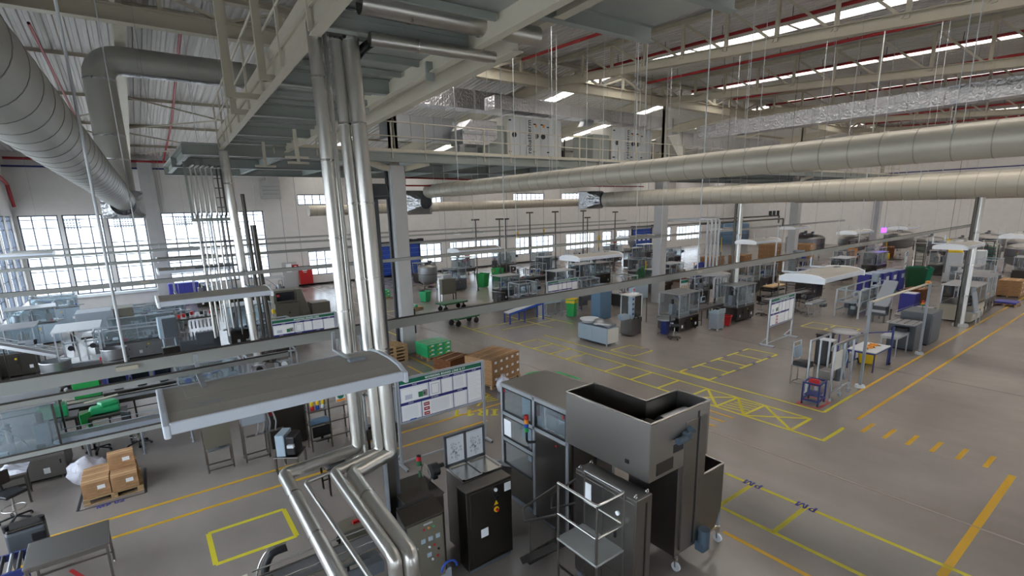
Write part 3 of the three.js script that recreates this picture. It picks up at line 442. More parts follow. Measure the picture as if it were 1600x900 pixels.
steelPipe('right one of the shiny insulated pipes, thickest, ending in a drop by the control cabinet', [[2.66, 9.0, -6.85], [2.7, 2.66, -6.7], [2.02, 2.66, -6.45], [1.9, 2.66, -4.42], [1.9, 1.2, -4.42]], 0.1, [[[2.66, 9, -6.85], [2.7, PY, -6.7]], [[2.02, 2.66, -6.4], [1.9, 2.66, -4.4]]]);
steelPipe('thin insulated pipe between the left and the middle shiny pipes', [[2.42, 8.9, -7.1], [2.46, 2.5, -7.1], [1.5, 2.5, -6.95], [1.5, 2.5, -3.4]], 0.03, []);
steelPipe('upper insulated pipe crossing under the side platform at the top of the picture', [[2.6, 8.62, -6.3], [5.2, 8.62, -6.15]], 0.13, [[[2.6, 8.62, -6.3], [4.9, 8.62, -6.2]]]);
steelPipe('lower insulated pipe with a dark sleeve crossing under the side platform', [[2.8, 8.32, -6.55], [4.6, 8.32, -6.4]], 0.08, [[[2.8, 8.32, -6.55], [4.6, 8.32, -6.4]]]);
{ const o = thing('cable_sleeve', 'short black curved sleeve under the walkway beside the insulated pipes', 'cable'); b().hose([[2.72, 7.95, -7.0], [2.78, 8.2, -7.0], [2.95, 8.38, -6.9], [3.15, 8.45, -6.8]], 0.06, 10).mesh('sleeve', M.black, o); }
{ const o = thing('service_post', 'dark grey square steel post behind the insulated pipes with a floodlight on top', 'post', [2.95, 0, -7.36]); b().rb(0.2, 6.4, 0.2, 0, 3.2, 0, 0.01).mesh('post_shaft', M.greyD, o); b().bx(-0.11, 0.02, 0.1, 6.3, 0.1, 0.13).mesh('cable_cover', M.steelD, o); b().rb(0.3, 0.02, 0.3, 0, 0.01, 0, 0.005).mesh('foot_plate', M.greyD, o);
  const f = b().rb(0.34, 0.22, 0.1, 0.08, 6.5, 0.1, 0.02, -0.5).mesh('floodlight', M.greyD, o); b().rb(0.2, 0.14, 0.2, -0.02, 6.42, 0, 0.02).mesh('mount', M.steelD, o); }
{ const o = thing('steel_riser', 'single bright steel riser pipe in front of the left windows, right of the pipe rack', 'pipe', [0, 0, -18.5]); b().tube([[2.78, 8.2, 0], [2.98, 1.2, 0]], 0.13, 18).mesh('cladding', M.pipe, o); b().bar([3.18, 6.9, -0.1], [3.28, 1.2, -0.1], 0.06).bar([3.38, 5.9, -0.1], [3.5, 1.2, -0.1], 0.09).mesh('side_pipe', M.steelD, o); for (const y of [1.9, 3.0, 4.4, 5.8, 7.2]) b().bar([2.78 + (8.2 - y) * 0.0286, y, 0], [2.78 + (8.2 - y) * 0.0286, y + 0.04, 0], 0.14, 18).mesh('joint_band', M.chrome, o); }
{ const o = thing('pipe_rack', 'hanging rack of small vertical pipes in front of the left windows', 'pipe rack', [0, 0, -19]);
  for (const x of [1.72, 2.8]) b().beam([x, 7.9, 0], [x + 0.02, 6.1, 0], 0.07, 0.07).mesh('frame_leg', M.steelP, o); for (const [y, n] of [[7.62, 'top_bar'], [6.12, 'bottom_bar']]) b().beam([1.7, y, 0], [2.86, y, 0], 0.08, 0.1).mesh(n, M.steelP, o);
  [1.86, 2.0, 2.14, 2.28, 2.44, 2.58, 2.7].forEach((x, i) => b().tube([[x, 7.72, 1.2 - 0.1 * i], [x, 7.72, 0.05], [x, 6.25, 0.05], [x, 6.25, -0.2], [x + 0.02, 2.2 + 0.25 * (i % 3), -0.2]], 0.032 - 0.004 * (i % 3), 10).mesh('service_pipe', i > 4 ? M.steelD : M.pipe, o));
  for (const y of [5.4, 4.6]) b().beam([1.6, y, -0.2], [2.9, y, -0.2], 0.05, 0.06).mesh('cross_rail', M.greyD, o);
  for (const y of [6.5, 6.8, 7.1, 7.4]) b().beam([2.44, y, 0.05], [2.7, y, 0.05], 0.02, 0.03).mesh('rung', M.greyD, o); }
// supply poles with crossheads and yellow hanging triangles
function pole(label, x, z, h, m = M.steelD, r = 0.05) { const o = thing('supply_pole', label, 'pole', [x, 0, z], 0, 'supply poles with crossheads'); b().bar([0, 0, 0], [0, h, 0], r, 10).mesh('shaft', m, o); b().rb(0.7, 0.12, 0.12, 0, h + 0.06, 0, 0.03).mesh('crosshead', m, o); b().rb(0.24, 0.02, 0.24, 0, 0.01, 0, 0.004).mesh('foot', m, o); return o; }
[[21.55, 5.5], [23.8, 5.48], [24.4, 5.47], [26.9, 5.9], [29.72, 5.9], [33.06, 5.9], [33.6, 5.3], [37.27, 5.7]].forEach(([x, h], i) => pole(['first', 'second', 'third', 'fourth', 'fifth', 'sixth', 'seventh', 'eighth'][i] + ' dark crosshead pole from the left, standing before the low back windows', x, -33, h - 0.1));
for (const [l, x, z] of [['large tin plated pole right of the third column by the kettles', 26.6, -14.8], ['tall bright pole beside the second bright ended luminaire at the right', 32.33, -6.35]]) { const o = thing('bright_pole', l, 'pole', [x, 0, z]); b().bar([0, 0, 0], [0, 6.2, 0], 0.13, 18).mesh('shaft', M.pipe, o); b().bar([-0.3, 0, -0.1], [-0.3, 6.2, -0.1], 0.07, 12).mesh('side_pipe', M.steelD, o); b().rb(0.5, 0.08, 0.4, 0, 6.2, 0, 0.02).mesh('head_plate', M.greyD, o); b().cyl(0.32, 0.3, 0.12, 0, 0.06, 0, 20).mesh('concrete_foot', M.concrete, o); for (const y of [1.5, 3, 4.5]) b().bar([0, y, 0], [0, y + 0.05, 0], 0.14, 18).mesh('joint_band', M.chrome, o); }
const triL = ['yellow hanging triangle sign, leftmost and smallest, beside a crosshead pole', 'yellow hanging triangle sign with a flat bar above it, second from the left', 'yellow hanging triangle sign in front of the windows left of the second column', 'large yellow hanging triangle sign right of the second column', 'small yellow hanging triangle by the carton stacks', 'small yellow hanging triangle above the blue sheets by the second column', 'yellow hanging triangle by the right bright pole'];
[[25.6, 4.35, -33, 0.5, 0], [28.4, 4.5, -33, 0.55, 0], [26.6, 4.15, -25, 0.8, 0], [24.6, 4.45, -14.6, 0.75, 0], [26, 2.6, -12.2, 0.4, 0], [25.2, 2.85, -19.8, 0.5, 0], [31.9, 4.2, -7.2, 0.5, 0]].forEach(([x, y, z, s], i) => {
  const o = thing('triangle_sign', triL[i], 'sign', [x, y, z], 0.55); b().ext([[-s / 2, 0.05 * s], [s / 2, 0.05 * s], [0.08 * s, -0.95 * s], [-0.08 * s, -0.95 * s]], 0.03, 0, 0, -0.015).mesh('plate', M.yellow, o);
  b().box(s * 0.16, s * 0.18, 0.008, 0.06 * s, -0.22 * s, 0.018).box(s * 0.22, s * 0.08, 0.008, -0.02, -0.4 * s, 0.018).mesh('symbol', M.black, o); b().bar([0, 0.05 * s, 0], [0, roofY(z) - y, 0], 0.008, 5).mesh('cord', M.steelD, o); b().bar([0, -0.9 * s, 0], [0, -Math.min(y - 1.2, 1.6), 0], 0.03, 8).mesh('hose', M.steelD, o); });
{ const o = thing('service_pipework', 'comb of white pipes dropping from a high rail right of the second column', 'pipes', [24.9, 0, -15.6]);
  [0, 0.35, 0.7, 1.05].forEach((x, i) => b().tube([[x + 4, 5.35, -2.5], [x, 5.35, -2.5], [x, 5.35, 0], [x, 2.5, 0]], 0.06, 10).mesh('white_pipe', M.white, o));
  b().cyl(0.9, 0.9, 0.08, 0.6, 2.45, 0.1, 28).mesh('ring_tray', M.concrete, o); [0.1, 0.4, 0.7, 1.0].forEach((x, i) => b().tube([[x + 0.3, 2.3, 0.5], [x, 2.3, 0.5], [x, 1.2, 0.5]], 0.055, 10).mesh('drop_pipe', M.white, o)); for (const x of [0.3, 0.9]) b().bar([x, 2.45, 0.1], [x, 0, 0.1], 0.05).mesh('stand', M.steelD, o); }
{ const o = thing('header_pipework', 'high header pipes with valves in front of the third column', 'pipes', [33, 0, -17]); for (const [y, z] of [[5.3, 0], [5.1, 0.3]]) b().tube([[-7, y, z], [2.4, y, z], [2.4, y - 0.5, z]], 0.05, 10).mesh('header', M.steelD, o); for (const x of [1.2, 1.7, 2.2]) b().cyl(0.09, 0.09, 0.35, x, 5.45, 0).mesh('valve', M.black, o); for (const x of [-6, -2, 2]) b().bar([x, 5.3, 0], [x, 8.2, 0], 0.012, 5).mesh('hanger_rod', M.white, o); b().bar([2.4, 4.6, 0], [2.4, 0, 0], 0.05).mesh('down_pipe', M.white, o); }
{ const o = thing('insect_lamp', 'small glowing violet insect lamp on the far right wall', 'lamp', [58, 3.3, -18]); const m = new THREE.MeshStandardMaterial({ color: 0x2a1060, emissive: 0x5a2cff, emissiveIntensity: 0.8 }); b().rb(0.5, 0.45, 0.12, 0, 0, 0, 0.1, 0, -0.6).mesh('tube_panel', m, o); b().bar([0, 0.2, 0], [0, roofY(-18) - 3.3, 0], 0.012, 5).mesh('hanger', M.steelD, o); const l = new THREE.PointLight(0x6a3cff, 0.15, 6); l.position.set(-0.4, 0, 0.3); l.name = 'insect_glow'; o.add(l); }
{ const o = thing('wall_vent', 'grey square air vent box high on the back wall left of the insulated pipes', 'vent', [10.05, 8.1, ZB + 0.25]); b().rb(1.5, 1.5, 0.5, 0, 0.2, 0, 0.03).mesh('vent_box', M.concrete, o); b().rb(1.0, 0.9, 0.4, 0.2, 1.3, 0.05, 0.03).mesh('vent_duct', M.concrete, o); for (const y of [-0.2, 0.1, 0.4]) b().bx(-0.65, 0.65, y, y + 0.05, 0.25, 0.28).mesh('louvre', M.grey, o); }
{ const o = thing('storage_tank', 'tall blue grey round tank in the far corner behind the carton stacks', 'tank', [76.8, 0, -43.6]); b().lathe([[0, 0], [2.1, 0], [2.1, 2.9], [1.9, 3.15], [0, 3.4]], 0, 0, 0, 36).mesh('tank_body', M.bluetank, o); b().torus(2.12, 0.05, 0, 1.4, 0, Math.PI / 2).mesh('hoop', M.greyD, o); }
// ---------------------------------------------------------------- builders for the things on the floor
function canvasMat(w, h, draw, rough = 0.5) {
  const c = document.createElement('canvas'); c.width = w; c.height = h; const g = c.getContext('2d'); draw(g, w, h);
  const t = new THREE.CanvasTexture(c); t.colorSpace = THREE.SRGBColorSpace; t.magFilter = THREE.LinearFilter; t.anisotropy = 8; return new THREE.MeshStandardMaterial({ map: t, roughness: rough });
}
function printed(name, mat, w, h, parent, x, y, z, rx = 0, ry = 0) {     // flat printed sheet with its own uv
  const m = new THREE.Mesh(new THREE.PlaneGeometry(w, h), mat); m.name = numbered(name); m.position.set(x, y, z); m.rotation.set(rx, ry, 0); parent.add(m); return m;
}
function drawBoard(g, w, h, title, photo) {
  g.fillStyle = '#e9ecef'; g.fillRect(0, 0, w, h); g.fillStyle = '#0d6b4f'; g.fillRect(0, 0, w, h * 0.1); g.fillStyle = '#1d2170';
  g.fillRect(0, h * 0.125, w, h * 0.06); g.fillRect(0, h * 0.54, w * 0.8, h * 0.065); g.fillRect(0, 0, 8, h); g.fillRect(w - 8, 0, 8, h); g.fillRect(0, h - 8, w, 8);
  for (const [x, y0, y1] of [[0.33, 0.12, 0.56], [0.475, 0.12, 0.56], [0.62, 0.12, 1], [0.8, 0.12, 1], [0.235, 0.56, 1]]) g.fillRect(w * x, h * y0, 7, h * (y1 - y0));
  g.fillStyle = '#fff'; g.font = 'bold ' + Math.round(h * 0.075) + 'px sans-serif'; g.textAlign = 'center'; g.fillText(title, w * 0.54, h * 0.078);
  g.font = Math.round(h * 0.042) + 'px sans-serif'; for (const [x, t] of [[0.17, 'TEAM'], [0.4, 'SAFETY'], [0.545, 'QUALITY'], [0.71, 'PRODUCTION'], [0.9, 'PLAN']]) g.fillText(t, w * x, h * 0.17); for (const [x, t] of [[0.12, 'IDEAS'], [0.4, 'ACTIONS'], [0.71, 'COSTS']]) g.fillText(t, w * x, h * 0.587);
  g.fillStyle = '#fafbfc'; for (const [x, y, u, v] of [[0.02, 0.22, 0.29, 0.3], [0.35, 0.21, 0.11, 0.32], [0.495, 0.21, 0.11, 0.32], [0.64, 0.21, 0.14, 0.3], [0.82, 0.21, 0.16, 0.7], [0.02, 0.63, 0.2, 0.33], [0.64, 0.63, 0.14, 0.33], [0.26, 0.63, 0.34, 0.33]]) g.fillRect(w * x, h * y, w * u, h * v);
  g.fillStyle = '#c3c7cf'; for (let i = 0; i < 16; i++) { g.fillRect(w * 0.83, h * (0.24 + 0.04 * i), w * (0.1 + 0.03 * (i % 3)), 2); g.fillRect(w * 0.65, h * (0.24 + 0.016 * i), w * 0.11, 2); g.fillRect(w * 0.03, h * (0.66 + 0.018 * i), w * 0.17, 2); g.fillRect(w * 0.35, h * (0.66 + 0.018 * i), w * 0.22, 2); }
  g.strokeStyle = '#8a8fae'; g.lineWidth = 4; g.strokeRect(w * 0.365, h * 0.25, w * 0.085, h * 0.24);
  if (photo) { g.fillStyle = '#20794a'; g.fillRect(w * 0.21, h * 0.36, w * 0.05, h * 0.13); g.fillStyle = '#8d8b85'; g.fillRect(w * 0.26, h * 0.34, w * 0.055, h * 0.15); g.fillStyle = '#3b3f3d'; g.fillRect(w * 0.27, h * 0.39, w * 0.02, h * 0.06); g.fillStyle = '#c9cdd8'; g.fillRect(w * 0.06, h * 0.37, w * 0.08, h * 0.11); }
  g.fillStyle = '#a51d22'; for (let i = 0; i < 3; i++) { g.fillRect(w * 0.265, h * (0.655 + 0.115 * i), w * 0.065, h * 0.082); }
  g.fillStyle = '#fff'; g.font = 'bold ' + Math.round(h * 0.04) + 'px sans-serif'; ['HIGH', 'MID', 'LOW'].forEach((t, i) => g.fillText(t, w * 0.297, h * (0.708 + 0.115 * i)));
  g.fillStyle = '#2a4fae'; g.fillRect(w * 0.1, h * 0.965, w * 0.07, h * 0.03);
}
function board(label, x, z, turn, W, y0, y1, title, photo) {
  const o = thing('information_board', label, 'board', [x, 0, z], turn), h = y1 - y0, m = canvasMat(1024, 512, (g, w, hh) => drawBoard(g, w, hh, title, photo));
  for (const s of [-1, 1]) { b().bx(s * W / 2 - 0.03, s * W / 2 + 0.03, 0.08, y1, -0.03, 0.03).mesh('post', M.alu, o); b().beam([s * W / 2, 0.05, -0.32], [s * W / 2, 0.05, 0.32], 0.06, 0.05).beam([s * W / 2, 0.06, -0.3], [s * W / 2, 0.4, 0], 0.03, 0.03).mesh('foot', M.alu, o); for (const q of [-0.3, 0.3]) b().cyl(0.035, 0.035, 0.03, s * W / 2, 0.035, q, 12, 0, Math.PI / 2).mesh('castor', M.black, o); }
  b().rb(W - 0.06, h, 0.03, 0, (y0 + y1) / 2, 0, 0.01).mesh('panel', M.paper, o);
  b().bx(-W / 2, W / 2, y1 - 0.02, y1 + 0.02, -0.02, 0.025).bx(-W / 2, W / 2, y0 - 0.02, y0 + 0.02, -0.02, 0.025).mesh('frame', M.alu, o); b().beam([-W / 2, 0.12, 0], [W / 2, 0.12, 0], 0.04, 0.04).mesh('lower_rail', M.alu, o);
  printed('front_print', m, W - 0.12, h - 0.06, o, 0, (y0 + y1) / 2, 0.019); return o;
}
board('large information board in the left foreground with green title strip and three red tags', 5.89, -10.84, 0, 2.5, 1.14, 2.27, 'WORKING BOARD LINE 6.17', true);
board('smaller information board on a wheeled stand in the open floor at the right', 23.15, -10.62, 0.04, 2.4, 0.85, 2.1, 'WORKING BOARD LINE', true);
board('information board half hidden behind the main trunking, beside the olive machine', 5.1, -20.4, 0, 2.5, 1.2, 2.3, 'WORKING BOARD LINE', true);
board('information board before the steel guard machines, its lower half hidden by the trunking', 20.3, -21.9, 0.05, 2.6, 1.0, 2.05, 'WORKING BOARD LINE', false);
function legs(o, w, d, h, m, t = 0.04, n = 'leg') { for (const x of [-1, 1]) for (const z of [-1, 1]) b().bx(x * (w / 2 - t) - t / 2, x * (w / 2 - t) + t / 2, 0.03, h, z * (d / 2 - t) - t / 2, z * (d / 2 - t) + t / 2).cyl(t * 0.8, t * 0.5, 0.03, x * (w / 2 - t), 0.015, z * (d / 2 - t), 10).mesh(n, m, o); }
function table(label, x, z, turn, w, d, h, top = M.steel, leg = M.steelD, shelf) {
  const o = thing('work_table', label, 'table', [x, 0, z], turn); b().rb(w, 0.04, d, 0, h - 0.02, 0, 0.008).mesh('table_top', top, o); b().bx(-w / 2 + 0.03, w / 2 - 0.03, h - 0.11, h - 0.04, -d / 2 + 0.03, d / 2 - 0.03).mesh('apron', leg, o); legs(o, w, d, h - 0.04, leg);
  if (shelf) b().rb(w - 0.1, 0.03, d - 0.1, 0, shelf, 0, 0.005).mesh('shelf', top, o); else b().beam([-w / 2 + 0.04, 0.2, -d / 2 + 0.04], [w / 2 - 0.04, 0.2, -d / 2 + 0.04], 0.03, 0.03).mesh('rail', leg, o); return o;
}
function conveyor(label, x, z, turn, L, w, h, o2 = {}) {
  const o = thing('conveyor', label, 'conveyor', [x, 0, z], turn), sm = o2.side ?? M.steel, lm = o2.leg ?? M.steelD, dy = o2.dip ?? 0;
  for (const s of [-1, 1]) b().beam([-L / 2, h - 0.06, s * w / 2], [L / 2, h - 0.06 - dy, s * w / 2], 0.03, 0.12).mesh('side_rail', sm, o);
  b().beam([-L / 2, h - 0.02, 0], [L / 2, h - 0.02 - dy, 0], w - 0.04, 0.02).mesh('belt', o2.belt ?? M.steelL, o);
  for (const s of [-1, 1]) { b().bar([s * L / 2, h - 0.06 - (s > 0 ? dy : 0), -w / 2], [s * L / 2, h - 0.06 - (s > 0 ? dy : 0), w / 2], 0.05, 12).mesh('end_roller', sm, o); if (o2.guide !== 0) b().bar([-L / 2, h + 0.12, s * (w / 2 - 0.02)], [L / 2, h + 0.12 - dy, s * (w / 2 - 0.02)], 0.012, 6).mesh('guide_rail', sm, o); }
  const n = Math.max(2, Math.round(L / 1.3)); for (let i = 0; i < n; i++) { const px = -L / 2 + L * (i + 0.5) / n * 1; for (const s of [-1, 1]) b().bar([px, 0, s * w * 0.45], [px, h - 0.1 - dy * (px / L + 0.5), s * w * 0.45], 0.022, 8).cyl(0.05, 0.04, 0.02, px, 0.01, s * w * 0.45, 10).mesh('leg', lm, o); b().beam([px, 0.25, -w * 0.45], [px, 0.25, w * 0.45], 0.03, 0.03).mesh('leg_brace', lm, o); }
  b().rb(0.3, 0.2, 0.2, L * 0.25, h - 0.22, w / 2 + 0.1, 0.03).cyl(0.08, 0.08, 0.28, L * 0.25 - 0.25, h - 0.22, w / 2 + 0.1, 14, 0, Math.PI / 2).mesh('drive_motor', M.greyD, o); return o;
}
function towerLight(o, x, y, z, cols = [M.red, M.orange, M.green], h = 0.09, r = 0.035) { b().bar([x, y, z], [x, y + 0.18, z], 0.012, 8).mesh('lamp_stem', M.greyD, o); cols.forEach((c, i) => b().cyl(r, r, h, x, y + 0.18 + h * (cols.length - 1 - i + 0.5), z, 14).mesh('lamp_segment', c, o)); }
function sticker(o, x, y, z, w, h, m = M.yellow, ry = 0) { b().box(w, h, 0.006, x, y, z, 0, ry).mesh('sticker', m, o); }
// guarded machine: cabinet base with doors, worktop, posts, canopy, clear guards, mechanism inside
function guarded(label, x, z, turn, p = {}) {
  const { w = 1.8, d = 1.1, base = 0.8, h = 1.9, body = M.steelD, top = M.steel, frame = M.alu, canopy = M.steelL, glass = M.guard, hop = 0, screen = 0, tower = 0, panes = 1, mech = 1, sd = 1, cat = 'machine', name = 'packing_machine', legsOnly = 0 } = p;
  seed = sd * 7919 + 13; const o = thing(name, label, cat, [x, 0, z], turn);
  if (legsOnly) { legs(o, w, d, base - 0.12, body, 0.06); b().bx(-w / 2, w / 2, base - 0.3, base - 0.02, -d / 2, d / 2).mesh('gearbox', body, o); b().rb(w * 0.4, 0.3, d * 0.5, -w * 0.2, 0.35, 0, 0.03).mesh('control_box', body, o); }
  else {
    b().rb(w, base - 0.12, d, 0, base / 2 + 0.03, 0, 0.015).mesh('base_cabinet', body, o); const nd = Math.max(2, Math.round(w / 0.7));
    for (let i = 0; i < nd; i++) { const px = -w / 2 + w * (i + 0.5) / nd; b().rb(w / nd - 0.05, base - 0.26, 0.018, px, base / 2 + 0.03, d / 2 + 0.006, 0.006).mesh('door', body, o); b().box(0.025, 0.09, 0.03, px + w / nd * 0.36, base / 2 + 0.1, d / 2 + 0.025).mesh('door_handle', M.black, o); if (i % 2 === 0) sticker(o, px, base * 0.4, d / 2 + 0.018, 0.12, 0.14, M.paper); }
    for (const s of [-1, 1]) for (const q of [-1, 1]) b().cyl(0.045, 0.03, 0.1, s * (w / 2 - 0.12), 0.05, q * (d / 2 - 0.1), 10).mesh('foot', M.greyD, o);
    sticker(o, w * 0.1, base * 0.78, d / 2 + 0.019, 0.07, 0.07, M.yellow);
  }
  b().rb(w + 0.04, 0.03, d + 0.04, 0, base, 0, 0.008).mesh('worktop', top, o);
  if (h > base + 0.2) {
    for (const s of [-1, 1]) for (const q of [-1, 1]) b().bx(s * (w / 2 - 0.03) - 0.022, s * (w / 2 - 0.03) + 0.022, base, h, q * (d / 2 - 0.03) - 0.022, q * (d / 2 - 0.03) + 0.022).mesh('post', frame, o);
    if (canopy) b().rb(w + 0.1, 0.05, d + 0.1, 0, h, 0, 0.012).mesh('canopy', canopy, o); else b().bx(-w / 2, w / 2, h - 0.05, h, d / 2 - 0.05, d / 2).bx(-w / 2, w / 2, h - 0.05, h, -d / 2, -d / 2 + 0.05).bx(-w / 2, -w / 2 + 0.05, h - 0.05, h, -d / 2, d / 2).bx(w / 2 - 0.05, w / 2, h - 0.05, h, -d / 2, d / 2).mesh('top_frame', frame, o);
    if (panes) { for (const q of [-1, 1]) for (const s of [-1, 1]) b().bx(s > 0 ? 0.015 : -w / 2 + 0.06, s > 0 ? w / 2 - 0.06 : -0.015, base + 0.06, h - 0.05, q * (d / 2 - 0.03) - 0.004, q * (d / 2 - 0.03) + 0.004).mesh('guard_pane', glass, o); b().bx(-0.015, 0.015, base, h, d / 2 - 0.045, d / 2 - 0.015).mesh('middle_post', frame, o); }
  }
  const H = Math.max(0.35, h - base - 0.15);
  if (mech) {
    const k = Math.max(1, Math.round(w / 0.75));
    for (let i = 0; i < k; i++) {
      const px = -w / 2 + w * (i + 0.5) / k, t = Math.floor(rnd() * 4), pz = rr(-0.15, 0.15) * d;
      if (t === 0) { b().cyl(0.22, 0.22, 0.05, px, base + 0.12, pz, 24).cyl(0.05, 0.05, H * 0.9, px, base + H * 0.45, pz, 12).mesh('turret', M.steelL, o); const g = b(); for (let a = 0; a < 8; a++) g.cyl(0.022, 0.022, H * 0.5, px + 0.17 * Math.cos(a * 0.785), base + 0.15 + H * 0.35, pz + 0.17 * Math.sin(a * 0.785), 8); g.mesh('filling_heads', M.steel, o).userData.kind = 'stuff'; }
      else if (t === 1) { b().rb(0.3, H * 0.55, 0.22, px, base + H * 0.3, pz, 0.02).mesh('drive_housing', pick([M.grey, M.steelL, M.greyD]), o); b().cyl(0.07, 0.07, 0.25, px, base + H * 0.6 + 0.1, pz, 14).mesh('servo_motor', M.black, o); }
      else if (t === 2) { b().beam([px - 0.25, base + H * 0.6, pz], [px + 0.25, base + H * 0.6, pz], 0.05, 0.06).beam([px - 0.2, base, pz], [px - 0.2, base + H * 0.7, pz], 0.05, 0.05).beam([px + 0.2, base, pz], [px + 0.2, base + H * 0.7, pz], 0.05, 0.05).mesh('gantry', M.alu, o); b().cyl(0.1, 0.1, 0.08, px, base + H * 0.45, pz + 0.08, 18, Math.PI / 2).mesh('reel', pick([M.white, M.blue, M.black]), o); }
      else { b().cyl(0.16, 0.16, H * 0.45, px, base + H * 0.35, pz, 20).dome(0.16, 0.08, px, base + H * 0.57, pz).mesh('dosing_vessel', M.steelL, o); b().tube([[px, base + H * 0.6, pz], [px, base + H * 0.85, pz], [px + 0.25, base + H * 0.85, pz], [px + 0.25, base + 0.1, pz]], 0.02, 8, 0.06).mesh('feed_pipe', M.steel, o); }
      b().rb(rr(0.08, 0.2), rr(0.06, 0.16), 0.1, px + rr(-0.25, 0.25), base + 0.1, d * 0.3, 0.01).mesh('sensor_block', pick([M.black, M.blue, M.white, M.greyD, M.red]), o);
    }
    b().beam([-w / 2 - 0.25, base + 0.06, d * 0.28], [w / 2 + 0.25, base + 0.06, d * 0.28], 0.14, 0.06).mesh('transfer_belt', M.steelL, o); b().hose([[-w * 0.3, h - 0.1, 0], [-w * 0.1, h - 0.35, 0.1], [w * 0.15, base + 0.4, 0.15], [w * 0.2, base + 0.1, 0.1]], 0.014, 6).mesh('hose', pick([M.blue, M.black, M.white]), o);
  }
  if (hop) { b().lathe([[0.07, 0], [0.1, 0.05], [0.38, 0.5], [0.38, 0.75], [0.36, 0.75], [0.34, 0.5]], -w * 0.25, h + 0.02, 0, 22).mesh('hopper', M.steelL, o); }
  if (screen) { b().tube([[w / 2 - 0.1, h, d / 2 - 0.05], [w / 2 - 0.1, h + 0.12, d / 2 - 0.05], [w / 2 - 0.1, h + 0.12, d / 2 + 0.2], [w / 2 - 0.1, h - 0.25, d / 2 + 0.2]], 0.02, 8, 0.05).mesh('screen_arm', M.grey, o); b().rb(0.38, 0.3, 0.08, w / 2 - 0.1, h - 0.4, d / 2 + 0.22, 0.02).mesh('control_panel', M.greyB, o); b().rb(0.28, 0.18, 0.01, w / 2 - 0.1, h - 0.37, d / 2 + 0.265, 0.004).mesh('screen', M.screen, o); }
  if (tower) towerLight(o, -w / 2 + 0.1, h, -d / 2 + 0.1);
  return o;
}
function kettle(label, x, z, r, h, lift = 0.75, lid = 1) {
  const o = thing('mixing_kettle', label, 'kettle', [x, 0, z]); b().lathe([[0.08, lift - 0.25], [r * 0.6, lift - 0.12], [r, lift + 0.1], [r, h], [r * 1.03, h], [r * 1.03, h + 0.04], [r * 0.98, h + 0.05]], 0, 0, 0, 28).mesh('kettle_body', M.steelL, o);
  if (lid) { b().dome(r * 0.98, r * 0.3, 0, h + 0.05, 0, 26).mesh('lid', M.steel, o); b().rb(r * 0.7, 0.1, 0.24, 0, h + 0.1 + r * 0.3, 0, 0.03).cyl(0.1, 0.1, 0.3, r * 0.3, h + 0.2 + r * 0.3, 0, 14, 0, Math.PI / 2).mesh('agitator_drive', M.greyD, o); b().cyl(0.06, 0.06, 0.2, -r * 0.5, h + r * 0.25, r * 0.3).mesh('inlet', M.chrome, o); }
  for (let i = 0; i < 3; i++) { const a = i * 2.094 + 0.5; b().bar([r * 0.9 * Math.cos(a), 0.1, r * 0.9 * Math.sin(a)], [r * 0.9 * Math.cos(a), lift + 0.3, r * 0.9 * Math.sin(a)], 0.04, 10).mesh('leg', M.steel, o); b().cyl(0.07, 0.07, 0.05, r * 0.9 * Math.cos(a), 0.07, r * 0.9 * Math.sin(a), 12, 0, Math.PI / 2).mesh('castor', M.black, o); }
  b().torus(r * 1.01, 0.02, 0, h * 0.72, 0, Math.PI / 2).mesh('band', M.steelD, o); b().bar([0, lift - 0.2, 0], [0, lift - 0.5, 0], 0.05).bar([0, lift - 0.45, 0], [r * 0.7, lift - 0.45, 0], 0.04).mesh('outlet_valve', M.steelD, o); return o;
}
function pallet(label, x, z, turn, w = 1.2, d = 1.0, m = M.wood) {
  const o = thing('pallet', label, 'pallet', [x, 0, z], turn);
  for (let i = 0; i < 6; i++) b().box(w, 0.022, 0.11, 0, 0.133, -d / 2 + 0.055 + i * (d - 0.11) / 5).mesh('deck_board', m, o);
  for (const q of [-1, 0, 1]) { b().box(w, 0.02, 0.09, 0, 0.01, q * (d / 2 - 0.05)).mesh('base_board', m, o); for (const s of [-1, 0, 1]) b().box(0.12, 0.1, 0.09, s * (w / 2 - 0.06), 0.07, q * (d / 2 - 0.05)).mesh('block', m, o); }
  for (const s of [-1, 0, 1]) b().box(0.1, 0.02, d, s * (w / 2 - 0.06), 0.118, 0).mesh('stringer', m, o); return o;
}
let boxProto = {};
function carton(label, group, x, y, z, turn, w, h, d, kind = 'card') {
  const key = [w, h, d, kind].map((v) => (v.toFixed ? v.toFixed(3) : v)).join();
  let o = boxProto[key];
  if (!o) {
    o = thing('carton', label, 'box', [x, y, z], turn, group); const m = { card: M.card, green: M.greenF, cardD: M.cardD, blue: M.purple, brown: M.card }[kind];
    b().rb(w, h, d, 0, h / 2, 0, 0.008).mesh('carton_body', m, o); b().box(w + 0.002, 0.003, 0.05, 0, h + 0.0005, 0).mesh('tape', kind === 'green' ? M.green : M.tape, o); b().box(w * 0.999, 0.002, 0.006, 0, h + 0.002, 0).mesh('lid_slit', M.cardD, o);
    if (kind !== 'cardD') for (const q of [-1, 1]) b().box(Math.min(0.14, w * 0.4), Math.min(0.09, h * 0.35), 0.003, w * 0.18, h * 0.6, q * (d / 2 + 0.001)).mesh('label', M.paper, o);
    if (kind === 'green') b().box(w * 0.2, h * 0.28, 0.003, -w * 0.12, h * 0.4, d / 2 + 0.001).mesh('print', M.lineY, o);
    boxProto[key] = o;
  } else o = dup(o, [x, y, z], turn, label, group);
  o.position.set(x, y, z); return o;
}
const nth = ['first', 'second', 'third', 'fourth', 'fifth', 'sixth', 'seventh'], lay = (j, n) => j === 0 ? 'bottom' : j === n - 1 ? 'top' : n === 3 ? 'middle' : nth[j];
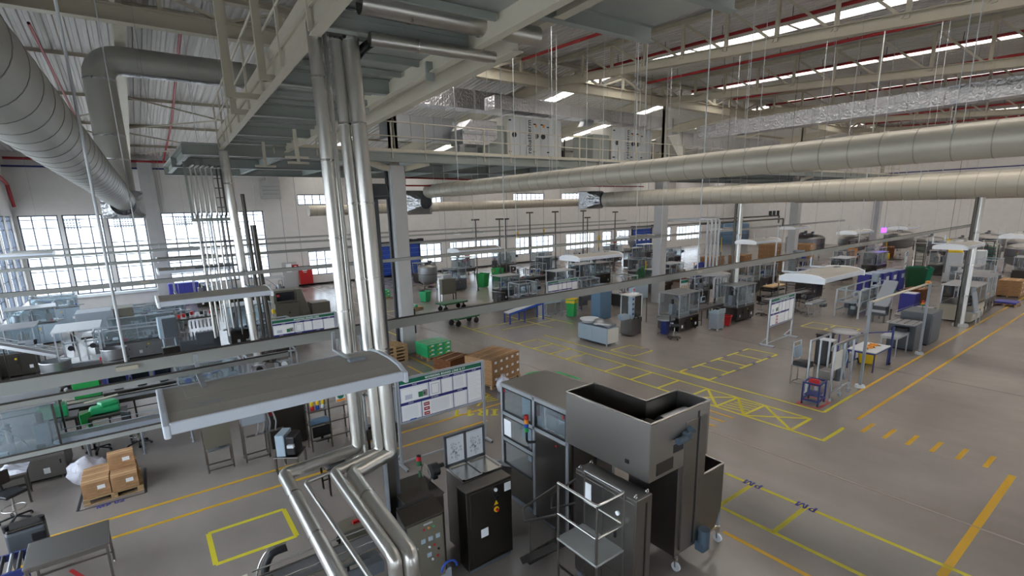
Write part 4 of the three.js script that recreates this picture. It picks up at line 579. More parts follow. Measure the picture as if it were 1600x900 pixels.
function stack(what, group, x, y, z, turn, nx, ny, nz, w, h, d, kind, gap = 0.006, skip) {
  for (let j = 0; j < ny; j++) for (let k = 0; k < nz; k++) for (let i = 0; i < nx; i++) {
    if (skip && skip(i, j, k)) continue; if (j < ny - 1 && k > 0 && k < nz - 1 && i > 0 && i < nx - 1) continue;
    const lx = (i - (nx - 1) / 2) * (w + gap), lz = ((nz - 1) / 2 - k) * (d + gap), c = Math.cos(turn), s = Math.sin(turn);
    carton(`${what}, ${lay(j, ny)} layer, ${k === 0 ? 'front' : nth[k]} row, ${nth[i]} from left`, group, x + lx * c + lz * s, y + j * (h + 0.003), z - lx * s + lz * c, turn, w, h, d, kind);
  }
}
function bin(label, x, z, m, h = 0.9, r = 0.28, liner) { const o = thing('bin', label, 'bin', [x, 0, z], 0.4); b().ext([[-r * 0.8, -r * 0.75], [r * 0.8, -r * 0.75], [r * 0.8, r * 0.75], [-r * 0.8, r * 0.75]], h * 0.05, 0, 0.03, 0, -Math.PI / 2).mesh('base', m, o); const g = b(), k = 0.78; for (const [a, c] of [[[-1, 1], [1, 1]], [[1, 1], [1, -1]], [[1, -1], [-1, -1]], [[-1, -1], [-1, 1]]]) { g.quad([a[0] * r * k, 0.05, a[1] * r * k], [c[0] * r * k, 0.05, c[1] * r * k], [c[0] * r, h, c[1] * r], [a[0] * r, h, a[1] * r]); g.beam([a[0] * r, h, a[1] * r], [c[0] * r, h, c[1] * r], 0.05, 0.05); } g.mesh('bin_body', m, o); if (liner) b().rb(r * 2.15, h * 0.28, r * 2.15, 0, h * 0.95, 0, 0.05).mesh('lid', liner, o); for (const s of [-1, 1]) b().cyl(0.07, 0.07, 0.05, s * r * 0.6, 0.07, -r * 0.7, 12, 0, Math.PI / 2).mesh('wheel', M.black, o); return o; }
function stool(label, x, z, back = 0) {
  const o = thing('swivel_stool', label, 'stool', [x, 0, z], rr(0, 3)); const g = b(); for (let i = 0; i < 5; i++) { const a = i * 1.2566; g.beam([0, 0.12, 0], [0.28 * Math.cos(a), 0.07, 0.28 * Math.sin(a)], 0.04, 0.03); } g.mesh('star_base', M.black, o); for (let i = 0; i < 5; i++) { const a = i * 1.2566; b().cyl(0.035, 0.035, 0.03, 0.28 * Math.cos(a), 0.035, 0.28 * Math.sin(a), 10, 0, Math.PI / 2).mesh('castor', M.black, o); }
  b().cyl(0.025, 0.025, 0.5, 0, 0.37, 0).mesh('column', M.chrome, o); b().torus(0.2, 0.012, 0, 0.3, 0, Math.PI / 2).mesh('foot_ring', M.chrome, o); b().rb(0.42, 0.07, 0.4, 0, 0.64, 0, 0.03).mesh('seat', back || M.black, o); b().rb(0.36, 0.3, 0.05, 0, 0.95, -0.22, 0.024).beam([0, 0.62, -0.18], [0, 0.85, -0.24], 0.04, 0.02).mesh('backrest', back || M.black, o); return o;
}
function tube4(o, w, d, h, m, t = 0.04) { for (const x of [-1, 1]) for (const z of [-1, 1]) b().beam([x * w / 2, 0.08, z * d / 2], [x * w / 2, h, z * d / 2], t, t).mesh('leg', m, o); for (const y of [0.15, h - t / 2]) for (const z of [-1, 1]) { b().beam([-w / 2, y, z * d / 2], [w / 2, y, z * d / 2], t, t).mesh('rail', m, o); b().beam([z * w / 2, y, -d / 2], [z * w / 2, y, d / 2], t, t).mesh('rail', m, o); } }
// person: one continuous body surface from tapered capsules, then clothing pieces as parts
function person(label, x, z, turn, pose, shirt, trousers, cap, sc = 1) {
  const o = thing('person', label, 'person', [x, 0, z], turn), J = pose, N = 64, S = 1.05, mc = new MarchingCubes(N, M.skin, false, false, 60000), f = mc.field;
  const bones = [['pel', 'chest', 0.15, 0.17], ['chest', 'neck', 0.13, 0.06], ['neck', 'head', 0.06, 0.1], ['head', 'top', 0.1, 0.085], ['sL', 'sR', 0.08, 0.08], ['hL', 'hR', 0.11, 0.11]];
  for (const s of ['L', 'R']) bones.push(['s' + s, 'e' + s, 0.062, 0.048], ['e' + s, 'w' + s, 0.048, 0.034], ['w' + s, 'f' + s, 0.036, 0.022], ['h' + s, 'k' + s, 0.1, 0.066], ['k' + s, 'a' + s, 0.066, 0.045], ['a' + s, 't' + s, 0.048, 0.04]);
  const P = new THREE.Vector3(), seg = bones.map(([a, c, r0, r1]) => [V(...J[a]), V(...J[c]), r0, r1]);
  for (let k = 0; k < N; k++) for (let j = 0; j < N; j++) for (let i = 0; i < N; i++) {
    P.set(((i - N / 2) / (N / 2)) * S, ((j - N / 2) / (N / 2)) * S + 0.92, ((k - N / 2) / (N / 2)) * S); let acc = 0;
    for (const [a, c, r0, r1] of seg) { const ab = c.clone().sub(a), t = Math.max(0, Math.min(1, P.clone().sub(a).dot(ab) / ab.lengthSq())); acc += Math.exp(-28 * (P.distanceTo(ab.multiplyScalar(t).add(a)) - (r0 + (r1 - r0) * t))); }
    f[i + j * N + k * N * N] = Math.log(Math.max(acc, 1e-9)) / 28;
  }
  mc.isolation = 0; mc.update();
  const n = mc.count ?? mc.geometry.drawRange.count, pos = new Float32Array(mc.positionArray.slice(0, n * 3)), col = new Float32Array(n * 3);
  const C = (c) => new THREE.Color(c), cs = C(shirt), ct = C(trousers), ck = C(0xa97b60), cb = C(0x26262a);
  for (let i = 0; i < n; i++) { const px = pos[3 * i] * S, py = pos[3 * i + 1] * S + 0.92, pz = pos[3 * i + 2] * S; pos[3 * i] = px * sc; pos[3 * i + 1] = py * sc; pos[3 * i + 2] = pz * sc; P.set(px, py, pz); let best = 9, bi = 0; seg.forEach(([a, c, r0], q) => { const ab = c.clone().sub(a), t = Math.max(0, Math.min(1, P.clone().sub(a).dot(ab) / ab.lengthSq())), dd = P.distanceTo(ab.multiplyScalar(t).add(a)) - r0; if (dd < best) { best = dd; bi = q; } }); const nm = bones[bi][0] + bones[bi][1]; const c = /neckhead|headtop|^w|chestneck/.test(nm) && !/^wL$/.test(nm) ? (/chestneck/.test(nm) && P.distanceTo(V(...J.neck)) > 0.1 ? cs : ck) : /^h[LR]|^k/.test(nm) ? ct : /^a/.test(nm) ? cb : cs; col.set([c.r, c.g, c.b], 3 * i); }
  const g = new THREE.BufferGeometry(); g.setAttribute('position', new THREE.BufferAttribute(pos, 3)); g.setAttribute('normal', new THREE.BufferAttribute(new Float32Array(mc.normalArray.slice(0, n * 3)), 3)); g.setAttribute('color', new THREE.BufferAttribute(col, 3)); g.computeVertexNormals();
  const m = new THREE.Mesh(g, new THREE.MeshStandardMaterial({ vertexColors: true, roughness: 0.8 })); m.name = numbered('body'); o.add(m);
  const h = V(...J.top).multiplyScalar(sc); b().dome(0.115 * sc, 0.1 * sc, h.x, h.y - 0.02, h.z, 16).box(0.16 * sc, 0.012, 0.08 * sc, h.x, h.y - 0.015, h.z + 0.12 * sc).mesh('cap', cap, o); return o;
}
const standing = { pel: [0, 0.98, 0], chest: [0, 1.28, 0.02], neck: [0, 1.5, 0.02], head: [0, 1.6, 0.04], top: [0, 1.68, 0.04], sL: [-0.17, 1.42, 0], sR: [0.17, 1.42, 0], eL: [-0.24, 1.14, 0.05], eR: [0.24, 1.14, 0.05], wL: [-0.2, 1.02, 0.26], wR: [0.2, 1.02, 0.26], fL: [-0.17, 1.0, 0.36], fR: [0.17, 1.0, 0.36], hL: [-0.09, 0.92, 0], hR: [0.09, 0.92, 0], kL: [-0.11, 0.5, 0.02], kR: [0.11, 0.5, 0.02], aL: [-0.12, 0.09, -0.02], aR: [0.12, 0.09, -0.02], tL: [-0.13, 0.05, 0.16], tR: [0.13, 0.05, 0.16] };
const bending = { ...standing, pel: [0, 0.96, -0.12], chest: [0, 1.18, 0.12], neck: [0, 1.3, 0.3], head: [0, 1.36, 0.4], top: [0, 1.42, 0.45], sL: [-0.17, 1.27, 0.2], sR: [0.17, 1.27, 0.2], eL: [-0.22, 1.0, 0.3], eR: [0.22, 1.0, 0.3], wL: [-0.16, 0.88, 0.5], wR: [0.16, 0.88, 0.5], fL: [-0.13, 0.86, 0.6], fR: [0.13, 0.86, 0.6], hL: [-0.09, 0.92, -0.1], hR: [0.09, 0.92, -0.1] };
// ---------------------------------------------------------------- right foreground: hopper line
{ const o = thing('hopper_feeder', 'tall stainless hopper and elevator on castors, biggest machine in the foreground', 'machine', [6.5, 0, -5]);
  const W = [[-0.72, 0.65], [0.8, 0.65], [0.8, 0.02], [-0.02, 0.02], [-0.02, -1.15], [-0.72, -1.15]], g = b();
  for (let i = 0; i < 6; i++) { const p = W[i], q = W[(i + 1) % 6]; b().beam([p[0], 2.575, p[1]], [q[0], 2.575, q[1]], 0.016, 0.95).mesh('hopper_wall', M.steelH, o); g.beam([p[0], 3.05, p[1]], [q[0], 3.05, q[1]], 0.035, 0.02); }
  g.mesh('rolled_rim', M.chrome, o); b().bx(-0.72, 0.0, 2.1, 2.12, -1.15, 0.65).bx(0, 0.8, 2.1, 2.12, 0.02, 0.65).mesh('hopper_floor', M.steelD, o);
  b().rb(0.5, 0.34, 0.5, -0.28, 2.62, 0.3, 0.04).mesh('drum_cover', M.steelD, o); b().beam([-0.7, 2.72, -0.02], [0.0, 2.72, -0.02], 0.03, 0.05).mesh('stay', M.steelD, o); b().cyl(0.14, 0.14, 0.66, 0.35, 2.72, 0.3, 20, 0, Math.PI / 2).mesh('top_roller', M.steelL, o);
  b().rb(0.7, 1.66, 1.0, 0.4, 1.28, 0.14, 0.01).mesh('column_housing', M.steel, o); b().rb(0.32, 2.3, 0.05, 0.3, 1.7, 0.655, 0.01).rb(0.2, 2.3, 0.05, 0.63, 1.7, 0.655, 0.01).mesh('column_cover', M.steel, o); b().bx(0.47, 0.52, 0.55, 2.95, 0.64, 0.665).mesh('belt_slot', M.black, o);
  b().rb(0.42, 0.2, 0.012, -0.35, 2.26, 0.662, 0.01).mesh('vent_plate', M.steelD, o); b().box(0.012, 0.06, 0.07, -0.735, 2.3, 0.24).mesh('latch_hole', M.black, o); b().rb(0.26, 0.14, 0.012, -0.02, 2.48, 0.662, 0.01).mesh('opening', M.black, o);
  b().cyl(0.055, 0.055, 0.2, -0.06, 2.64, 0.74, 16, 0, Math.PI / 2).rb(0.12, 0.14, 0.12, 0.1, 2.66, 0.72, 0.03).cyl(0.045, 0.045, 0.16, 0.22, 2.72, 0.72, 14, 0.3, 1.0).mesh('gear_motor', M.motor, o);
  b().cyl(0.1, 0.1, 0.3, 0.7, 0.62, 0.76, 16).rb(0.2, 0.18, 0.18, 0.7, 0.45, 0.74, 0.03).mesh('lower_motor', M.motor, o);
  const Z0 = -0.4, Z1 = 0.62; for (const z of [Z0, Z1]) b().ext([[0.78, 1.7], [1.42, 1.7], [1.42, 0.85], [1.25, 0.5], [0.78, 0.42]], 0.012, 0, 0, z).mesh('bin_side', M.steel, o);
  b().bx(1.41, 1.425, 0.85, 1.7, Z0, Z1).beam([1.42, 0.86, 0.11], [1.25, 0.5, 0.11], 1.02, 0.012).bx(0.78, 1.42, 1.1, 1.11, Z0, Z1).mesh('feed_bin', M.steel, o); b().beam([0.78, 1.7, Z1], [1.42, 1.7, Z1], 0.03, 0.02).beam([1.42, 1.7, Z0], [1.42, 1.7, Z1], 0.03, 0.02).mesh('bin_rim', M.chrome, o);
  for (const z of [0.5, -0.5]) b().beam([0.25, 0.33, z], [1.6, 0.33, z], 0.05, 0.05).mesh('base_rail', M.chrome, o); for (const x of [0.3, 1.58]) b().beam([x, 0.33, -0.5], [x, 0.33, 0.5], 0.05, 0.05).mesh('base_rail', M.chrome, o);
  for (const x of [0.3, 1.58]) for (const z of [0.5, -0.5]) { const c = new THREE.Group(); c.name = numbered('castor'); c.position.set(x, 0, z); o.add(c); b().cyl(0.08, 0.08, 0.045, 0, 0.08, 0.02, 20, 0, Math.PI / 2).mesh('wheel', M.white, c); b().beam([0, 0.08, 0.02], [0, 0.24, 0], 0.07, 0.02).cyl(0.05, 0.05, 0.1, 0, 0.27, 0).mesh('fork', M.chrome, c); }
  b().rb(0.06, 0.4, 0.1, 1.45, 0.62, 0.55, 0.02).mesh('side_latch', M.grey, o);
  b().bx(-0.7, -0.64, 0.02, 2.1, -1.1, -1.04).bx(-0.1, -0.04, 0.02, 2.1, -1.1, -1.04).mesh('rear_support', M.steelD, o); }
{ const o = thing('steel_cabinet', 'stainless switch cabinet with lifting eyes standing in front of the hopper', 'cabinet', [5.56, 0, -4.87]);
  b().rb(0.36, 1.9, 1.26, 0, 1.05, 0, 0.012).mesh('casing', M.steel, o); b().bx(-0.17, 0.17, 0, 0.1, -0.6, 0.6).mesh('plinth', M.greyD, o); for (const z of [-0.32, 0.31]) b().rb(0.02, 1.78, 0.6, -0.185, 1.05, z, 0.008).mesh('door', M.steel, o);
  b().rb(0.012, 0.3, 0.13, -0.2, 1.72, -0.32, 0.004).mesh('label', M.paper, o); b().cyl(0.035, 0.035, 0.03, -0.205, 1.66, 0.3, 14, 0, Math.PI / 2).mesh('indicator', M.lens, o); sticker(o, -0.2, 1.52, 0.3, 0.006, 0.08, M.yellow); b().box(0.03, 0.14, 0.03, -0.21, 1.3, 0.26).mesh('door_handle', M.black, o);
  for (const x of [-0.13, 0.13]) for (const z of [-0.57, 0.57]) b().torus(0.03, 0.01, x, 2.03, z).mesh('lifting_eye', M.chrome, o); b().bx(0.03, 0.06, 0.12, 1.9, 0.625, 0.64).mesh('edge_seam', M.steelD, o); }
{ const o = thing('operator_platform', 'small raised step platform with shiny handrails beside the switch cabinet', 'platform', [5.08, 0, -4.87]);
  b().rb(0.62, 0.04, 0.86, 0, 1.08, 0, 0.006).mesh('deck', M.plate, o); for (const x of [-0.29, 0.29]) for (const z of [-0.41, 0.41]) b().bar([x, 0, z], [x, 2.05, z], 0.021, 10).mesh('post', M.steel, o);
  for (const y of [2.05, 1.52]) b().tube([[-0.29, y, -0.41], [-0.29, y, 0.41], [0.29, y, 0.41], [0.29, y, -0.41]], 0.023, 12, 0.06).mesh('handrail', M.chrome, o);
  for (const x of [-0.31, 0.31]) { b().tube([[x, 2.0, -0.42], [x, 1.2, -1.26], [x, 0.93, -1.26], [x, 1.5, -0.42]], 0.02, 10, 0.05).mesh('stair_rail', M.steel, o); b().bar([x, 1.02, -1.1], [x, 0.25, -1.1], 0.016, 8).mesh('rail_post', M.steel, o); b().beam([x, 0.95, -0.43], [x, 0.1, -1.35], 0.02, 0.12).mesh('stringer', M.steel, o); }
  for (let i = 0; i < 4; i++) b().rb(0.6, 0.03, 0.24, 0, 0.85 - 0.23 * i, -0.56 - 0.23 * i, 0.006).mesh('tread', M.steelD, o); b().beam([-0.29, 0.6, -0.41], [-0.29, 0.6, 0.41], 0.03, 0.03).beam([0.29, 0.6, -0.41], [0.29, 0.6, 0.41], 0.03, 0.03).mesh('brace', M.steel, o); }
{ const o = thing('bagging_machine', 'windowed stainless bagging machine behind the hopper, with tower lamp on its near side', 'machine', [6.48, 0, -7.2]);
  const X0 = -0.61, X1 = 0.6, T = 2.65; b().rb(1.24, 0.03, 2.04, 0, T, 0, 0.01).mesh('roof_plate', M.steel, o);
  for (const [x, z] of [[X0, -1], [X0, 0.05], [X0, 1], [X1, -1], [X1, 1]]) b().bx(x - 0.03, x + 0.03, 0.1, T, z - 0.03, z + 0.03).mesh('post', M.alu, o);
  for (const y of [2.61, 2.0, 1.42]) b().bx(X0 - 0.03, X0 + 0.03, y - 0.035, y + 0.035, -1, y > 1.9 ? 1 : 0.05).mesh('window_rail', M.alu, o);
  for (const [y0, y1, z0, z1] of [[2.04, 2.57, -0.96, -0.02], [2.04, 2.57, 0.1, 0.96], [1.46, 1.96, -0.96, 0.0], [0.85, 1.38, -0.96, 0.0]]) { b().bx(X0 - 0.005, X0 + 0.005, y0, y1, z0, z1).mesh('window_pane', M.guard, o); b().bx(X0 - 0.02, X0 + 0.02, y0 - 0.02, y0 + 0.03, z0 - 0.03, z1 + 0.03).bx(X0 - 0.02, X0 + 0.02, y1 - 0.03, y1 + 0.02, z0 - 0.03, z1 + 0.03).bx(X0 - 0.02, X0 + 0.02, y0, y1, z0 - 0.03, z0 + 0.02).bx(X0 - 0.02, X0 + 0.02, y0, y1, z1 - 0.02, z1 + 0.03).mesh('window_gasket', M.black, o); }
  b().bx(X1 - 0.005, X1 + 0.005, 0.85, 2.55, -0.96, 0.96).mesh('rear_pane', M.guard, o);
  b().rb(0.04, 1.85, 0.92, X0 + 0.01, 1.03, 0.52, 0.01).mesh('lower_door', M.steel, o); b().rb(1.2, 2.52, 0.03, 0, 1.36, 1.0, 0.01).mesh('end_panel', M.steel, o); b().rb(1.18, 0.7, 1.0, 0, 0.45, -0.48, 0.01).mesh('base_body', M.steelD, o); b().bx(X0, X1, 0.06, 0.16, -1, 1).mesh('base_frame', M.greyD, o);
  b().bx(-0.4, -0.36, 1.5, 2.5, -0.6, 0.05).bx(-0.3, -0.26, 0.95, 1.9, -0.55, 0.0).mesh('mounting_plate', M.greyB, o); b().cyl(0.07, 0.07, 0.5, -0.2, 1.75, -0.6, 16, 0, Math.PI / 2).cyl(0.05, 0.05, 0.5, -0.2, 1.25, -0.5, 16, 0, Math.PI / 2).mesh('film_roller', M.chrome, o);
  b().cyl(0.2, 0.2, 0.06, -0.34, 2.25, 0.3, 22, 0, Math.PI / 2).cyl(0.12, 0.12, 0.1, -0.32, 2.2, -0.2, 20, 0, Math.PI / 2).mesh('pulley', M.steelL, o); b().rb(0.5, 0.3, 0.7, -0.2, 2.15, 0.55, 0.03).mesh('forming_chute', M.steelL, o); b().rb(0.12, 0.28, 0.1, -0.45, 2.3, -0.08, 0.02).mesh('actuator', M.black, o); b().rb(0.5, 0.14, 0.2, -0.1, 1.05, -0.3, 0.03).mesh('sealing_jaw', M.steel, o);
  b().rb(0.012, 0.36, 0.24, X0 - 0.03, 1.7, -0.8, 0.04).mesh('notice_plate', M.paper, o); b().box(0.02, 0.03, 0.03, X0 - 0.03, 1.86, 0.7).mesh('indicator', M.red, o);
  b().tube([[X0 - 0.02, 1.72, 0.1], [X0 - 0.16, 1.72, 0.0], [X0 - 0.16, 1.95, 0.0]], 0.025, 10, 0.07).mesh('lamp_arm', M.black, o); [M.green, M.blue, M.orange, M.red].forEach((m, i) => b().cyl(0.045, 0.045, 0.085, X0 - 0.16, 1.99 + 0.085 * i, 0.0, 16).mesh('lamp_segment', m, o));
  b().bar([0.1, 2.2, 1.03], [0.22, 2.05, 1.06], 0.025).mesh('door_handle', M.chrome, o); for (const z of [-0.9, 0.9]) b().rb(0.02, 0.07, 0.03, X0 - 0.02, 2.5, z, 0.005).mesh('interlock', M.red, o); }
{ const o = thing('electrical_cabinet', 'dark stainless electrical cabinet with yellow red main switch, lower centre foreground', 'cabinet', [4.36, 0, -6.7]);
  b().rb(0.95, 1.5, 0.3, 0, 0.85, 0, 0.015).mesh('casing', M.steelD, o); b().rb(0.86, 1.4, 0.02, 0.02, 0.85, 0.155, 0.008).mesh('door', M.steelD, o); b().bx(-0.44, 0.44, 0.03, 0.1, -0.12, 0.12).mesh('plinth', M.greyD, o);
  b().rb(0.14, 0.16, 0.008, 0.37, 1.44, 0.17, 0.004).mesh('certificate', M.paper, o); b().rb(0.15, 0.16, 0.008, -0.14, 0.74, 0.17, 0.004).mesh('notice', M.paper, o); b().cyl(0.03, 0.03, 0.03, 0.11, 1.47, 0.18, 14, Math.PI / 2).mesh('indicator', M.lens, o); b().cyl(0.035, 0.035, 0.06, 0.11, 1.34, 0.19, 14, Math.PI / 2).mesh('lock', M.black, o);
  b().ext([[-0.045, 0], [0.045, 0], [0, 0.08]], 0.006, 0.12, 1.18, 0.166).mesh('warning_triangle', M.yellow, o); b().cyl(0.05, 0.05, 0.02, 0.12, 1.09, 0.175, 18, Math.PI / 2).mesh('switch_plate', M.yellow, o); b().cyl(0.028, 0.026, 0.05, 0.12, 1.09, 0.2, 14, Math.PI / 2).mesh('main_switch', M.red, o); }
{ const o = thing('lidded_box', 'open stainless box whose raised lid holds two printed drawings', 'machine', [4.5, 0, -7.2]);
  b().rb(0.86, 1.5, 0.62, 0, 0.82, -0.03, 0.012).mesh('box_body', M.steel, o); b().bx(-0.43, 0.43, 1.575, 1.6, 0.24, 0.28).bx(-0.43, 0.43, 1.575, 1.6, -0.34, -0.3).bx(-0.43, -0.39, 1.575, 1.6, -0.34, 0.28).bx(0.39, 0.43, 1.575, 1.6, -0.34, 0.28).bx(-0.02, 0.02, 1.575, 1.6, -0.34, 0.28).mesh('top_rim', M.chrome, o);
  for (const x of [-0.21, 0.21]) b().bx(x - 0.18, x + 0.18, 1.571, 1.578, -0.3, 0.24).mesh('inset_plate', M.chrome, o);
  b().bx(-0.44, 0.44, 1.6, 1.63, -0.36, -0.32).bx(-0.44, 0.44, 2.17, 2.21, -0.36, -0.32).bx(-0.44, -0.4, 1.6, 2.2, -0.36, -0.32).bx(0.4, 0.44, 1.6, 2.2, -0.36, -0.32).bx(-0.02, 0.02, 1.6, 2.2, -0.36, -0.32).bx(-0.42, 0.42, 1.61, 2.19, -0.365, -0.35).mesh('lid_frame', M.greyD, o);
  const m = canvasMat(256, 340, (g, w, h) => { g.fillStyle = '#d9dde2'; g.fillRect(0, 0, w, h); g.strokeStyle = '#3a3f46'; g.lineWidth = 2; seed = 91; for (let i = 0; i < 34; i++) { const x = 30 + rnd() * 150 + i % 3 * 12, y = 300 - i * 5 - rnd() * 60; g.strokeRect(x, y, 8 + rnd() * 26, 5 + rnd() * 16); g.beginPath(); g.moveTo(x, y); g.lineTo(x + 30 * rnd(), y - 24 * rnd()); g.stroke(); } g.fillStyle = '#7b8088'; for (let i = 0; i < 9; i++) g.fillRect(20 + 20 * i, 14, 13, 4); });
  printed('drawing', m, 0.36, 0.52, o, -0.21, 1.9, -0.325); printed('drawing', m, 0.36, 0.52, o, 0.21, 1.9, -0.325);
  b().rb(0.3, 0.7, 0.4, 0.62, 0.5, -0.2, 0.02).mesh('side_box', M.steelD, o); b().ext([[0, 0], [0.5, 0], [0.5, 0.12], [0, 0.35]], 0.4, 0.43, 1.1, -0.55).mesh('outfeed_chute', M.steel, o); }
{ const o = thing('blister_machine', 'brownish stainless machine with control buttons beside the steel post', 'machine', [3.3, 0, -7.0]);
  b().rb(0.52, 1.5, 0.9, 0.06, 0.82, -0.28, 0.015).mesh('body', M.steelD, o); b().rb(0.68, 0.02, 0.86, 0.0, 1.58, -0.26, 0.006).mesh('top_plate', M.steelD, o);
  b().rb(0.7, 1.2, 0.28, -0.18, 0.85, 0.3, 0.015).mesh('control_cabinet', M.steelD, o); b().ext([[0, 0], [0.28, 0], [0, 0.14]], 0.7, 0.17, 1.45, 0.16, 0, -Math.PI / 2).mesh('sloping_top', M.steelD, o); b().bx(-0.5, 0.15, 1.575, 1.6, 0.1, 0.16).mesh('gap_seal', M.black, o);
  b().rb(0.62, 1.1, 0.02, -0.18, 0.86, 0.445, 0.006).mesh('front_panel', M.olive, o); [M.red, M.orange, M.greenF].forEach((m, i) => b().cyl(0.018, 0.018, 0.02, -0.22 + 0.085 * i, 1.28, 0.462, 12, Math.PI / 2).mesh('pilot_light', m, o)); b().rb(0.16, 0.03, 0.008, -0.14, 1.36, 0.458, 0.003).mesh('name_plate', M.alu, o);
  for (let i = 0; i < 3; i++) b().rb(0.075, 0.075, 0.02, -0.24 + 0.13 * i, 1.08, 0.46, 0.006).mesh('display', M.greyB, o); b().rb(0.075, 0.075, 0.02, -0.15, 0.8, 0.46, 0.006).mesh('display', M.greyB, o); for (const [x, y, m] of [[-0.14, 0.94, M.white], [-0.05, 0.94, M.red], [-0.36, 1.0, M.white], [0.02, 0.84, M.black], [0.0, 0.72, M.red], [-0.1, 0.7, M.white]]) b().cyl(0.018, 0.018, 0.025, x, y, 0.465, 10, Math.PI / 2).mesh('push_button', m, o);
  b().cyl(0.035, 0.035, 0.04, -0.55, 1.08, 0.3, 14, 0, Math.PI / 2).mesh('stop_button', M.red, o);
  b().cyl(0.12, 0.12, 0.14, 0.46, 1.72, -0.4, 22, 0, Math.PI / 2).cyl(0.04, 0.04, 0.1, 0.6, 1.76, -0.4, 12, 0, Math.PI / 2).rb(0.1, 0.14, 0.12, 0.46, 1.62, -0.4, 0.02).mesh('blower', M.black, o); b().torus(0.17, 0.01, 0.3, 1.7, -0.4, 0, Math.PI / 2).mesh('wire_guard', M.steel, o);
  b().bar([0.25, 1.58, -0.55], [0.25, 1.7, -0.55], 0.02).cyl(0.045, 0.045, 0.09, 0.25, 1.86, -0.55, 16).mesh('lamp_stem', M.greenD, o); b().cyl(0.047, 0.047, 0.08, 0.25, 1.95, -0.55, 16).mesh('lamp_segment', M.red, o); b().dome(0.047, 0.03, 0.25, 1.99, -0.55).mesh('lamp_cap', M.black, o);
  b().torus(0.14, 0.02, 0.12, 0.5, 0.6, 0, 0, Math.PI).mesh('blue_hose', M.blue, o); b().rb(0.4, 0.25, 0.3, 0.05, 0.25, 0.3, 0.02).mesh('foot_box', M.grey, o); }
conveyor('stainless infeed conveyor with shiny rails at the bottom edge, leading to the control machine', 1.75, -7.0, -0.02, 2.1, 0.42, 1.15, { side: M.chrome, belt: M.steelL });
{ const o = thing('cable_chain', 'black curved cable chain beside the infeed conveyor at the bottom edge', 'cable chain', [1.15, 0, -7.5]); b().hose([[-0.2, 0.5, 0.1], [-0.25, 0.95, 0], [-0.12, 1.2, -0.05], [0.1, 1.22, -0.05]], 0.06, 8).mesh('chain', M.black, o); b().hose([[-0.32, 0.5, 0.1], [-0.36, 0.98, 0], [-0.16, 1.29, -0.05], [0.1, 1.3, -0.05]], 0.014, 6).mesh('edge_strip', M.chrome, o); b().bar([-0.22, 0.02, 0.1], [-0.22, 0.55, 0.1], 0.03).mesh('stand', M.steel, o); }
{ const o = thing('conveyor_drive', 'small dark drive unit with red connector standing among the insulated pipes', 'machine', [2.5, 0, -8.1]); b().rb(0.6, 0.2, 0.4, 0, 0.75, 0, 0.02).mesh('drive_box', M.olive, o); for (const z of [-0.2, 0.2]) b().beam([-0.3, 0.5, z], [0.3, 0.5, z], 0.04, 0.08).mesh('rail', M.black, o); b().box(0.12, 0.05, 0.06, 0, 0.88, 0.05).mesh('connector', M.red, o); legs(o, 0.6, 0.45, 0.66, M.black); }
{ const o = thing('steel_hatch', 'pale framed machine lid with a grey box at the bottom edge, left of the pipes', 'machine', [0.25, 0, -6.55]); b().rb(0.9, 0.9, 0.9, -0.1, 0.95, 0.1, 0.01).mesh('housing', M.grey, o); b().rb(0.94, 0.04, 0.9, -0.1, 1.42, 0.1, 0.008).mesh('lid', M.steelL, o); b().beam([-0.57, 1.45, -0.36], [0.37, 1.45, -0.36], 0.04, 0.03).mesh('pale_edge', M.beigeL, o); b().rb(0.26, 0.3, 0.4, 0.52, 1.3, 0.0, 0.02).mesh('side_box', M.olive, o); b().dome(0.05, 0.04, 0.1, 1.44, 0.2).mesh('knob', M.chrome, o); legs(o, 0.9, 0.9, 0.52, M.steelD); }

// ---------------------------------------------------------------- left foreground
pallet('wooden pallet under the brown cartons, inside the black floor frame at the left', -1.14, -14.22, 0.03, 1.1, 1.05);
for (let k = 0; k < 3; k++) { carton(`brown carton on the black framed pallet, left column, ${['front', 'middle', 'back'][k]} one`, 'brown cartons on the left pallet', -1.42, 0.146, -13.9 - 0.345 * k, 0.03, 0.5, 0.34, 0.33); carton(`brown carton on the black framed pallet, right column, ${['front', 'middle', 'back'][k]} of the lower ones`, 'brown cartons on the left pallet', -0.9, 0.146, -13.88 - 0.345 * k, 0.03, 0.5, 0.34, 0.33); }
carton('brown carton stacked highest on the right half of the left pallet', 'brown cartons on the left pallet', -0.92, 0.489, -14.35, 0.03, 0.5, 0.34, 0.33);
{ const o = thing('plastic_wrap', 'crumpled clear plastic wrap lying behind the brown cartons on the left pallet', 'wrap', [-1.6, 0.0, -14.9]); seed = 5; const g = b(); const s = new THREE.SphereGeometry(0.42, 18, 12); const p = s.attributes.position; for (let i = 0; i < p.count; i++) { const k = 0.75 + 0.4 * vnoise(p.getX(i) * 7 + 9, p.getZ(i) * 7 + p.getY(i) * 5 + 9, 64, 3); p.setXYZ(i, p.getX(i) * k, (p.getY(i) + 0.42) * k * 0.8, p.getZ(i) * k * 0.6); } s.computeVertexNormals(); g.add(s, 0, 0, 0).mesh('film', M.film, o); }
table('long stainless table in the lower left corner, beside the roller conveyor', -1.6, -10.62, 0.02, 1.1, 0.85, 0.83, M.steel, M.steel);
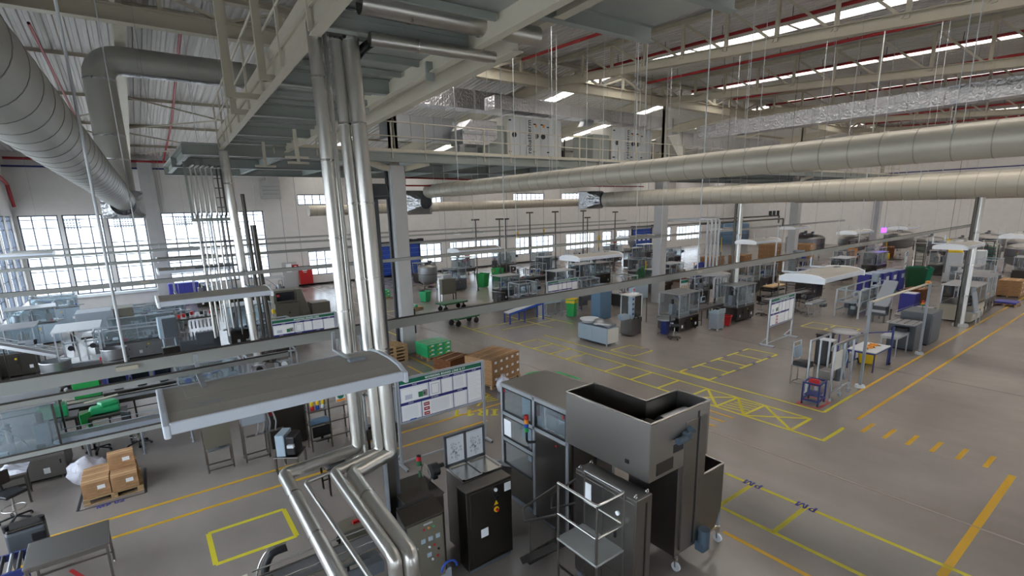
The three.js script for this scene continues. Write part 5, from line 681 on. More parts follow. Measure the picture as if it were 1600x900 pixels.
{ const o = thing('roller_conveyor', 'blue framed roller conveyor with black rollers in the lower left corner', 'conveyor', [-2.75, 0, -10.75], 0.05); for (const z of [-0.32, 0.32]) b().beam([-0.55, 0.66, z], [0.55, 0.66, z], 0.04, 0.12).mesh('side_rail', M.navy, o); for (let i = 0; i < 10; i++) b().bar([-0.5 + i * 0.11, 0.7, -0.3], [-0.5 + i * 0.11, 0.7, 0.3], 0.03, 12).mesh('roller', i % 2 ? M.black : M.steelL, o); legs(o, 1.1, 0.7, 0.62, M.navy); }
{ const o = thing('tray_machine', 'small black and grey machine behind the roller conveyor at the lower left edge', 'machine', [-2.3, 0, -11.85], 0.1); b().rb(0.55, 0.5, 0.4, 0, 0.55, 0, 0.05).mesh('body', M.greyD, o); b().rb(0.5, 0.06, 0.36, 0, 0.83, 0, 0.03).mesh('top_tray', M.steelD, o); for (const s of [-0.24, 0.24]) b().cyl(0.04, 0.05, 0.12, s, 0.88, 0.1).mesh('knob', M.black, o); b().rb(0.2, 0.14, 0.06, 0.16, 0.62, 0.2, 0.02).mesh('panel', M.black, o); legs(o, 0.55, 0.4, 0.32, M.greyD); }
stool('black swivel stool with chrome column at the left picture edge', -2.8, -13.95);
stool('black office chair under the steel conveyor line, behind the brown cartons', -0.6, -16.75); stool('swivel stool with green seat under the conveyor line, left of the black chair', -1.5, -17.0, M.green);
guarded('large stainless guard machine at the left edge above the plastic covered table', -3.2, -16.3, 0.0, { w: 2.3, d: 1.2, base: 0.72, h: 1.95, sd: 3, body: M.steel, frame: M.steelD, canopy: M.steelL });
table('steel side table at the left edge covered with clear plastic film', -3.15, -15.0, 0.1, 1.0, 0.7, 0.74);
{ const o = thing('film_bag', 'loose clear plastic film bags lying on the left side table', 'film', [-3.1, 0.74, -15.0]); const g = b(); const s = new THREE.PlaneGeometry(0.95, 0.62, 22, 16); const p = s.attributes.position; for (let i = 0; i < p.count; i++) { const e = Math.min(1, 3.5 * (0.475 - Math.abs(p.getX(i))), 4.5 * (0.31 - Math.abs(p.getY(i)))); p.setZ(i, 0.012 + Math.max(0, e) * 0.2 * vnoise(p.getX(i) * 9 + 9, p.getY(i) * 9 + 9, 64, 17)); } s.computeVertexNormals(); g.add(s, 0, 0, 0, -Math.PI / 2).mesh('film', M.film, o); }
conveyor('long grey conveyor line crossing behind the brown cartons', -0.5, -16.15, 0.0, 3.4, 0.4, 0.92, { side: M.grey, leg: M.grey });
conveyor('second conveyor line with parts on it, farther back above the first', -0.6, -18.4, 0.0, 4.2, 0.4, 1.0, { side: M.steelD });
{ const o = thing('green_crate', 'bright green open plastic crate on the conveyor line at the left', 'crate', [-2.35, 1.01, -17.7], 0.05); b().rb(0.6, 0.32, 0.4, 0, 0.16, 0, 0.02).mesh('crate_body', M.greenF, o); b().bx(-0.27, 0.27, 0.3, 0.325, -0.17, 0.17).mesh('inside', M.greenD, o); }
table('low steel table carrying the green crate', -2.3, -17.7, 0, 0.9, 0.6, 1.0); table('low steel table carrying the green sacks', -1.2, -17.4, 0, 0.9, 0.55, 0.95);
{ const o = thing('green_sack', 'folded green plastic sacks beside a pale rod on the low steel table', 'sack', [-1.25, 0.95, -17.4]); b().rb(0.7, 0.2, 0.4, 0, 0.1, 0, 0.09).rb(0.45, 0.14, 0.34, 0.1, 0.24, 0, 0.07, 0, 0.4).mesh('sacks', M.greenF, o); b().bar([-0.4, 0.36, 0.05], [0.35, 0.44, 0.05], 0.03).mesh('rod', M.beigeL, o); }
table('wide shiny steel table at the left edge under the main trunking', -3.35, -20.4, 0.05, 1.7, 1.9, 1.0, M.steelL);
for (let i = 0; i < 3; i++) { const o = thing('monitor', ['left', 'middle', 'right'][i] + ' one of three dark monitors on the conveyor line under the trunking', 'monitor', [-0.95 + 0.6 * i, 1.0, -19.4], 0.2); b().rb(0.5, 0.34, 0.05, 0, 0.34, 0, 0.015).mesh('housing', M.navy, o); b().rb(0.44, 0.28, 0.01, 0, 0.34, 0.027, 0.004).mesh('screen', M.screen, o); b().bx(-0.03, 0.03, 0, 0.2, -0.03, 0.0).rb(0.24, 0.02, 0.16, 0, 0.01, 0, 0.008).mesh('stand', M.black, o); }
table('steel bench carrying three dark monitors', -0.35, -19.45, 0.0, 2.0, 0.6, 1.0);
guarded('stainless assembly machine right of the three monitors', 1.5, -18.6, 0, { w: 1.9, d: 0.9, base: 0.85, h: 1.5, canopy: 0, sd: 4 }); guarded('stainless tooling machine behind the nearest luminaire, with coloured grippers', 3.3, -18.2, 0, { w: 1.6, d: 0.9, base: 0.85, h: 1.7, canopy: 0, panes: 0, sd: 5 });
guarded('steel canopy machine behind the main trunking at the left', -2.1, -25.2, 0, { w: 1.35, d: 1.8, base: 0.8, h: 2.2, panes: 0, sd: 6, canopy: M.white });
kettle('shiny open steel vat left of the green sheet stack', -2.85, -24.2, 0.45, 1.15, 0.35, 0); kettle('shiny round steel vat right of the canopy machine', -1.1, -24.3, 0.42, 1.3, 0.35, 0);
for (const [x, n] of [[-2.0, 'left'], [-1.15, 'right']]) { const o = thing('sheet_stack', n + ' stack of salmon sheets on a green base behind the main trunking', 'stack', [x, 0, -22.9]); b().rb(0.75, 0.75, 0.6, 0, 0.38, 0, 0.01).mesh('green_base', n === 'left' ? M.green : M.navy, o); for (let i = 0; i < 4; i++) b().rb(0.7, 0.03, 0.56, rr(-0.01, 0.01), 0.77 + 0.032 * i, 0, 0.004).mesh('sheet', M.cardD, o); }
conveyor('steep inclined conveyor at the left edge under the trunking', -4.0, -26.0, -0.4, 2.6, 0.5, 2.0, { dip: 0.8, side: M.steelL }); guarded('dark steel feeding machine beside the inclined conveyor at the left edge', -4.6, -28.4, 0, { w: 1.8, d: 1.4, base: 1.0, h: 2.0, sd: 8 });
guarded('blue grey steel machine against the left low wall', -4.6, -35, 0.1, { w: 1.9, d: 1.4, base: 1.1, h: 1.9, sd: 9, body: M.greyB }); guarded('white topped steel machine by the left window corner', -4.2, -40.5, 0.1, { w: 2.2, d: 1.4, base: 1.1, h: 1.8, sd: 10, body: M.greyB, canopy: 0 });
{ const o = thing('grey_housing', 'plain grey sheet metal housing with a dark end, left of the white machine rows', 'machine', [-1.9, 0, -32.2]); b().rb(1.5, 0.9, 1.4, 0, 1.35, 0, 0.02).mesh('housing', M.grey, o); b().rb(0.9, 0.95, 1.3, 1.1, 1.35, -0.1, 0.02).mesh('dark_end', M.olive, o); legs(o, 2.2, 1.3, 0.92, M.steelD, 0.06); b().bx(-0.7, 1.5, 0.5, 0.6, -0.6, 0.6).mesh('under_frame', M.steelD, o); }
for (let i = 0; i < 3; i++) guarded(['white horizontal packing line nearest to the trunking, left of the panel', 'white horizontal packing line in the middle of the left group', 'white horizontal packing line farthest back on the left'][i], -0.3 + 0.4 * i, -28.2 - 3.4 * i, 0, { w: 3.2, d: 1.0, base: 0.8, h: 1.45, canopy: 0, sd: 11 + i, body: M.steelL, frame: M.alu, legsOnly: i % 2 });
{ const o = thing('operator_terminal', 'pale blue operator panel with a dark screen on a post in the left group', 'panel', [0.72, 0, -23.9], 0.1); b().rb(0.62, 0.85, 0.4, 0, 1.95, 0, 0.02).mesh('panel_body', M.greyB, o); b().rb(0.48, 0.78, 0.02, 0.06, 1.94, 0.21, 0.01).mesh('screen', M.greyD, o); for (const x of [-0.2, 0.2]) b().bar([x, 0, 0], [x, 1.55, 0], 0.035).mesh('stand', M.greyB, o); b().rb(0.6, 0.04, 0.5, 0, 0.02, 0, 0.01).mesh('foot', M.greyD, o); b().rb(0.6, 0.5, 0.35, 0, 0.9, 0, 0.02).mesh('lower_box', M.steelD, o); }
{ const o = thing('bottle_filler', 'dark machine with rows of nozzles and red parts on top, left of the bright riser', 'machine', [1.95, 0, -26.8]); b().rb(1.6, 0.7, 1.0, 0, 0.42, 0, 0.02).mesh('base_cabinet', M.greyD, o); for (const s of [-1, 1]) for (const q of [-1, 1]) b().bx(s * 0.77 - 0.03, s * 0.77 + 0.03, 0.75, 2.1, q * 0.45 - 0.03, q * 0.45 + 0.03).mesh('post', M.steel, o); b().rb(1.6, 0.06, 1.0, 0, 1.75, 0, 0.01).mesh('deck', M.steelD, o);
  for (let r = 0; r < 2; r++) for (let i = 0; i < 10; i++) b().cyl(0.035, 0.025, 0.35, -0.68 + 0.15 * i, 1.45 - 0.5 * r, 0.35, 10).mesh('nozzle', M.steel, o); for (let i = 0; i < 8; i++) b().rb(0.13, 0.16, 0.16, -0.65 + 0.18 * i, 1.87 + 0.03 * (i % 2), rr(-0.2, 0.25), 0.02).mesh('valve_block', pick([M.redD, M.black, M.red, M.white]), o); b().rb(0.7, 0.6, 0.3, 0.2, 0.8, 0.5, 0.02).mesh('front_box', M.greyD, o); }
guarded('dark stainless carousel machine behind the bright riser', 4.2, -27.3, 0, { w: 1.9, d: 1.2, base: 0.85, h: 2.0, sd: 15 }); guarded('stainless capping machine with green bottles, right of the bright riser', 4.6, -24.3, 0, { w: 1.7, d: 1.0, base: 0.85, h: 1.6, sd: 16, canopy: 0 });
{ const o = thing('carton_former', 'olive grey cartoning machine with a dark window, sloping side and yellow steps', 'machine', [6.9, 0, -31.6]); b().rb(1.3, 1.1, 1.2, 0, 0.62, 0, 0.02).mesh('lower_body', M.olive, o); b().rb(1.3, 0.7, 1.0, 0, 1.55, -0.1, 0.02).mesh('upper_body', M.olive, o); b().ext([[0, 0], [0.75, 0], [0.25, 1.85], [0, 1.85]], 1.1, 0.65, 0.06, -0.6).mesh('sloping_side', M.olive, o); b().rb(1.0, 0.5, 0.03, 0, 1.55, 0.42, 0.04).mesh('window', M.screen, o); b().rb(1.1, 0.95, 0.9, 1.95, 0.5, 0.1, 0.02).mesh('side_cabinet', M.olive, o); b().cyl(0.05, 0.05, 0.03, 0.1, 0.6, 0.62, 14, Math.PI / 2).mesh('lock', M.black, o); for (const y of [0.3, 0.75]) b().rb(0.14, 0.24, 0.3, -0.75, y, 0.4, 0.02).mesh('yellow_step', M.yellow, o); b().rb(0.14, 0.12, 0.05, -0.4, 1.62, 0.44, 0.02).mesh('stop_button', M.red, o); }
{ const o = thing('blue_cabinet', 'deep blue cabinet below the left windows behind the pipe rack', 'cabinet', [2.75, 0, -43.8]); b().rb(1.9, 1.5, 0.8, 0, 0.8, 0, 0.02).mesh('casing', M.purple, o); for (const x of [-0.47, 0.47]) b().rb(0.88, 1.38, 0.02, x, 0.8, 0.41, 0.01).mesh('door', M.purple, o); b().rb(0.6, 1.2, 0.6, 1.5, 0.62, 0, 0.02).mesh('side_rack', M.greyD, o); }
for (let i = 0; i < 3; i++) guarded('tall steel tube frame machine below the left windows, ' + nth[i] + ' from the left', 3.9 + 1.9 * i, -41 + 1.5 * i, 0, { w: 1.5, d: 1, base: 0.8, h: 2.0, canopy: 0, sd: 18 + i, panes: 0 });
// hopper stands, hoses, shelf rack
for (const [x, l] of [[1.02, 'left one of two olive steel feeding stands behind the nearest luminaire'], [1.86, 'right one of two steel feeding stands, carrying a control box and hoses']]) { const o = thing('feeding_stand', l, 'stand', [x, 0, -13.6]); tube4(o, 0.55, 0.35, 1.3, M.steel, 0.035); if (x < 1.5) { b().rb(0.58, 0.6, 0.02, 0, 1.02, 0.19, 0.006).mesh('front_panel', M.olive, o); b().rb(0.5, 0.03, 0.3, 0, 0.62, 0, 0.01).mesh('shelf', M.steelL, o); b().rb(0.2, 0.08, 0.1, 0.1, 0.68, 0, 0.02).mesh('drive', M.greyD, o); } else { b().rb(0.56, 0.32, 0.3, 0, 1.22, 0.05, 0.02).mesh('control_box', M.grey, o); b().rb(0.06, 0.06, 0.05, -0.28, 1.36, 0.2, 0.02).mesh('stop_button', M.red, o); for (let i = 0; i < 4; i++) b().hose([[0.05 + 0.13 * i, 1.35, 0.1], [0.1 + 0.14 * i, 1.0, 0.16], [0.04 + 0.15 * i, 0.75, 0.12], [-0.02 + 0.2 * i, 0.68, 0]], 0.022, 8).mesh('hose', M.steelL, o); b().rb(0.12, 0.4, 0.1, 0.45, 1.3, 0, 0.03).mesh('red_valve', M.redD, o); b().bar([-0.2, 0.72, 0.05], [0.7, 0.72, 0.05], 0.03).mesh('manifold', M.steel, o); } }
{ const o = thing('steel_enclosure', 'tall dark steel enclosure behind the feeding stands and left of the shelf rack', 'cabinet', [2.75, 0, -14.2]); b().rb(0.95, 1.7, 0.7, 0, 0.9, 0, 0.015).mesh('casing', M.steelD, o); b().rb(0.86, 1.55, 0.02, 0, 0.9, 0.36, 0.008).mesh('door', M.steelD, o); b().bar([-0.35, 0.9, 0.4], [-0.35, 1.2, 0.4], 0.015).mesh('door_handle', M.chrome, o); }
{ const o = thing('shelf_rack', 'steel shelf rack holding small bottles, behind the insulated pipes', 'rack', [3.65, 0, -13.3]); for (const x of [-0.52, 0.0, 0.52]) for (const z of [-0.18, 0.18]) b().beam([x, 0, z], [x, 1.45, z], 0.035, 0.035).mesh('upright', M.steel, o); for (const y of [1.1, 0.72, 0.3]) b().rb(1.06, 0.03, 0.38, 0, y, 0, 0.005).mesh('shelf', M.steel, o); b().rb(0.26, 0.3, 0.012, 0.34, 1.38, 0.2, 0.006).mesh('notice', M.paper, o); b().cyl(0.09, 0.09, 0.006, 0.34, 1.4, 0.21, 24, Math.PI / 2).mesh('green_disc', M.teal, o); b().box(0.24, 0.06, 0.004, 0.34, 1.27, 0.208).mesh('orange_strip', M.orange, o); b().rb(0.5, 0.12, 0.2, -0.26, 0.8, 0.08, 0.02).mesh('tool_tray', M.bluetank, o); }
['red', 'blue', 'white'].forEach((c, i) => { const o = thing('spray_bottle', 'small yellow capped bottle with ' + c + ' base on the shelf rack', 'bottle', [3.26 + 0.14 * i, 1.117, -13.25]); b().lathe([[0, 0], [0.05, 0], [0.05, 0.09], [0.03, 0.12]], 0, 0, 0, 14).mesh('bottle_body', [M.red, M.blue, M.white][i], o); b().lathe([[0.03, 0.1], [0.05, 0.15], [0.045, 0.24], [0.02, 0.28], [0, 0.29]], 0, 0, 0, 14).mesh('cap', M.yellow, o); });
{ const o = thing('monitor', 'black computer monitor and keyboard on the lower shelf of the bottle rack', 'monitor', [3.4, 0.317, -13.1]); b().rb(0.46, 0.3, 0.04, 0, 0.22, 0, 0.01).mesh('housing', M.black, o); b().rb(0.4, 0.24, 0.006, 0, 0.22, 0.021, 0.003).mesh('screen', M.screen, o); b().rb(0.4, 0.02, 0.12, 0, 0.011, 0.08, 0.006).mesh('keyboard', M.black, o); b().bx(-0.03, 0.03, 0, 0.1, -0.03, 0.02).mesh('stand', M.black, o); }
{ const o = thing('label_printer', 'pale green and black label printer standing on a trolley left of the insulated pipes', 'printer', [2.45, 0, -12.55], -0.6); b().rb(0.22, 0.55, 0.5, -0.12, 0.72, 0, 0.02).mesh('side_cover', M.greyB, o); b().rb(0.24, 0.5, 0.45, 0.12, 0.7, 0, 0.05).mesh('print_unit', M.black, o); b().rb(0.16, 0.08, 0.2, 0.14, 0.72, 0.2, 0.01).mesh('label_outlet', M.white, o); b().rb(0.02, 0.14, 0.18, -0.235, 0.8, 0.05, 0.01).mesh('display', M.bluetank, o); b().rb(0.6, 0.03, 0.6, 0, 0.43, 0, 0.01).mesh('trolley_top', M.steel, o); legs(o, 0.6, 0.6, 0.42, M.steelD); }
guarded('steel valve machine half hidden between the insulated pipes and the large board', 4.75, -12.6, 0, { w: 0.9, d: 0.8, base: 0.6, h: 1.6, sd: 22, canopy: 0, panes: 0, legsOnly: 1 });
table('small steel table on the floor lines behind the insulated pipes', 3.1, -10.9, 0.1, 0.7, 0.5, 0.7); { const o = thing('scale_head', 'grey box with a white label on the small table behind the pipes', 'device', [3.05, 0.7, -10.9]); b().rb(0.4, 0.2, 0.26, 0, 0.1, 0, 0.02).mesh('housing', M.greyD, o); b().box(0.14, 0.09, 0.005, 0, 0.12, 0.133).mesh('label', M.paper, o); }
// ---------------------------------------------------------------- pallets and goods around the first column
pallet('pallet under the green wrapped cartons right of the first column', 10.0, -19.05, 0.05, 1.2, 1.05); stack('green wrapped carton beside the first column', 'green cartons by the first column', 10.0, 0.146, -19.05, 0.05, 3, 3, 2, 0.39, 0.18, 0.5, 'green');
pallet('pallet under the labelled brown carton block behind the large board', 10.15, -14.75, 0.28, 1.7, 1.3); stack('labelled brown carton behind the large board', 'labelled brown cartons', 10.15, 0.146, -14.75, 0.28, 5, 3, 3, 0.32, 0.3, 0.42, 'brown', 0.006);
pallet('pallet under the flat brown cartons behind the labelled block', 9.6, -16.8, 0.3, 1.2, 1.0); stack('flat brown carton lying behind labelled block', 'flat brown cartons', 9.6, 0.146, -16.8, 0.3, 2, 2, 2, 0.55, 0.22, 0.45, 'cardD');
{ const o = thing('waste_sack', 'white plastic sack leaning against the labelled brown cartons', 'sack', [9.75, 0, -13.55]); b().lathe([[0, 0], [0.2, 0.02], [0.26, 0.25], [0.2, 0.45], [0.06, 0.55], [0.09, 0.62], [0, 0.6]], 0, 0, 0, 14).mesh('sack', M.film, o); b().torus(0.07, 0.015, 0, 0.55, 0, Math.PI / 2).mesh('tie', M.white, o); }
pallet('pallet under the small green carton pile behind the first column', 14.4, -35.1, 0.1, 1.2, 1.0); stack('green carton of the far pile', 'far green cartons', 14.4, 0.146, -35.1, 0.1, 2, 3, 2, 0.52, 0.24, 0.45, 'green', 0.006, (i, j) => j === 2 && i === 1);
pallet('pallet with a few green cartons just right of the first column foot', 14.2, -29.6, 0, 1.2, 0.8); carton('single green carton on the low pallet behind the first column', 'single green carton', 14.1, 0.146, -29.6, 0, 0.7, 0.16, 0.5, 'green');
for (let i = 0; i < 5; i++) pallet('empty pallet stacked left of the first column, ' + nth[i] + ' from the floor', 8.2, -19.6, 0.1).position.y = 0.145 * i;
{ const o = thing('leaning_panel', 'white plastic panel standing left of the first column', 'panel', [7.4, 0, -19.8], 0.2); b().rb(0.8, 1.7, 0.04, 0, 0.9, 0, 0.02, -0.1).mesh('panel', M.greyB, o); b().beam([-0.3, 0.05, -0.4], [-0.3, 0.05, 0.3], 0.05, 0.05).beam([0.3, 0.05, -0.4], [0.3, 0.05, 0.3], 0.05, 0.05).mesh('foot', M.grey, o); }
{ const o = thing('platform_cart', 'dark green four wheeled platform cart under the main trunking', 'cart', [14.4, 0, -23.6], 0.15); b().rb(1.7, 0.08, 0.8, 0, 0.42, 0, 0.02).mesh('platform', M.greenD, o); for (const x of [-0.65, 0.65]) for (const z of [-0.3, 0.3]) b().cyl(0.16, 0.16, 0.08, x, 0.16, z, 20, Math.PI / 2).beam([x, 0.16, z], [x, 0.4, z], 0.08, 0.05).mesh('wheel', M.black, o); b().tube([[-0.85, 0.42, -0.3], [-0.95, 0.95, -0.3], [-0.95, 0.95, 0.3], [-0.85, 0.42, 0.3]], 0.025).mesh('push_bar', M.greenD, o); }
{ const o = thing('platform_cart', 'green cart behind the steel panel, above the trunking', 'cart', [16.0, 0, -27.6], 0.1); b().rb(1.9, 0.1, 0.9, 0, 0.5, 0, 0.02).mesh('platform', M.greenD, o); for (const x of [-0.7, 0.7]) for (const z of [-0.3, 0.3]) b().cyl(0.16, 0.16, 0.08, x, 0.16, z, 20, Math.PI / 2).beam([x, 0.16, z], [x, 0.46, z], 0.08, 0.05).mesh('wheel', M.black, o); }
kettle('large steel kettle on legs between first column and steel panel', 18.8, -36.0, 0.75, 1.85, 0.7);
{ const o = thing('steel_screen', 'upright brown steel screen on four legs left of the machine group', 'screen', [17.3, 0, -30.3]); b().rb(1.1, 1.05, 0.4, 0, 1.1, 0, 0.02).mesh('panel', M.olive, o); legs(o, 1.1, 0.45, 0.6, M.steelD); b().rb(0.7, 0.3, 0.3, 0, 1.78, -0.1, 0.03).mesh('white_box', M.white, o); }
bin('bright green wheeled bin left of the steel guard machines', 22.9, -34.3, M.green, 1.1, 0.42); bin('bright green wheeled bin partly hidden behind the first green bin', 25.9, -36.4, M.green, 1.1, 0.42); bin('small green bin beside the steel screen', 16.2, -31.6, M.greenF, 0.7, 0.3);
bin('green bin with a yellow lid in the middle of the open floor', 20.12, -20.95, M.green, 1.0, 0.27, M.yellow);
{ const o = thing('conveyor', 'blue legged inclined roller conveyor in the middle of the open floor', 'conveyor', [18.2, 0, -21.85], -0.1); for (const z of [-0.3, 0.3]) b().beam([-2, 0.55, z], [0.3, 0.95, z], 0.05, 0.12).mesh('side_rail', M.blue, o); b().beam([-2, 0.6, 0], [0.3, 1.0, 0], 0.55, 0.03).mesh('belt', M.white, o); for (const [x, h] of [[-1.95, 0.5], [-1.0, 0.68], [0.25, 0.9], [1.6, 0.95], [2.6, 0.95]]) for (const z of [-0.3, 0.3]) b().beam([x, 0, z], [x, h, z], 0.06, 0.06).mesh('leg', x > 1 ? M.alu : M.blue, o); b().rb(2.6, 0.35, 0.5, 1.6, 1.0, 0, 0.02).mesh('guard_box', M.greyB, o); b().bar([-1.95, 0.56, -0.3], [-1.95, 0.56, 0.3], 0.04).mesh('end_roller', M.steelL, o); }
for (let i = 0; i < 2; i++) { const o = thing('tilted_tray', ['left one of two small tilted steel trays below the guard machines', 'right one of two small tilted steel trays below the guard machines'][i], 'tray', [19.4 + 1.3 * i, 0, -27.2], 0.2); b().rb(0.9, 0.05, 0.5, 0, 0.8, 0, 0.02, 0, 0, -0.2).mesh('tray', M.steelL, o); legs(o, 0.7, 0.4, 0.72, M.steelD); b().cyl(0.14, 0.14, 0.5, 0.1, 0.5, 0, 14, Math.PI / 2).mesh('drum', M.greyD, o); }

// packing line in front of the second column
{ const o = thing('bowl_feeder', 'pale grey feeder cabinet with a bowl feeder on top, on the open floor', 'machine', [17.08, 0, -16.03]); b().rb(0.76, 0.72, 1.85, 0, 0.46, 0, 0.01).mesh('cabinet', M.greyB, o); for (const z of [-0.46, 0.46]) b().rb(0.012, 0.66, 0.88, -0.386, 0.46, z, 0.004).mesh('door', M.greyB, o); b().rb(0.7, 0.66, 0.012, 0, 0.46, 0.93, 0.004).mesh('end_panel', M.offwhite, o);
  b().lathe([[0.05, 0.0], [0.34, 0.02], [0.42, 0.14], [0.46, 0.16], [0.46, 0.2], [0.41, 0.18], [0.33, 0.06], [0, 0.05]], -0.05, 0.86, -0.5, 30).mesh('feeder_bowl', M.white, o); b().dome(0.34, 0.24, 0.05, 0.88, 0.02, 20).mesh('parts_dome', M.steelL, o); b().rb(0.6, 0.06, 0.7, 0.02, 0.92, 0.5, 0.02, 0.12, 0.2).mesh('top_chute', M.steelL, o); b().rb(0.16, 0.04, 0.7, -0.2, 0.96, 0.55, 0.01, 0, 0.3).mesh('rail', M.white, o); for (const x of [-0.32, 0.32]) for (const z of [-0.85, 0.85]) b().cyl(0.04, 0.03, 0.1, x, 0.05, z, 10).mesh('foot', M.white, o); }
{ const o = thing('bottle_sorter', 'white framed upright machine with blue panel prints, right of the bowl feeder', 'machine', [19.25, 0, -15.9]); b().rb(0.72, 0.85, 0.7, 0, 0.48, 0, 0.01).mesh('base_cabinet', M.steel, o); for (const x of [-0.34, 0.34]) for (const z of [-0.33, 0.33]) b().bx(x - 0.03, x + 0.03, 0.9, 2.0, z - 0.03, z + 0.03).mesh('post', M.white, o); b().rb(0.76, 0.05, 0.74, 0, 2.0, 0, 0.01).mesh('roof', M.offwhite, o); b().rb(0.22, 1.05, 0.03, -0.3, 1.45, 0.35, 0.01).mesh('front_strip', M.greyB, o); b().rb(0.03, 1.05, 0.24, -0.37, 1.45, 0.25, 0.01).mesh('side_strip', M.greyB, o); for (let i = 0; i < 4; i++) b().rb(0.13, 0.1, 0.01, -0.3, 1.85 - 0.24 * i, 0.37, 0.003).mesh('blue_symbol', M.navy, o); b().bx(-0.15, 0.31, 0.95, 1.96, 0.335, 0.345).mesh('pane', M.smoke, o); b().bx(-0.365, -0.355, 0.95, 1.96, -0.3, 0.1).mesh('pane', M.smoke, o); b().cyl(0.25, 0.25, 0.5, 0.05, 1.3, 0, 24).mesh('rotor', M.steelD, o); towerLight(o, 0.05, 2.02, 0.1, [M.red], 0.1); b().rb(0.5, 0.03, 0.34, 0.05, 2.05, 0.1, 0.01, 0, 0.3, 0.05).mesh('papers', M.paper, o); b().torus(0.16, 0.02, -0.1, 0.85, 0.4, 0, 0, Math.PI).mesh('hose', M.black, o); b().rb(0.5, 0.25, 0.35, -0.65, 1.0, 0.1, 0.03).mesh('infeed_chute', M.greyB, o); }
guarded('guarded filling machine with flat steel canopy, centre right of the open floor', 21.95, -15.1, 0.03, { w: 1.75, d: 1.2, base: 0.76, h: 1.92, sd: 31, panes: 1, screen: 1 }); guarded('second guarded filling machine with a flat canopy, behind the console', 26.2, -14.5, 0.02, { w: 1.8, d: 1.2, base: 0.78, h: 1.92, sd: 32 });
conveyor('steel linking conveyor between the two canopy filling machines', 24.1, -14.9, 0, 2.6, 0.35, 0.9); { const o = thing('rotary_table', 'round steel collecting table in front of the first canopy machine', 'table', [20.4, 0, -14.75]); b().cyl(0.45, 0.45, 0.05, 0, 0.8, 0, 30).torus(0.45, 0.02, 0, 0.86, 0, Math.PI / 2).mesh('disc', M.steelL, o); b().rb(0.3, 0.7, 0.3, 0, 0.4, 0, 0.03).mesh('pedestal', M.navy, o); for (const a of [0, 2.1, 4.2]) b().bar([0, 0.3, 0], [0.35 * Math.cos(a), 0.03, 0.35 * Math.sin(a)], 0.02).mesh('leg', M.steelD, o); b().rb(0.14, 0.2, 0.12, 0.1, 0.55, 0.3, 0.02).mesh('motor', M.white, o); }
{ const o = thing('control_console', 'grey control console with a sloping top beside the red bin', 'console', [23.2, 0, -13.75], 0.03); b().rb(0.6, 0.8, 0.5, 0, 0.48, 0, 0.02).mesh('cabinet', M.grey, o); b().ext([[-0.27, 0], [0.27, 0], [0.27, 0.22], [-0.27, 0.08]], 0.62, 0.31, 0.86, 0, 0, -Math.PI / 2).mesh('sloping_top', M.greyB, o); b().rb(0.26, 0.015, 0.2, 0.02, 1.03, 0.02, 0.004, 0.26).mesh('screen', M.screen, o); for (const x of [-0.24, 0.24]) for (const z of [-0.2, 0.2]) b().cyl(0.045, 0.045, 0.04, x, 0.045, z, 12, 0, Math.PI / 2).mesh('castor', M.white, o); sticker(o, 0.1, 0.5, 0.256, 0.06, 0.06); b().rb(0.54, 0.7, 0.01, 0, 0.48, 0.252, 0.003).mesh('door', M.grey, o); }
bin('small red bin between the console and the second canopy machine', 24.35, -13.9, M.red, 0.5, 0.24);
{ const o = thing('cabinet_box', 'pale blue grey wall cabinet standing above the first canopy machine', 'cabinet', [21.5, 0, -17.3]); b().rb(1.1, 0.8, 0.4, 0, 1.75, 0, 0.02).mesh('casing', M.greyB, o); legs(o, 1.1, 0.4, 1.35, M.steelD); }
{ const o = thing('notice_board', 'small white notice board with green header above the first canopy machine', 'board', [24.5, 0, -16.6]); b().rb(0.7, 0.95, 0.03, 0, 1.65, 0, 0.01).mesh('panel', M.paper, o); b().rb(0.66, 0.16, 0.01, 0, 2.02, 0.02, 0.004).mesh('header', M.teal, o); for (const [x, y] of [[-0.2, 1.75], [0, 1.72], [0.2, 1.7], [-0.15, 1.5], [0.12, 1.45]]) b().box(0.12, 0.16, 0.005, x, y, 0.018).mesh('sheet', M.tape, o); for (const x of [-0.3, 0.3]) b().bar([x, 0, -0.02], [x, 1.3, -0.02], 0.02).mesh('post', M.alu, o); }
{ const o = thing('round_hood', 'pale blue tall steel column box right of the yellow lidded bin', 'cabinet', [20.9, 0, -19.4]); b().rb(0.9, 1.9, 0.7, 0, 1.0, 0, 0.02).mesh('casing', M.bluetank, o); b().rb(0.82, 1.7, 0.02, 0, 1.0, 0.36, 0.01).mesh('door', M.bluetank, o); }
conveyor('long steel conveyor with chutes between canopy machines and cartoner', 30.3, -13.6, -0.03, 4.6, 0.4, 0.95); conveyor('short aluminium conveyor leading into the white cartoner', 29.7, -11.9, 0, 1.6, 0.35, 0.85, { side: M.alu, leg: M.alu });
stool('black swivel stool left of the white cartoner, back one', 30.3, -13.2); stool('black swivel stool left of the white cartoner, front one', 30.1, -12.5); stool('black swivel stool in front of the first canopy machine', 20.1, -14.0); stool('black stool right of the second canopy machine', 28.1, -14.0);
guarded('grey cabinet machine with posters behind the conveyor, left of the bright ended luminaire', 29.0, -15.9, 0, { w: 1.3, d: 0.9, base: 1.3, h: 1.9, sd: 33, body: M.grey }); { const o = thing('tray_rack', 'low rack with orange brown trays under the wide bright ended luminaire', 'rack', [32, 0, -15.3]); tube4(o, 1.8, 0.7, 1.1, M.steelD); for (const y of [0.5, 0.85, 1.12]) b().rb(1.6, 0.08, 0.6, 0, y, 0, 0.02).mesh('tray', y > 1 ? M.tape : M.black, o); }
guarded('dark steel cabinet machine with round window, right of the tray rack', 35.2, -14.6, 0, { w: 1.6, d: 1.0, base: 1.4, h: 2.0, sd: 34 });
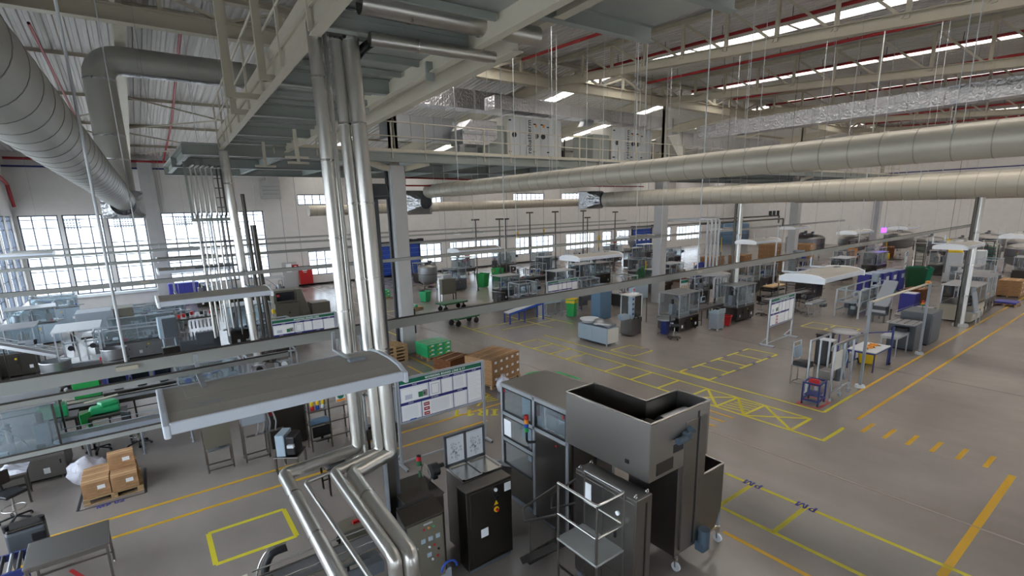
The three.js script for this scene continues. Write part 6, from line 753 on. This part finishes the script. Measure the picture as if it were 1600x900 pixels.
{ // long white cartoner
  const o = thing('cartoner', 'long white open framed cartoning machine in the middle of the right floor', 'machine', [33.2, 0, -10.75], 0.02), L = 5.2, D = 1.1;
  for (let i = 0; i <= 4; i++) for (const q of [-1, 1]) b().bx(-L / 2 + L * i / 4 - 0.035, -L / 2 + L * i / 4 + 0.035, 0.06, 1.5, q * D / 2 - 0.035, q * D / 2 + 0.035).cyl(0.06, 0.05, 0.06, -L / 2 + L * i / 4, 0.03, q * D / 2, 12).mesh('post', M.white, o);
  for (const y of [1.48, 0.85, 0.35]) for (const q of [-1, 1]) b().beam([-L / 2, y, q * D / 2], [L / 2, y, q * D / 2], 0.05, 0.06).mesh('long_rail', M.greyB, o); for (const s of [-1, 1]) for (const y of [1.48, 0.85]) b().beam([s * L / 2, y, -D / 2], [s * L / 2, y, D / 2], 0.05, 0.06).mesh('end_rail', M.greyB, o);
  for (let i = 0; i < 4; i++) b().bx(-L / 2 + L * i / 4 + 0.05, -L / 2 + L * (i + 1) / 4 - 0.05, 0.9, 1.44, D / 2 - 0.005, D / 2 + 0.005).mesh('guard_pane', M.guard, o);
  b().rb(L - 0.2, 0.12, 0.5, 0, 0.82, 0, 0.02).mesh('chain_bed', M.steelL, o); seed = 77; for (let i = 0; i < 34; i++) b().rb(rr(0.12, 0.4), rr(0.12, 0.4), rr(0.1, 0.3), -L / 2 + 0.2 + i * 0.144, [0.55, 1.02, 1.25][i % 3] + rr(-0.1, 0.1), rr(-0.2, 0.42), 0.03).mesh('drive_block', pick([M.greyB, M.steelL, M.white, M.greyD]), o); for (let i = 0; i < 5; i++) b().cyl(0.13, 0.13, 0.06, -L / 2 + 0.6 + i, rr(0.5, 0.75), D / 2 - 0.08, 20, Math.PI / 2).mesh('hand_wheel', pick([M.black, M.steelL, M.greyB]), o); b().rb(0.34, 0.5, 0.3, 1.6, 1.75, -0.1, 0.02).mesh('control_panel', M.greyB, o); b().rb(0.5, 0.5, 0.3, -1.7, 0.3, 0, 0.02).mesh('drive_cabinet', M.greyD, o); b().cyl(0.05, 0.05, 0.02, 1.6, 1.8, 0.06, 12, Math.PI / 2).mesh('indicator', M.teal, o); }
// right aisle: posts with rails, small machine, tables, grey cabinets
{ const o = thing('aisle_post_frame', 'slim aluminium posts with a top pipe along the aisle line at the right', 'frame', [19.23, 0, -6.05]); for (const x of [0, 6.02]) { b().bx(x - 0.038, x + 0.038, 0.05, 2.95, -0.038, 0.038).mesh('post', M.grey, o); b().cyl(0.16, 0.14, 0.08, x, 0.04, 0, 18).mesh('concrete_foot', M.white, o); } b().bar([0, 2.92, 0], [6.02, 2.92, 0], 0.04).mesh('top_pipe', M.beigeL, o); b().bar([-2.2, 1.9, 0.02], [0, 1.9, 0.02], 0.035).mesh('low_pipe', M.steel, o); b().rb(0.25, 0.1, 0.12, 5.7, 2.98, 0, 0.03).mesh('orange_fitting', M.orange, o); }
{ const o = thing('filter_skid', 'narrow aluminium framed filter machine with a white panel and black feet, by the aisle line', 'machine', [17.95, 0, -6.5]); for (const x of [-0.85, -0.1, 0.6]) for (const z of [-0.35, 0.35]) b().bx(x - 0.025, x + 0.025, 0.1, 1.85, z - 0.025, z + 0.025).cyl(0.06, 0.06, 0.1, x, 0.05, z, 10).mesh('post', M.alu, o); for (const y of [0.3, 1.83]) for (const z of [-0.35, 0.35]) b().beam([-0.85, y, z], [0.6, y, z], 0.05, 0.05).mesh('rail', M.alu, o);
  b().rb(0.6, 0.6, 0.03, -0.4, 1.25, 0.3, 0.01).mesh('white_panel', M.offwhite, o); b().cyl(0.13, 0.13, 0.9, 0.2, 0.85, 0.1, 18).cyl(0.1, 0.1, 0.8, 0.45, 0.8, 0.0, 18).mesh('filter_column', M.greyD, o); b().rb(0.4, 0.3, 0.35, -0.3, 0.7, 0, 0.03).mesh('pump', M.steel, o); b().tube([[0.2, 1.3, 0.1], [0.2, 1.65, 0.1], [-0.4, 1.65, 0.1], [-0.4, 1.5, 0.1]], 0.03).mesh('pipe', M.steelL, o); b().hose([[0.75, 1.5, 0], [0.85, 1.1, 0.1], [0.78, 0.7, 0.05], [0.86, 0.3, 0.1]], 0.05, 8).mesh('coiled_hose', M.greyB, o); b().bx(0.84, 0.88, 0, 0.4, 0, 0.04).mesh('blue_valve', M.blue, o); b().rb(0.3, 0.04, 0.4, -0.5, 1.88, 0, 0.01).mesh('top_tray', M.white, o); }
{ const o = thing('fabric_chair', 'black chair frame with a white backrest sheet left of the filter machine', 'chair', [17.9, 0, -7.35]); tube4(o, 0.5, 0.5, 0.75, M.steel, 0.03); b().rb(0.5, 0.2, 0.5, 0, 0.8, 0, 0.06).mesh('seat', M.black, o); b().rb(0.55, 0.4, 0.04, 0, 1.2, -0.2, 0.02, -0.15).mesh('white_sheet', M.greyB, o); for (const x of [-0.27, 0.27]) b().beam([x, 0.8, -0.24], [x, 1.55, -0.24], 0.03, 0.03).mesh('upright', M.alu, o); b().beam([-0.27, 1.53, -0.24], [0.27, 1.53, -0.24], 0.03, 0.03).mesh('top_bar', M.alu, o); }
{ const o = thing('trolley', 'dark blue tube trolley with a red strap on the red floor frame', 'trolley', [16.6, 0, -6.42], 0.1); tube4(o, 0.6, 0.45, 0.72, M.navy, 0.045); for (const x of [-0.3, 0.3]) for (const z of [-0.22, 0.22]) b().cyl(0.05, 0.05, 0.03, x, 0.05, z, 12, Math.PI / 2).mesh('castor', M.black, o); b().rb(0.12, 0.22, 0.3, -0.22, 0.74, 0.05, 0.05).mesh('red_strap', M.red, o); b().rb(0.5, 0.02, 0.4, 0, 0.3, 0, 0.005).mesh('tray', M.navy, o); }
table('work table with blue legs, white mat and orange tools by the aisle', 21.9, -6.75, 0, 1.5, 0.9, 0.77, M.white, M.navy); for (let i = 0; i < 3; i++) { const o = thing('power_tool', 'orange hand tool on the white work table, ' + nth[i] + ' from left', 'tool', [21.55 + 0.32 * i, 0.77, -6.7], 0.6 * i + 0.3); b().cyl(0.035, 0.04, 0.28, 0, 0.05, 0, 12, 0, Math.PI / 2).mesh('tool_body', M.orange, o); b().rb(0.06, 0.05, 0.16, 0.05, 0.045, 0.09, 0.02).mesh('grip', M.orange, o); b().cyl(0.02, 0.012, 0.1, -0.18, 0.05, 0, 10, 0, Math.PI / 2).mesh('bit', M.black, o); }
{ const o = thing('blue_post', 'dark blue upright tube beside the tool table', 'post', [22.75, 0, -6.32]); b().beam([0, 0.1, 0], [0, 1.5, 0], 0.06, 0.06).mesh('tube', M.navy, o); b().cyl(0.06, 0.06, 0.1, 0, 0.05, 0, 12).mesh('foot', M.black, o); b().beam([0, 1.3, 0], [-1.3, 1.35, -0.6], 0.04, 0.04).mesh('arm', M.navy, o); }
bin('yellow crate under the tool table', 22.4, -6.95, M.yellow, 0.5, 0.3); table('narrow aluminium table right of the tool table', 24.55, -6.75, 0, 1.35, 0.6, 0.85, M.alu, M.alu); { const o = thing('curved_lid', 'shiny curved lid on a frame behind the tool table', 'lid', [22.3, 0, -7.75]); b().cyl(0.5, 0.5, 0.03, 0, 1.1, 0, 26).dome(0.48, 0.12, 0, 1.11, 0).mesh('lid', M.steelL, o); legs(o, 0.8, 0.7, 1.08, M.purple); b().rb(0.8, 0.3, 0.05, 0, 0.85, 0.34, 0.02).mesh('blue_sheet', M.greyB, o); }
{ const o = thing('scrub_bin', 'tall black bin with a yellow sticker left of the tool table', 'bin', [20.9, 0, -7.9]); b().rb(0.5, 1.15, 0.45, 0, 0.62, 0, 0.05).mesh('body', M.black, o); b().rb(0.16, 0.14, 0.01, 0.02, 1.0, 0.23, 0.004).mesh('sticker', M.yellow, o); b().rb(0.54, 0.06, 0.49, 0, 1.22, 0, 0.02).mesh('lid', M.black, o); }
{ const o = thing('grey_oven', 'dark grey cabinet machine with an open tray top at the aisle posts', 'machine', [26.0, 0, -6.8]); b().rb(1.1, 1.05, 0.95, 0, 0.58, 0, 0.02).mesh('casing', M.greyD, o); b().rb(1.2, 0.03, 1.0, -0.3, 1.14, 0, 0.01).mesh('tray_top', M.steelL, o); for (let i = 0; i < 4; i++) b().beam([-0.8, 1.18, -0.4 + 0.26 * i], [0.25, 1.18, -0.4 + 0.26 * i], 0.03, 0.03).mesh('roller', M.chrome, o); b().rb(0.5, 0.3, 0.5, -0.7, 0.85, 0, 0.03).mesh('inlet', M.black, o); b().bx(-0.5, 0.5, 0, 0.06, -0.45, 0.45).mesh('plinth', M.black, o); }
{ const o = thing('grey_oven', 'taller dark grey cabinet machine with a tower lamp, right of the aisle posts', 'machine', [27.6, 0, -6.75]); b().rb(1.5, 1.35, 1.1, 0, 0.73, 0, 0.04).mesh('casing', M.greyD, o); for (const y of [0.45, 1.1]) b().rb(0.012, 0.3, 0.12, 0.752, y, 0.25, 0.004).mesh('label', M.paper, o); b().rb(1.3, 1.15, 0.02, 0, 0.72, 0.555, 0.01).mesh('door', M.greyD, o); towerLight(o, 0.0, 1.4, 0, [M.red, M.orange, M.teal], 0.08, 0.05); b().bx(-0.7, 0.7, 0, 0.06, -0.5, 0.5).mesh('plinth', M.black, o); }
guarded('beige cased shrink machine with a dark window behind the right bright pole', 34.3, -6.8, 0.0, { w: 2.3, d: 1.3, base: 0.9, h: 1.85, sd: 36, body: M.beige, glass: M.smoke, canopy: M.steelL }); { const o = thing('folding_panel', 'grey tilted magazine panel in front of the beige shrink machine', 'panel', [32.9, 0, -6.05]); b().rb(0.8, 1.0, 0.05, 0, 1.15, 0, 0.02, -0.2).mesh('panel', M.grey, o); legs(o, 0.8, 0.5, 0.7, M.alu); b().rb(0.76, 0.05, 0.4, 0, 0.68, 0, 0.01).mesh('tray', M.alu, o); }
conveyor('wide steel outfeed conveyor left of the right bright pole', 30.5, -7.7, -0.03, 3.0, 0.7, 0.85); { const o = thing('incline_loader', 'steep grey inclined loader beside the blue crate at the right', 'conveyor', [31.0, 0, -9.2]); b().beam([-0.6, 0.5, 0], [0.7, 2.0, 0], 0.6, 0.12).mesh('chute', M.grey, o); legs(o, 1.0, 0.6, 0.6, M.steelD, 0.06); b().rb(0.5, 0.5, 0.6, -0.3, 0.6, 0, 0.03).mesh('base_box', M.greyD, o); b().box(0.1, 0.1, 0.01, 0.3, 1.6, 0.32).mesh('sticker', M.lineG, o); }
guarded('dark steel palletising machine farther along the aisle at the right', 37.4, -6.9, 0, { w: 2.0, d: 1.2, base: 0.8, h: 2.0, sd: 38 });
for (let i = 0; i < 2; i++) guarded(['dark steel wrapping machine beyond the aisle, near the right edge', 'farther dark steel wrapping machine beyond the aisle, near the right edge'][i], 39.8 + 3.2 * i, -7.6 - i, 0, { w: 1.8, d: 1.3, base: 0.8, h: 1.9, sd: 40 + i });
pallet('pallet with a blue sheet on it, on the aisle at the right', 40.6, -6.1, 0, 1.2, 1.0); { const o = thing('blue_sheet', 'flat blue sheet lying on the aisle pallet', 'sheet', [40.5, 0.146, -6.1]); b().rb(1.0, 0.1, 0.95, 0, 0.05, 0, 0.02).mesh('sheet', M.purple, o); }
pallet('pallet under the wrapped brown cartons at the right edge', 44.4, -6.6, 0, 1.6, 1.2); stack('wrapped brown carton at the right edge', 'cartons at the right edge', 44.4, 0.146, -6.6, 0, 3, 3, 2, 0.5, 0.3, 0.55, 'brown');
// crates, bins and cartons behind the cartoner
for (let i = 0; i < 4; i++) { const o = thing('blue_crate', 'purple blue carton crate behind the white cartoner, ' + nth[i] + ' from the left', 'crate', [39.2 + 1.15 * i, 0, -12.6 + 0.1 * i]); b().rb(1.1, 1.35, 1.0, 0, 0.72, 0, 0.02).mesh('crate_body', M.purple, o); b().rb(0.5, 0.3, 0.01, rr(-0.2, 0.2), 1.0, 0.506, 0.004).mesh('label', M.paper, o); b().bx(-0.5, 0.5, 1.39, 1.41, -0.45, 0.45).mesh('lid', M.greyB, o); }
bin('dark green large bin right of the purple blue crates', 43.9, -11.4, M.greenD, 1.4, 0.55); bin('green covered container right of the dark green bin', 46.6, -11.9, M.teal, 1.2, 0.7); { const o = thing('blue_crate', 'single blue crate beside the inclined loader', 'crate', [33.5, 0, -8.8]); b().rb(0.8, 1.2, 0.7, 0, 0.62, 0, 0.02).mesh('crate_body', M.purple, o); b().bx(-0.36, 0.36, 1.2, 1.24, -0.3, 0.3).mesh('lid', M.white, o); }
pallet('pallet under brown cartons right of the white cartoner', 37.6, -9.6, 0, 1.2, 1.0); stack('brown carton right of white cartoner', 'cartons right of the cartoner', 37.6, 0.146, -9.6, 0, 2, 3, 2, 0.55, 0.26, 0.46, 'cardD');
[[43.5, -26.6], [46.5, -25.6], [49.6, -24.4], [47.9, -21.9], [51.6, -22.2], [44.6, -23.4]].forEach(([x, z], q) => { const nm = ['leftmost pile', 'second pile', 'tallest pile', 'front pile', 'right pile', 'low pile'][q]; pallet('pallet under the ' + nm + ' of the far carton stacks', x, z, 0.2, 2.2, 1.6); stack('far carton, ' + nm + ' between the columns', 'far carton stacks', x, 0.146, z, 0.2, 3, [3, 3, 5, 3, 5, 2][q], 2, 0.7, 0.42, 0.72, 'brown'); });
pallet('pallet under the cartons beside the fourth column', 66.3, -20.0, 0.3, 2.2, 1.4); stack('carton beside the fourth column', 'cartons by the fourth column', 66.3, 0.146, -20, 0.3, 3, 2, 2, 0.7, 0.5, 0.6, 'cardD');
{ const o = thing('forklift', 'small orange forklift standing between the third and fourth columns', 'forklift', [60.5, 0, -21.3], 0.4); b().rb(1.4, 0.7, 1.0, 0, 0.6, 0, 0.12).mesh('chassis', M.orange, o); b().rb(0.5, 0.5, 0.9, -0.5, 1.1, 0, 0.1).mesh('counterweight', M.orange, o); for (const x of [-0.45, 0.45]) for (const z of [-0.45, 0.45]) b().cyl(0.25, 0.25, 0.2, x, 0.25, z, 18, Math.PI / 2).mesh('wheel', M.black, o); for (const z of [-0.3, 0.3]) { b().beam([0.85, 0.1, z], [0.85, 2.1, z], 0.1, 0.1).mesh('mast', M.black, o); b().beam([0.9, 0.12, z], [1.9, 0.1, z], 0.12, 0.05).mesh('fork', M.black, o); b().beam([-0.5, 1.3, z], [-0.4, 2.0, z], 0.06, 0.06).beam([0.5, 0.9, z], [0.3, 2.0, z], 0.06, 0.06).mesh('cab_post', M.black, o); } b().rb(1.0, 0.06, 0.9, -0.05, 2.02, 0, 0.03).mesh('cab_roof', M.black, o); b().rb(0.4, 0.3, 0.4, -0.1, 1.1, 0, 0.06).mesh('seat', M.black, o); }
{ const o = thing('stacker', 'yellow hand stacker right of the orange forklift', 'stacker', [63.2, 0, -19.2], 0.3); b().rb(0.7, 0.6, 0.8, 0, 0.4, 0, 0.06).mesh('body', M.yellow, o); b().rb(0.5, 1.9, 0.12, 0, 1.2, 0, 0.03).mesh('mast', M.yellow, o); for (const x of [-0.25, 0.25]) b().beam([x, 0.08, 0.3], [x, 0.08, 1.4], 0.14, 0.06).mesh('fork', M.black, o); for (const x of [-0.3, 0.3]) b().cyl(0.1, 0.1, 0.08, x, 0.1, -0.3, 14, 0, Math.PI / 2).mesh('wheel', M.black, o); }
// kettle farm by the right wall
[[57.2, -24.8, 1.6, 3.3], [60.8, -25.6, 1.4, 3.0], [64.4, -22.8, 1.3, 2.8], [67.8, -23.6, 1.4, 2.9], [71, -20.5, 1.4, 3.0], [66.8, -16.6, 1.3, 2.6], [63.2, -13.4, 1.4, 2.7], [68.6, -12.6, 1.4, 3.0], [59.6, -11.2, 1.3, 2.7], [64.4, -9.0, 1.4, 2.9], [57.8, -8.0, 1.4, 2.8]].forEach(([x, z, r, h], i) => kettle('big steel kettle of the right hand kettle group, ' + ['first', 'second', 'third', 'fourth', 'fifth', 'sixth', 'seventh', 'eighth', 'ninth', 'tenth', 'eleventh'][i] + ' counting left to right and forward', x, z, r, h * 0.72, 0.8));
{ const o = thing('steel_stairs', 'steep steel stairs leading up to the kettles', 'stairs', [55, 0, -14.2], 0.3); for (const z of [-0.4, 0.4]) { b().beam([-0.9, 0.1, z], [0.7, 2.3, z], 0.05, 0.16).mesh('stringer', M.chrome, o); b().bar([-0.9, 1.0, z], [0.7, 3.2, z], 0.025).mesh('handrail', M.steelL, o); } for (let i = 0; i < 8; i++) b().box(0.22, 0.03, 0.8, -0.75 + 0.18 * i, 0.25 + 0.26 * i, 0).mesh('tread', M.greenD, o); b().rb(0.8, 0.06, 1.0, 1.1, 2.3, 0, 0.01).mesh('landing', M.steelD, o); legs(o, 2.6, 0.8, 2.2, M.steelD, 0.06); }
{ const o = thing('steel_stairs', 'green treaded steel stairs near the right picture edge', 'stairs', [57.3, 0, -10.2], 0.3); for (const z of [-0.4, 0.4]) b().beam([-0.9, 0.1, z], [0.6, 2.6, z], 0.05, 0.16).mesh('stringer', M.beigeL, o); for (let i = 0; i < 8; i++) b().box(0.22, 0.04, 0.8, -0.75 + 0.165 * i, 0.3 + 0.29 * i, 0).mesh('tread', M.teal, o); b().rb(0.8, 0.06, 1.0, 1.0, 2.5, 0, 0.01).mesh('landing', M.steelD, o); legs(o, 2.5, 0.8, 2.4, M.steelD, 0.06); }
[[49, -10.6, 'white case with a yellow cover near the right edge'], [51.5, -9.8, 'white cabinet beside the yellow covered case']].forEach(([x, z, l], i) => { const o = thing('white_case', l, 'cabinet', [x, 0, z], 0.2); b().rb(1.0, 2.2, 1.0, 0, 1.15, 0, 0.05).mesh('casing', M.white, o); b().rb(0.9, 2.0, 0.02, 0, 1.15, 0.51, 0.01).mesh('door', M.white, o); b().rb(0.6, 0.2, 0.9, -0.2, i ? 0.12 : 2.3, 0, 0.05).mesh('cover', i ? M.grey : M.yellow, o); });
board('tall white chart board in front of the kettles near the right edge', 48, -13.2, 0.2, 1.7, 0.6, 2.2, 'PLAN', false);
// rows of machines seen small between the columns
const feat = ['flat steel canopy', 'hopper on top', 'arm mounted screen', 'dark cabinet base', 'open top frame', 'tower lamp', 'white frame'];
const opt = (i) => [{ canopy: M.steelL }, { hop: 1, canopy: M.steel }, { screen: 1, canopy: 0 }, { body: M.greyD, canopy: 0 }, { canopy: 0, panes: 0 }, { tower: 1, canopy: M.steelL }, { frame: M.white, canopy: M.white }][i % 7];
const rowOf = (text, list, base) => list.forEach(([x, z, w], i) => guarded(`machine with ${feat[(i + base) % 7]}, ${nth[i]} from left ${text}`, x, z, rr(-0.05, 0.05), { w, d: 1.1, base: 0.85, h: 1.75 + 0.12 * (i % 3), sd: base * 17 + i + 50, legsOnly: i % 3 === 1, ...opt(i + base) }));
rowOf('in the row nearest low windows', [[20.9, -40.6, 1.8], [25.2, -41, 2.0], [30, -41, 2.2], [34.6, -40.6, 2], [39.5, -40, 2.2], [44.4, -39.6, 2], [49, -38.6, 2.2]], 0);
rowOf('in the second row from windows', [[20.4, -34.6, 1.6], [25.4, -31.4, 3.0], [29.6, -34, 1.8], [33.4, -33.8, 1.8], [37.4, -34.6, 2], [41.6, -34.2, 2], [46, -33, 2.2]], 3);
rowOf('in the third row from windows', [[20.6, -28, 1.6], [24.4, -26.6, 1.8], [27.6, -27.6, 1.7], [30.6, -28.8, 1.8], [34.4, -27.6, 1.8], [38.5, -28.4, 2]], 5);
rowOf('in row behind bowl feeder', [[19.4, -24.6, 1.5], [22.6, -22.4, 1.6], [24.6, -20.9, 1.2], [30.2, -22.6, 1.6], [33.0, -23.6, 1.8]], 2);
rowOf('in the row behind the canopy machines', [[28.6, -18.6, 1.6], [31.4, -19.6, 1.7], [34.4, -18.4, 1.7], [37.6, -18.8, 1.8], [40.6, -17.6, 1.8]], 4);
rowOf('in the far right machine field', [[45.6, -16.6, 2], [50.4, -16, 2], [53.6, -12.4, 2], [52.2, -19, 1.8], [55.4, -17.6, 1.8], [47.8, -8.4, 1.8], [53.2, -7.4, 2]], 6);
for (const [l, x, z, m, h] of [['blue rubbish heap of sheets beside the second column', 40, -25.2, M.purple, 1.1], ['crumpled brown paper heap left of the blue sheets', 36.6, -25.6, M.cardD, 1.0], ['green cover lying over a machine left of the brown paper heap', 33.5, -26.2, M.greenD, 1.2]]) { const o = thing('sheet_heap', l, 'heap', [x, 0, z]); const s = new THREE.SphereGeometry(1, 18, 10, 0, 7, 0, Math.PI / 2), p = s.attributes.position; for (let i = 0; i < p.count; i++) { const k = 0.75 + 0.5 * vnoise(p.getX(i) * 4 + 9, p.getZ(i) * 4 + 3 * p.getY(i) + 9, 64, 8); p.setXYZ(i, p.getX(i) * k * 1.3, p.getY(i) * k * h, p.getZ(i) * k * 0.8); } s.computeVertexNormals(); b().add(s).mesh('heap', m, o); }
{ const o = thing('fire_cabinet', 'red fire cabinet with hose on the back wall beside the door', 'cabinet', [12.15, 0, ZB + 0.05]); b().rb(1.1, 1.5, 0.3, 0, 0.95, 0.2, 0.02).mesh('casing', M.red, o); b().rb(0.98, 1.36, 0.02, 0, 0.95, 0.36, 0.01).mesh('door', M.red, o); b().box(0.4, 0.08, 0.005, -0.1, 1.4, 0.373).box(0.3, 0.05, 0.005, -0.1, 1.25, 0.373).mesh('label', M.paper, o); }
for (const [x, y, l] of [[11.35, 1.75, 'small red call point on the back wall left of the fire cabinet'], [29.0, 1.2, 'red fire hose box in front of the low windows'], [52.4, 1.2, 'red extinguisher case left of the blue roller gate']]) { const o = thing('fire_point', l, 'alarm', [x, y, ZB + 0.02]); b().rb(0.5, x > 12 ? 1.1 : 0.4, 0.2, 0, 0, 0.12, 0.03).mesh('case', M.red, o); b().box(0.2, 0.1, 0.01, 0, 0.05, 0.225).mesh('label', M.paper, o); }
{ const o = thing('exit_plate', 'white plate with green figure on the wall beside the left blue door', 'sign', [17.3, 2.0, ZB + 0.01]); b().rb(0.9, 0.9, 0.04, 0, 0.3, 0.03, 0.01).mesh('plate', M.paper, o); b().cyl(0.2, 0.2, 0.01, 0, 0.35, 0.055, 20, Math.PI / 2).mesh('green_disc', M.teal, o); b().bx(-0.6, 0.6, -1.9, -0.3, 0, 0.06).mesh('dark_panel', M.navy, o); }
// people
person('person in dark blue work clothes bending over the line behind the cartoner', 38.0, -12.0, -1.0, bending, 0x20224e, 0x23254f, M.navy);
person('person in pale work clothes standing by white cabinets at the right edge', 47.6, -9.4, -0.8, standing, 0xd2d3e0, 0x44485a, M.white);
person('person in blue work clothes standing in the distance at the third column', 47.4, -20.4, -0.5, standing, 0x2a3a86, 0x2a3060, M.white);
person('person with a blue cap standing among the machines below the low windows', 27.4, -38.9, -0.4, standing, 0x3c4048, 0x2a2c34, M.blue);
scene.traverse((o) => { if (o.isMesh) { o.castShadow = true; o.receiveShadow = true; } });
renderer.render(scene, camera);
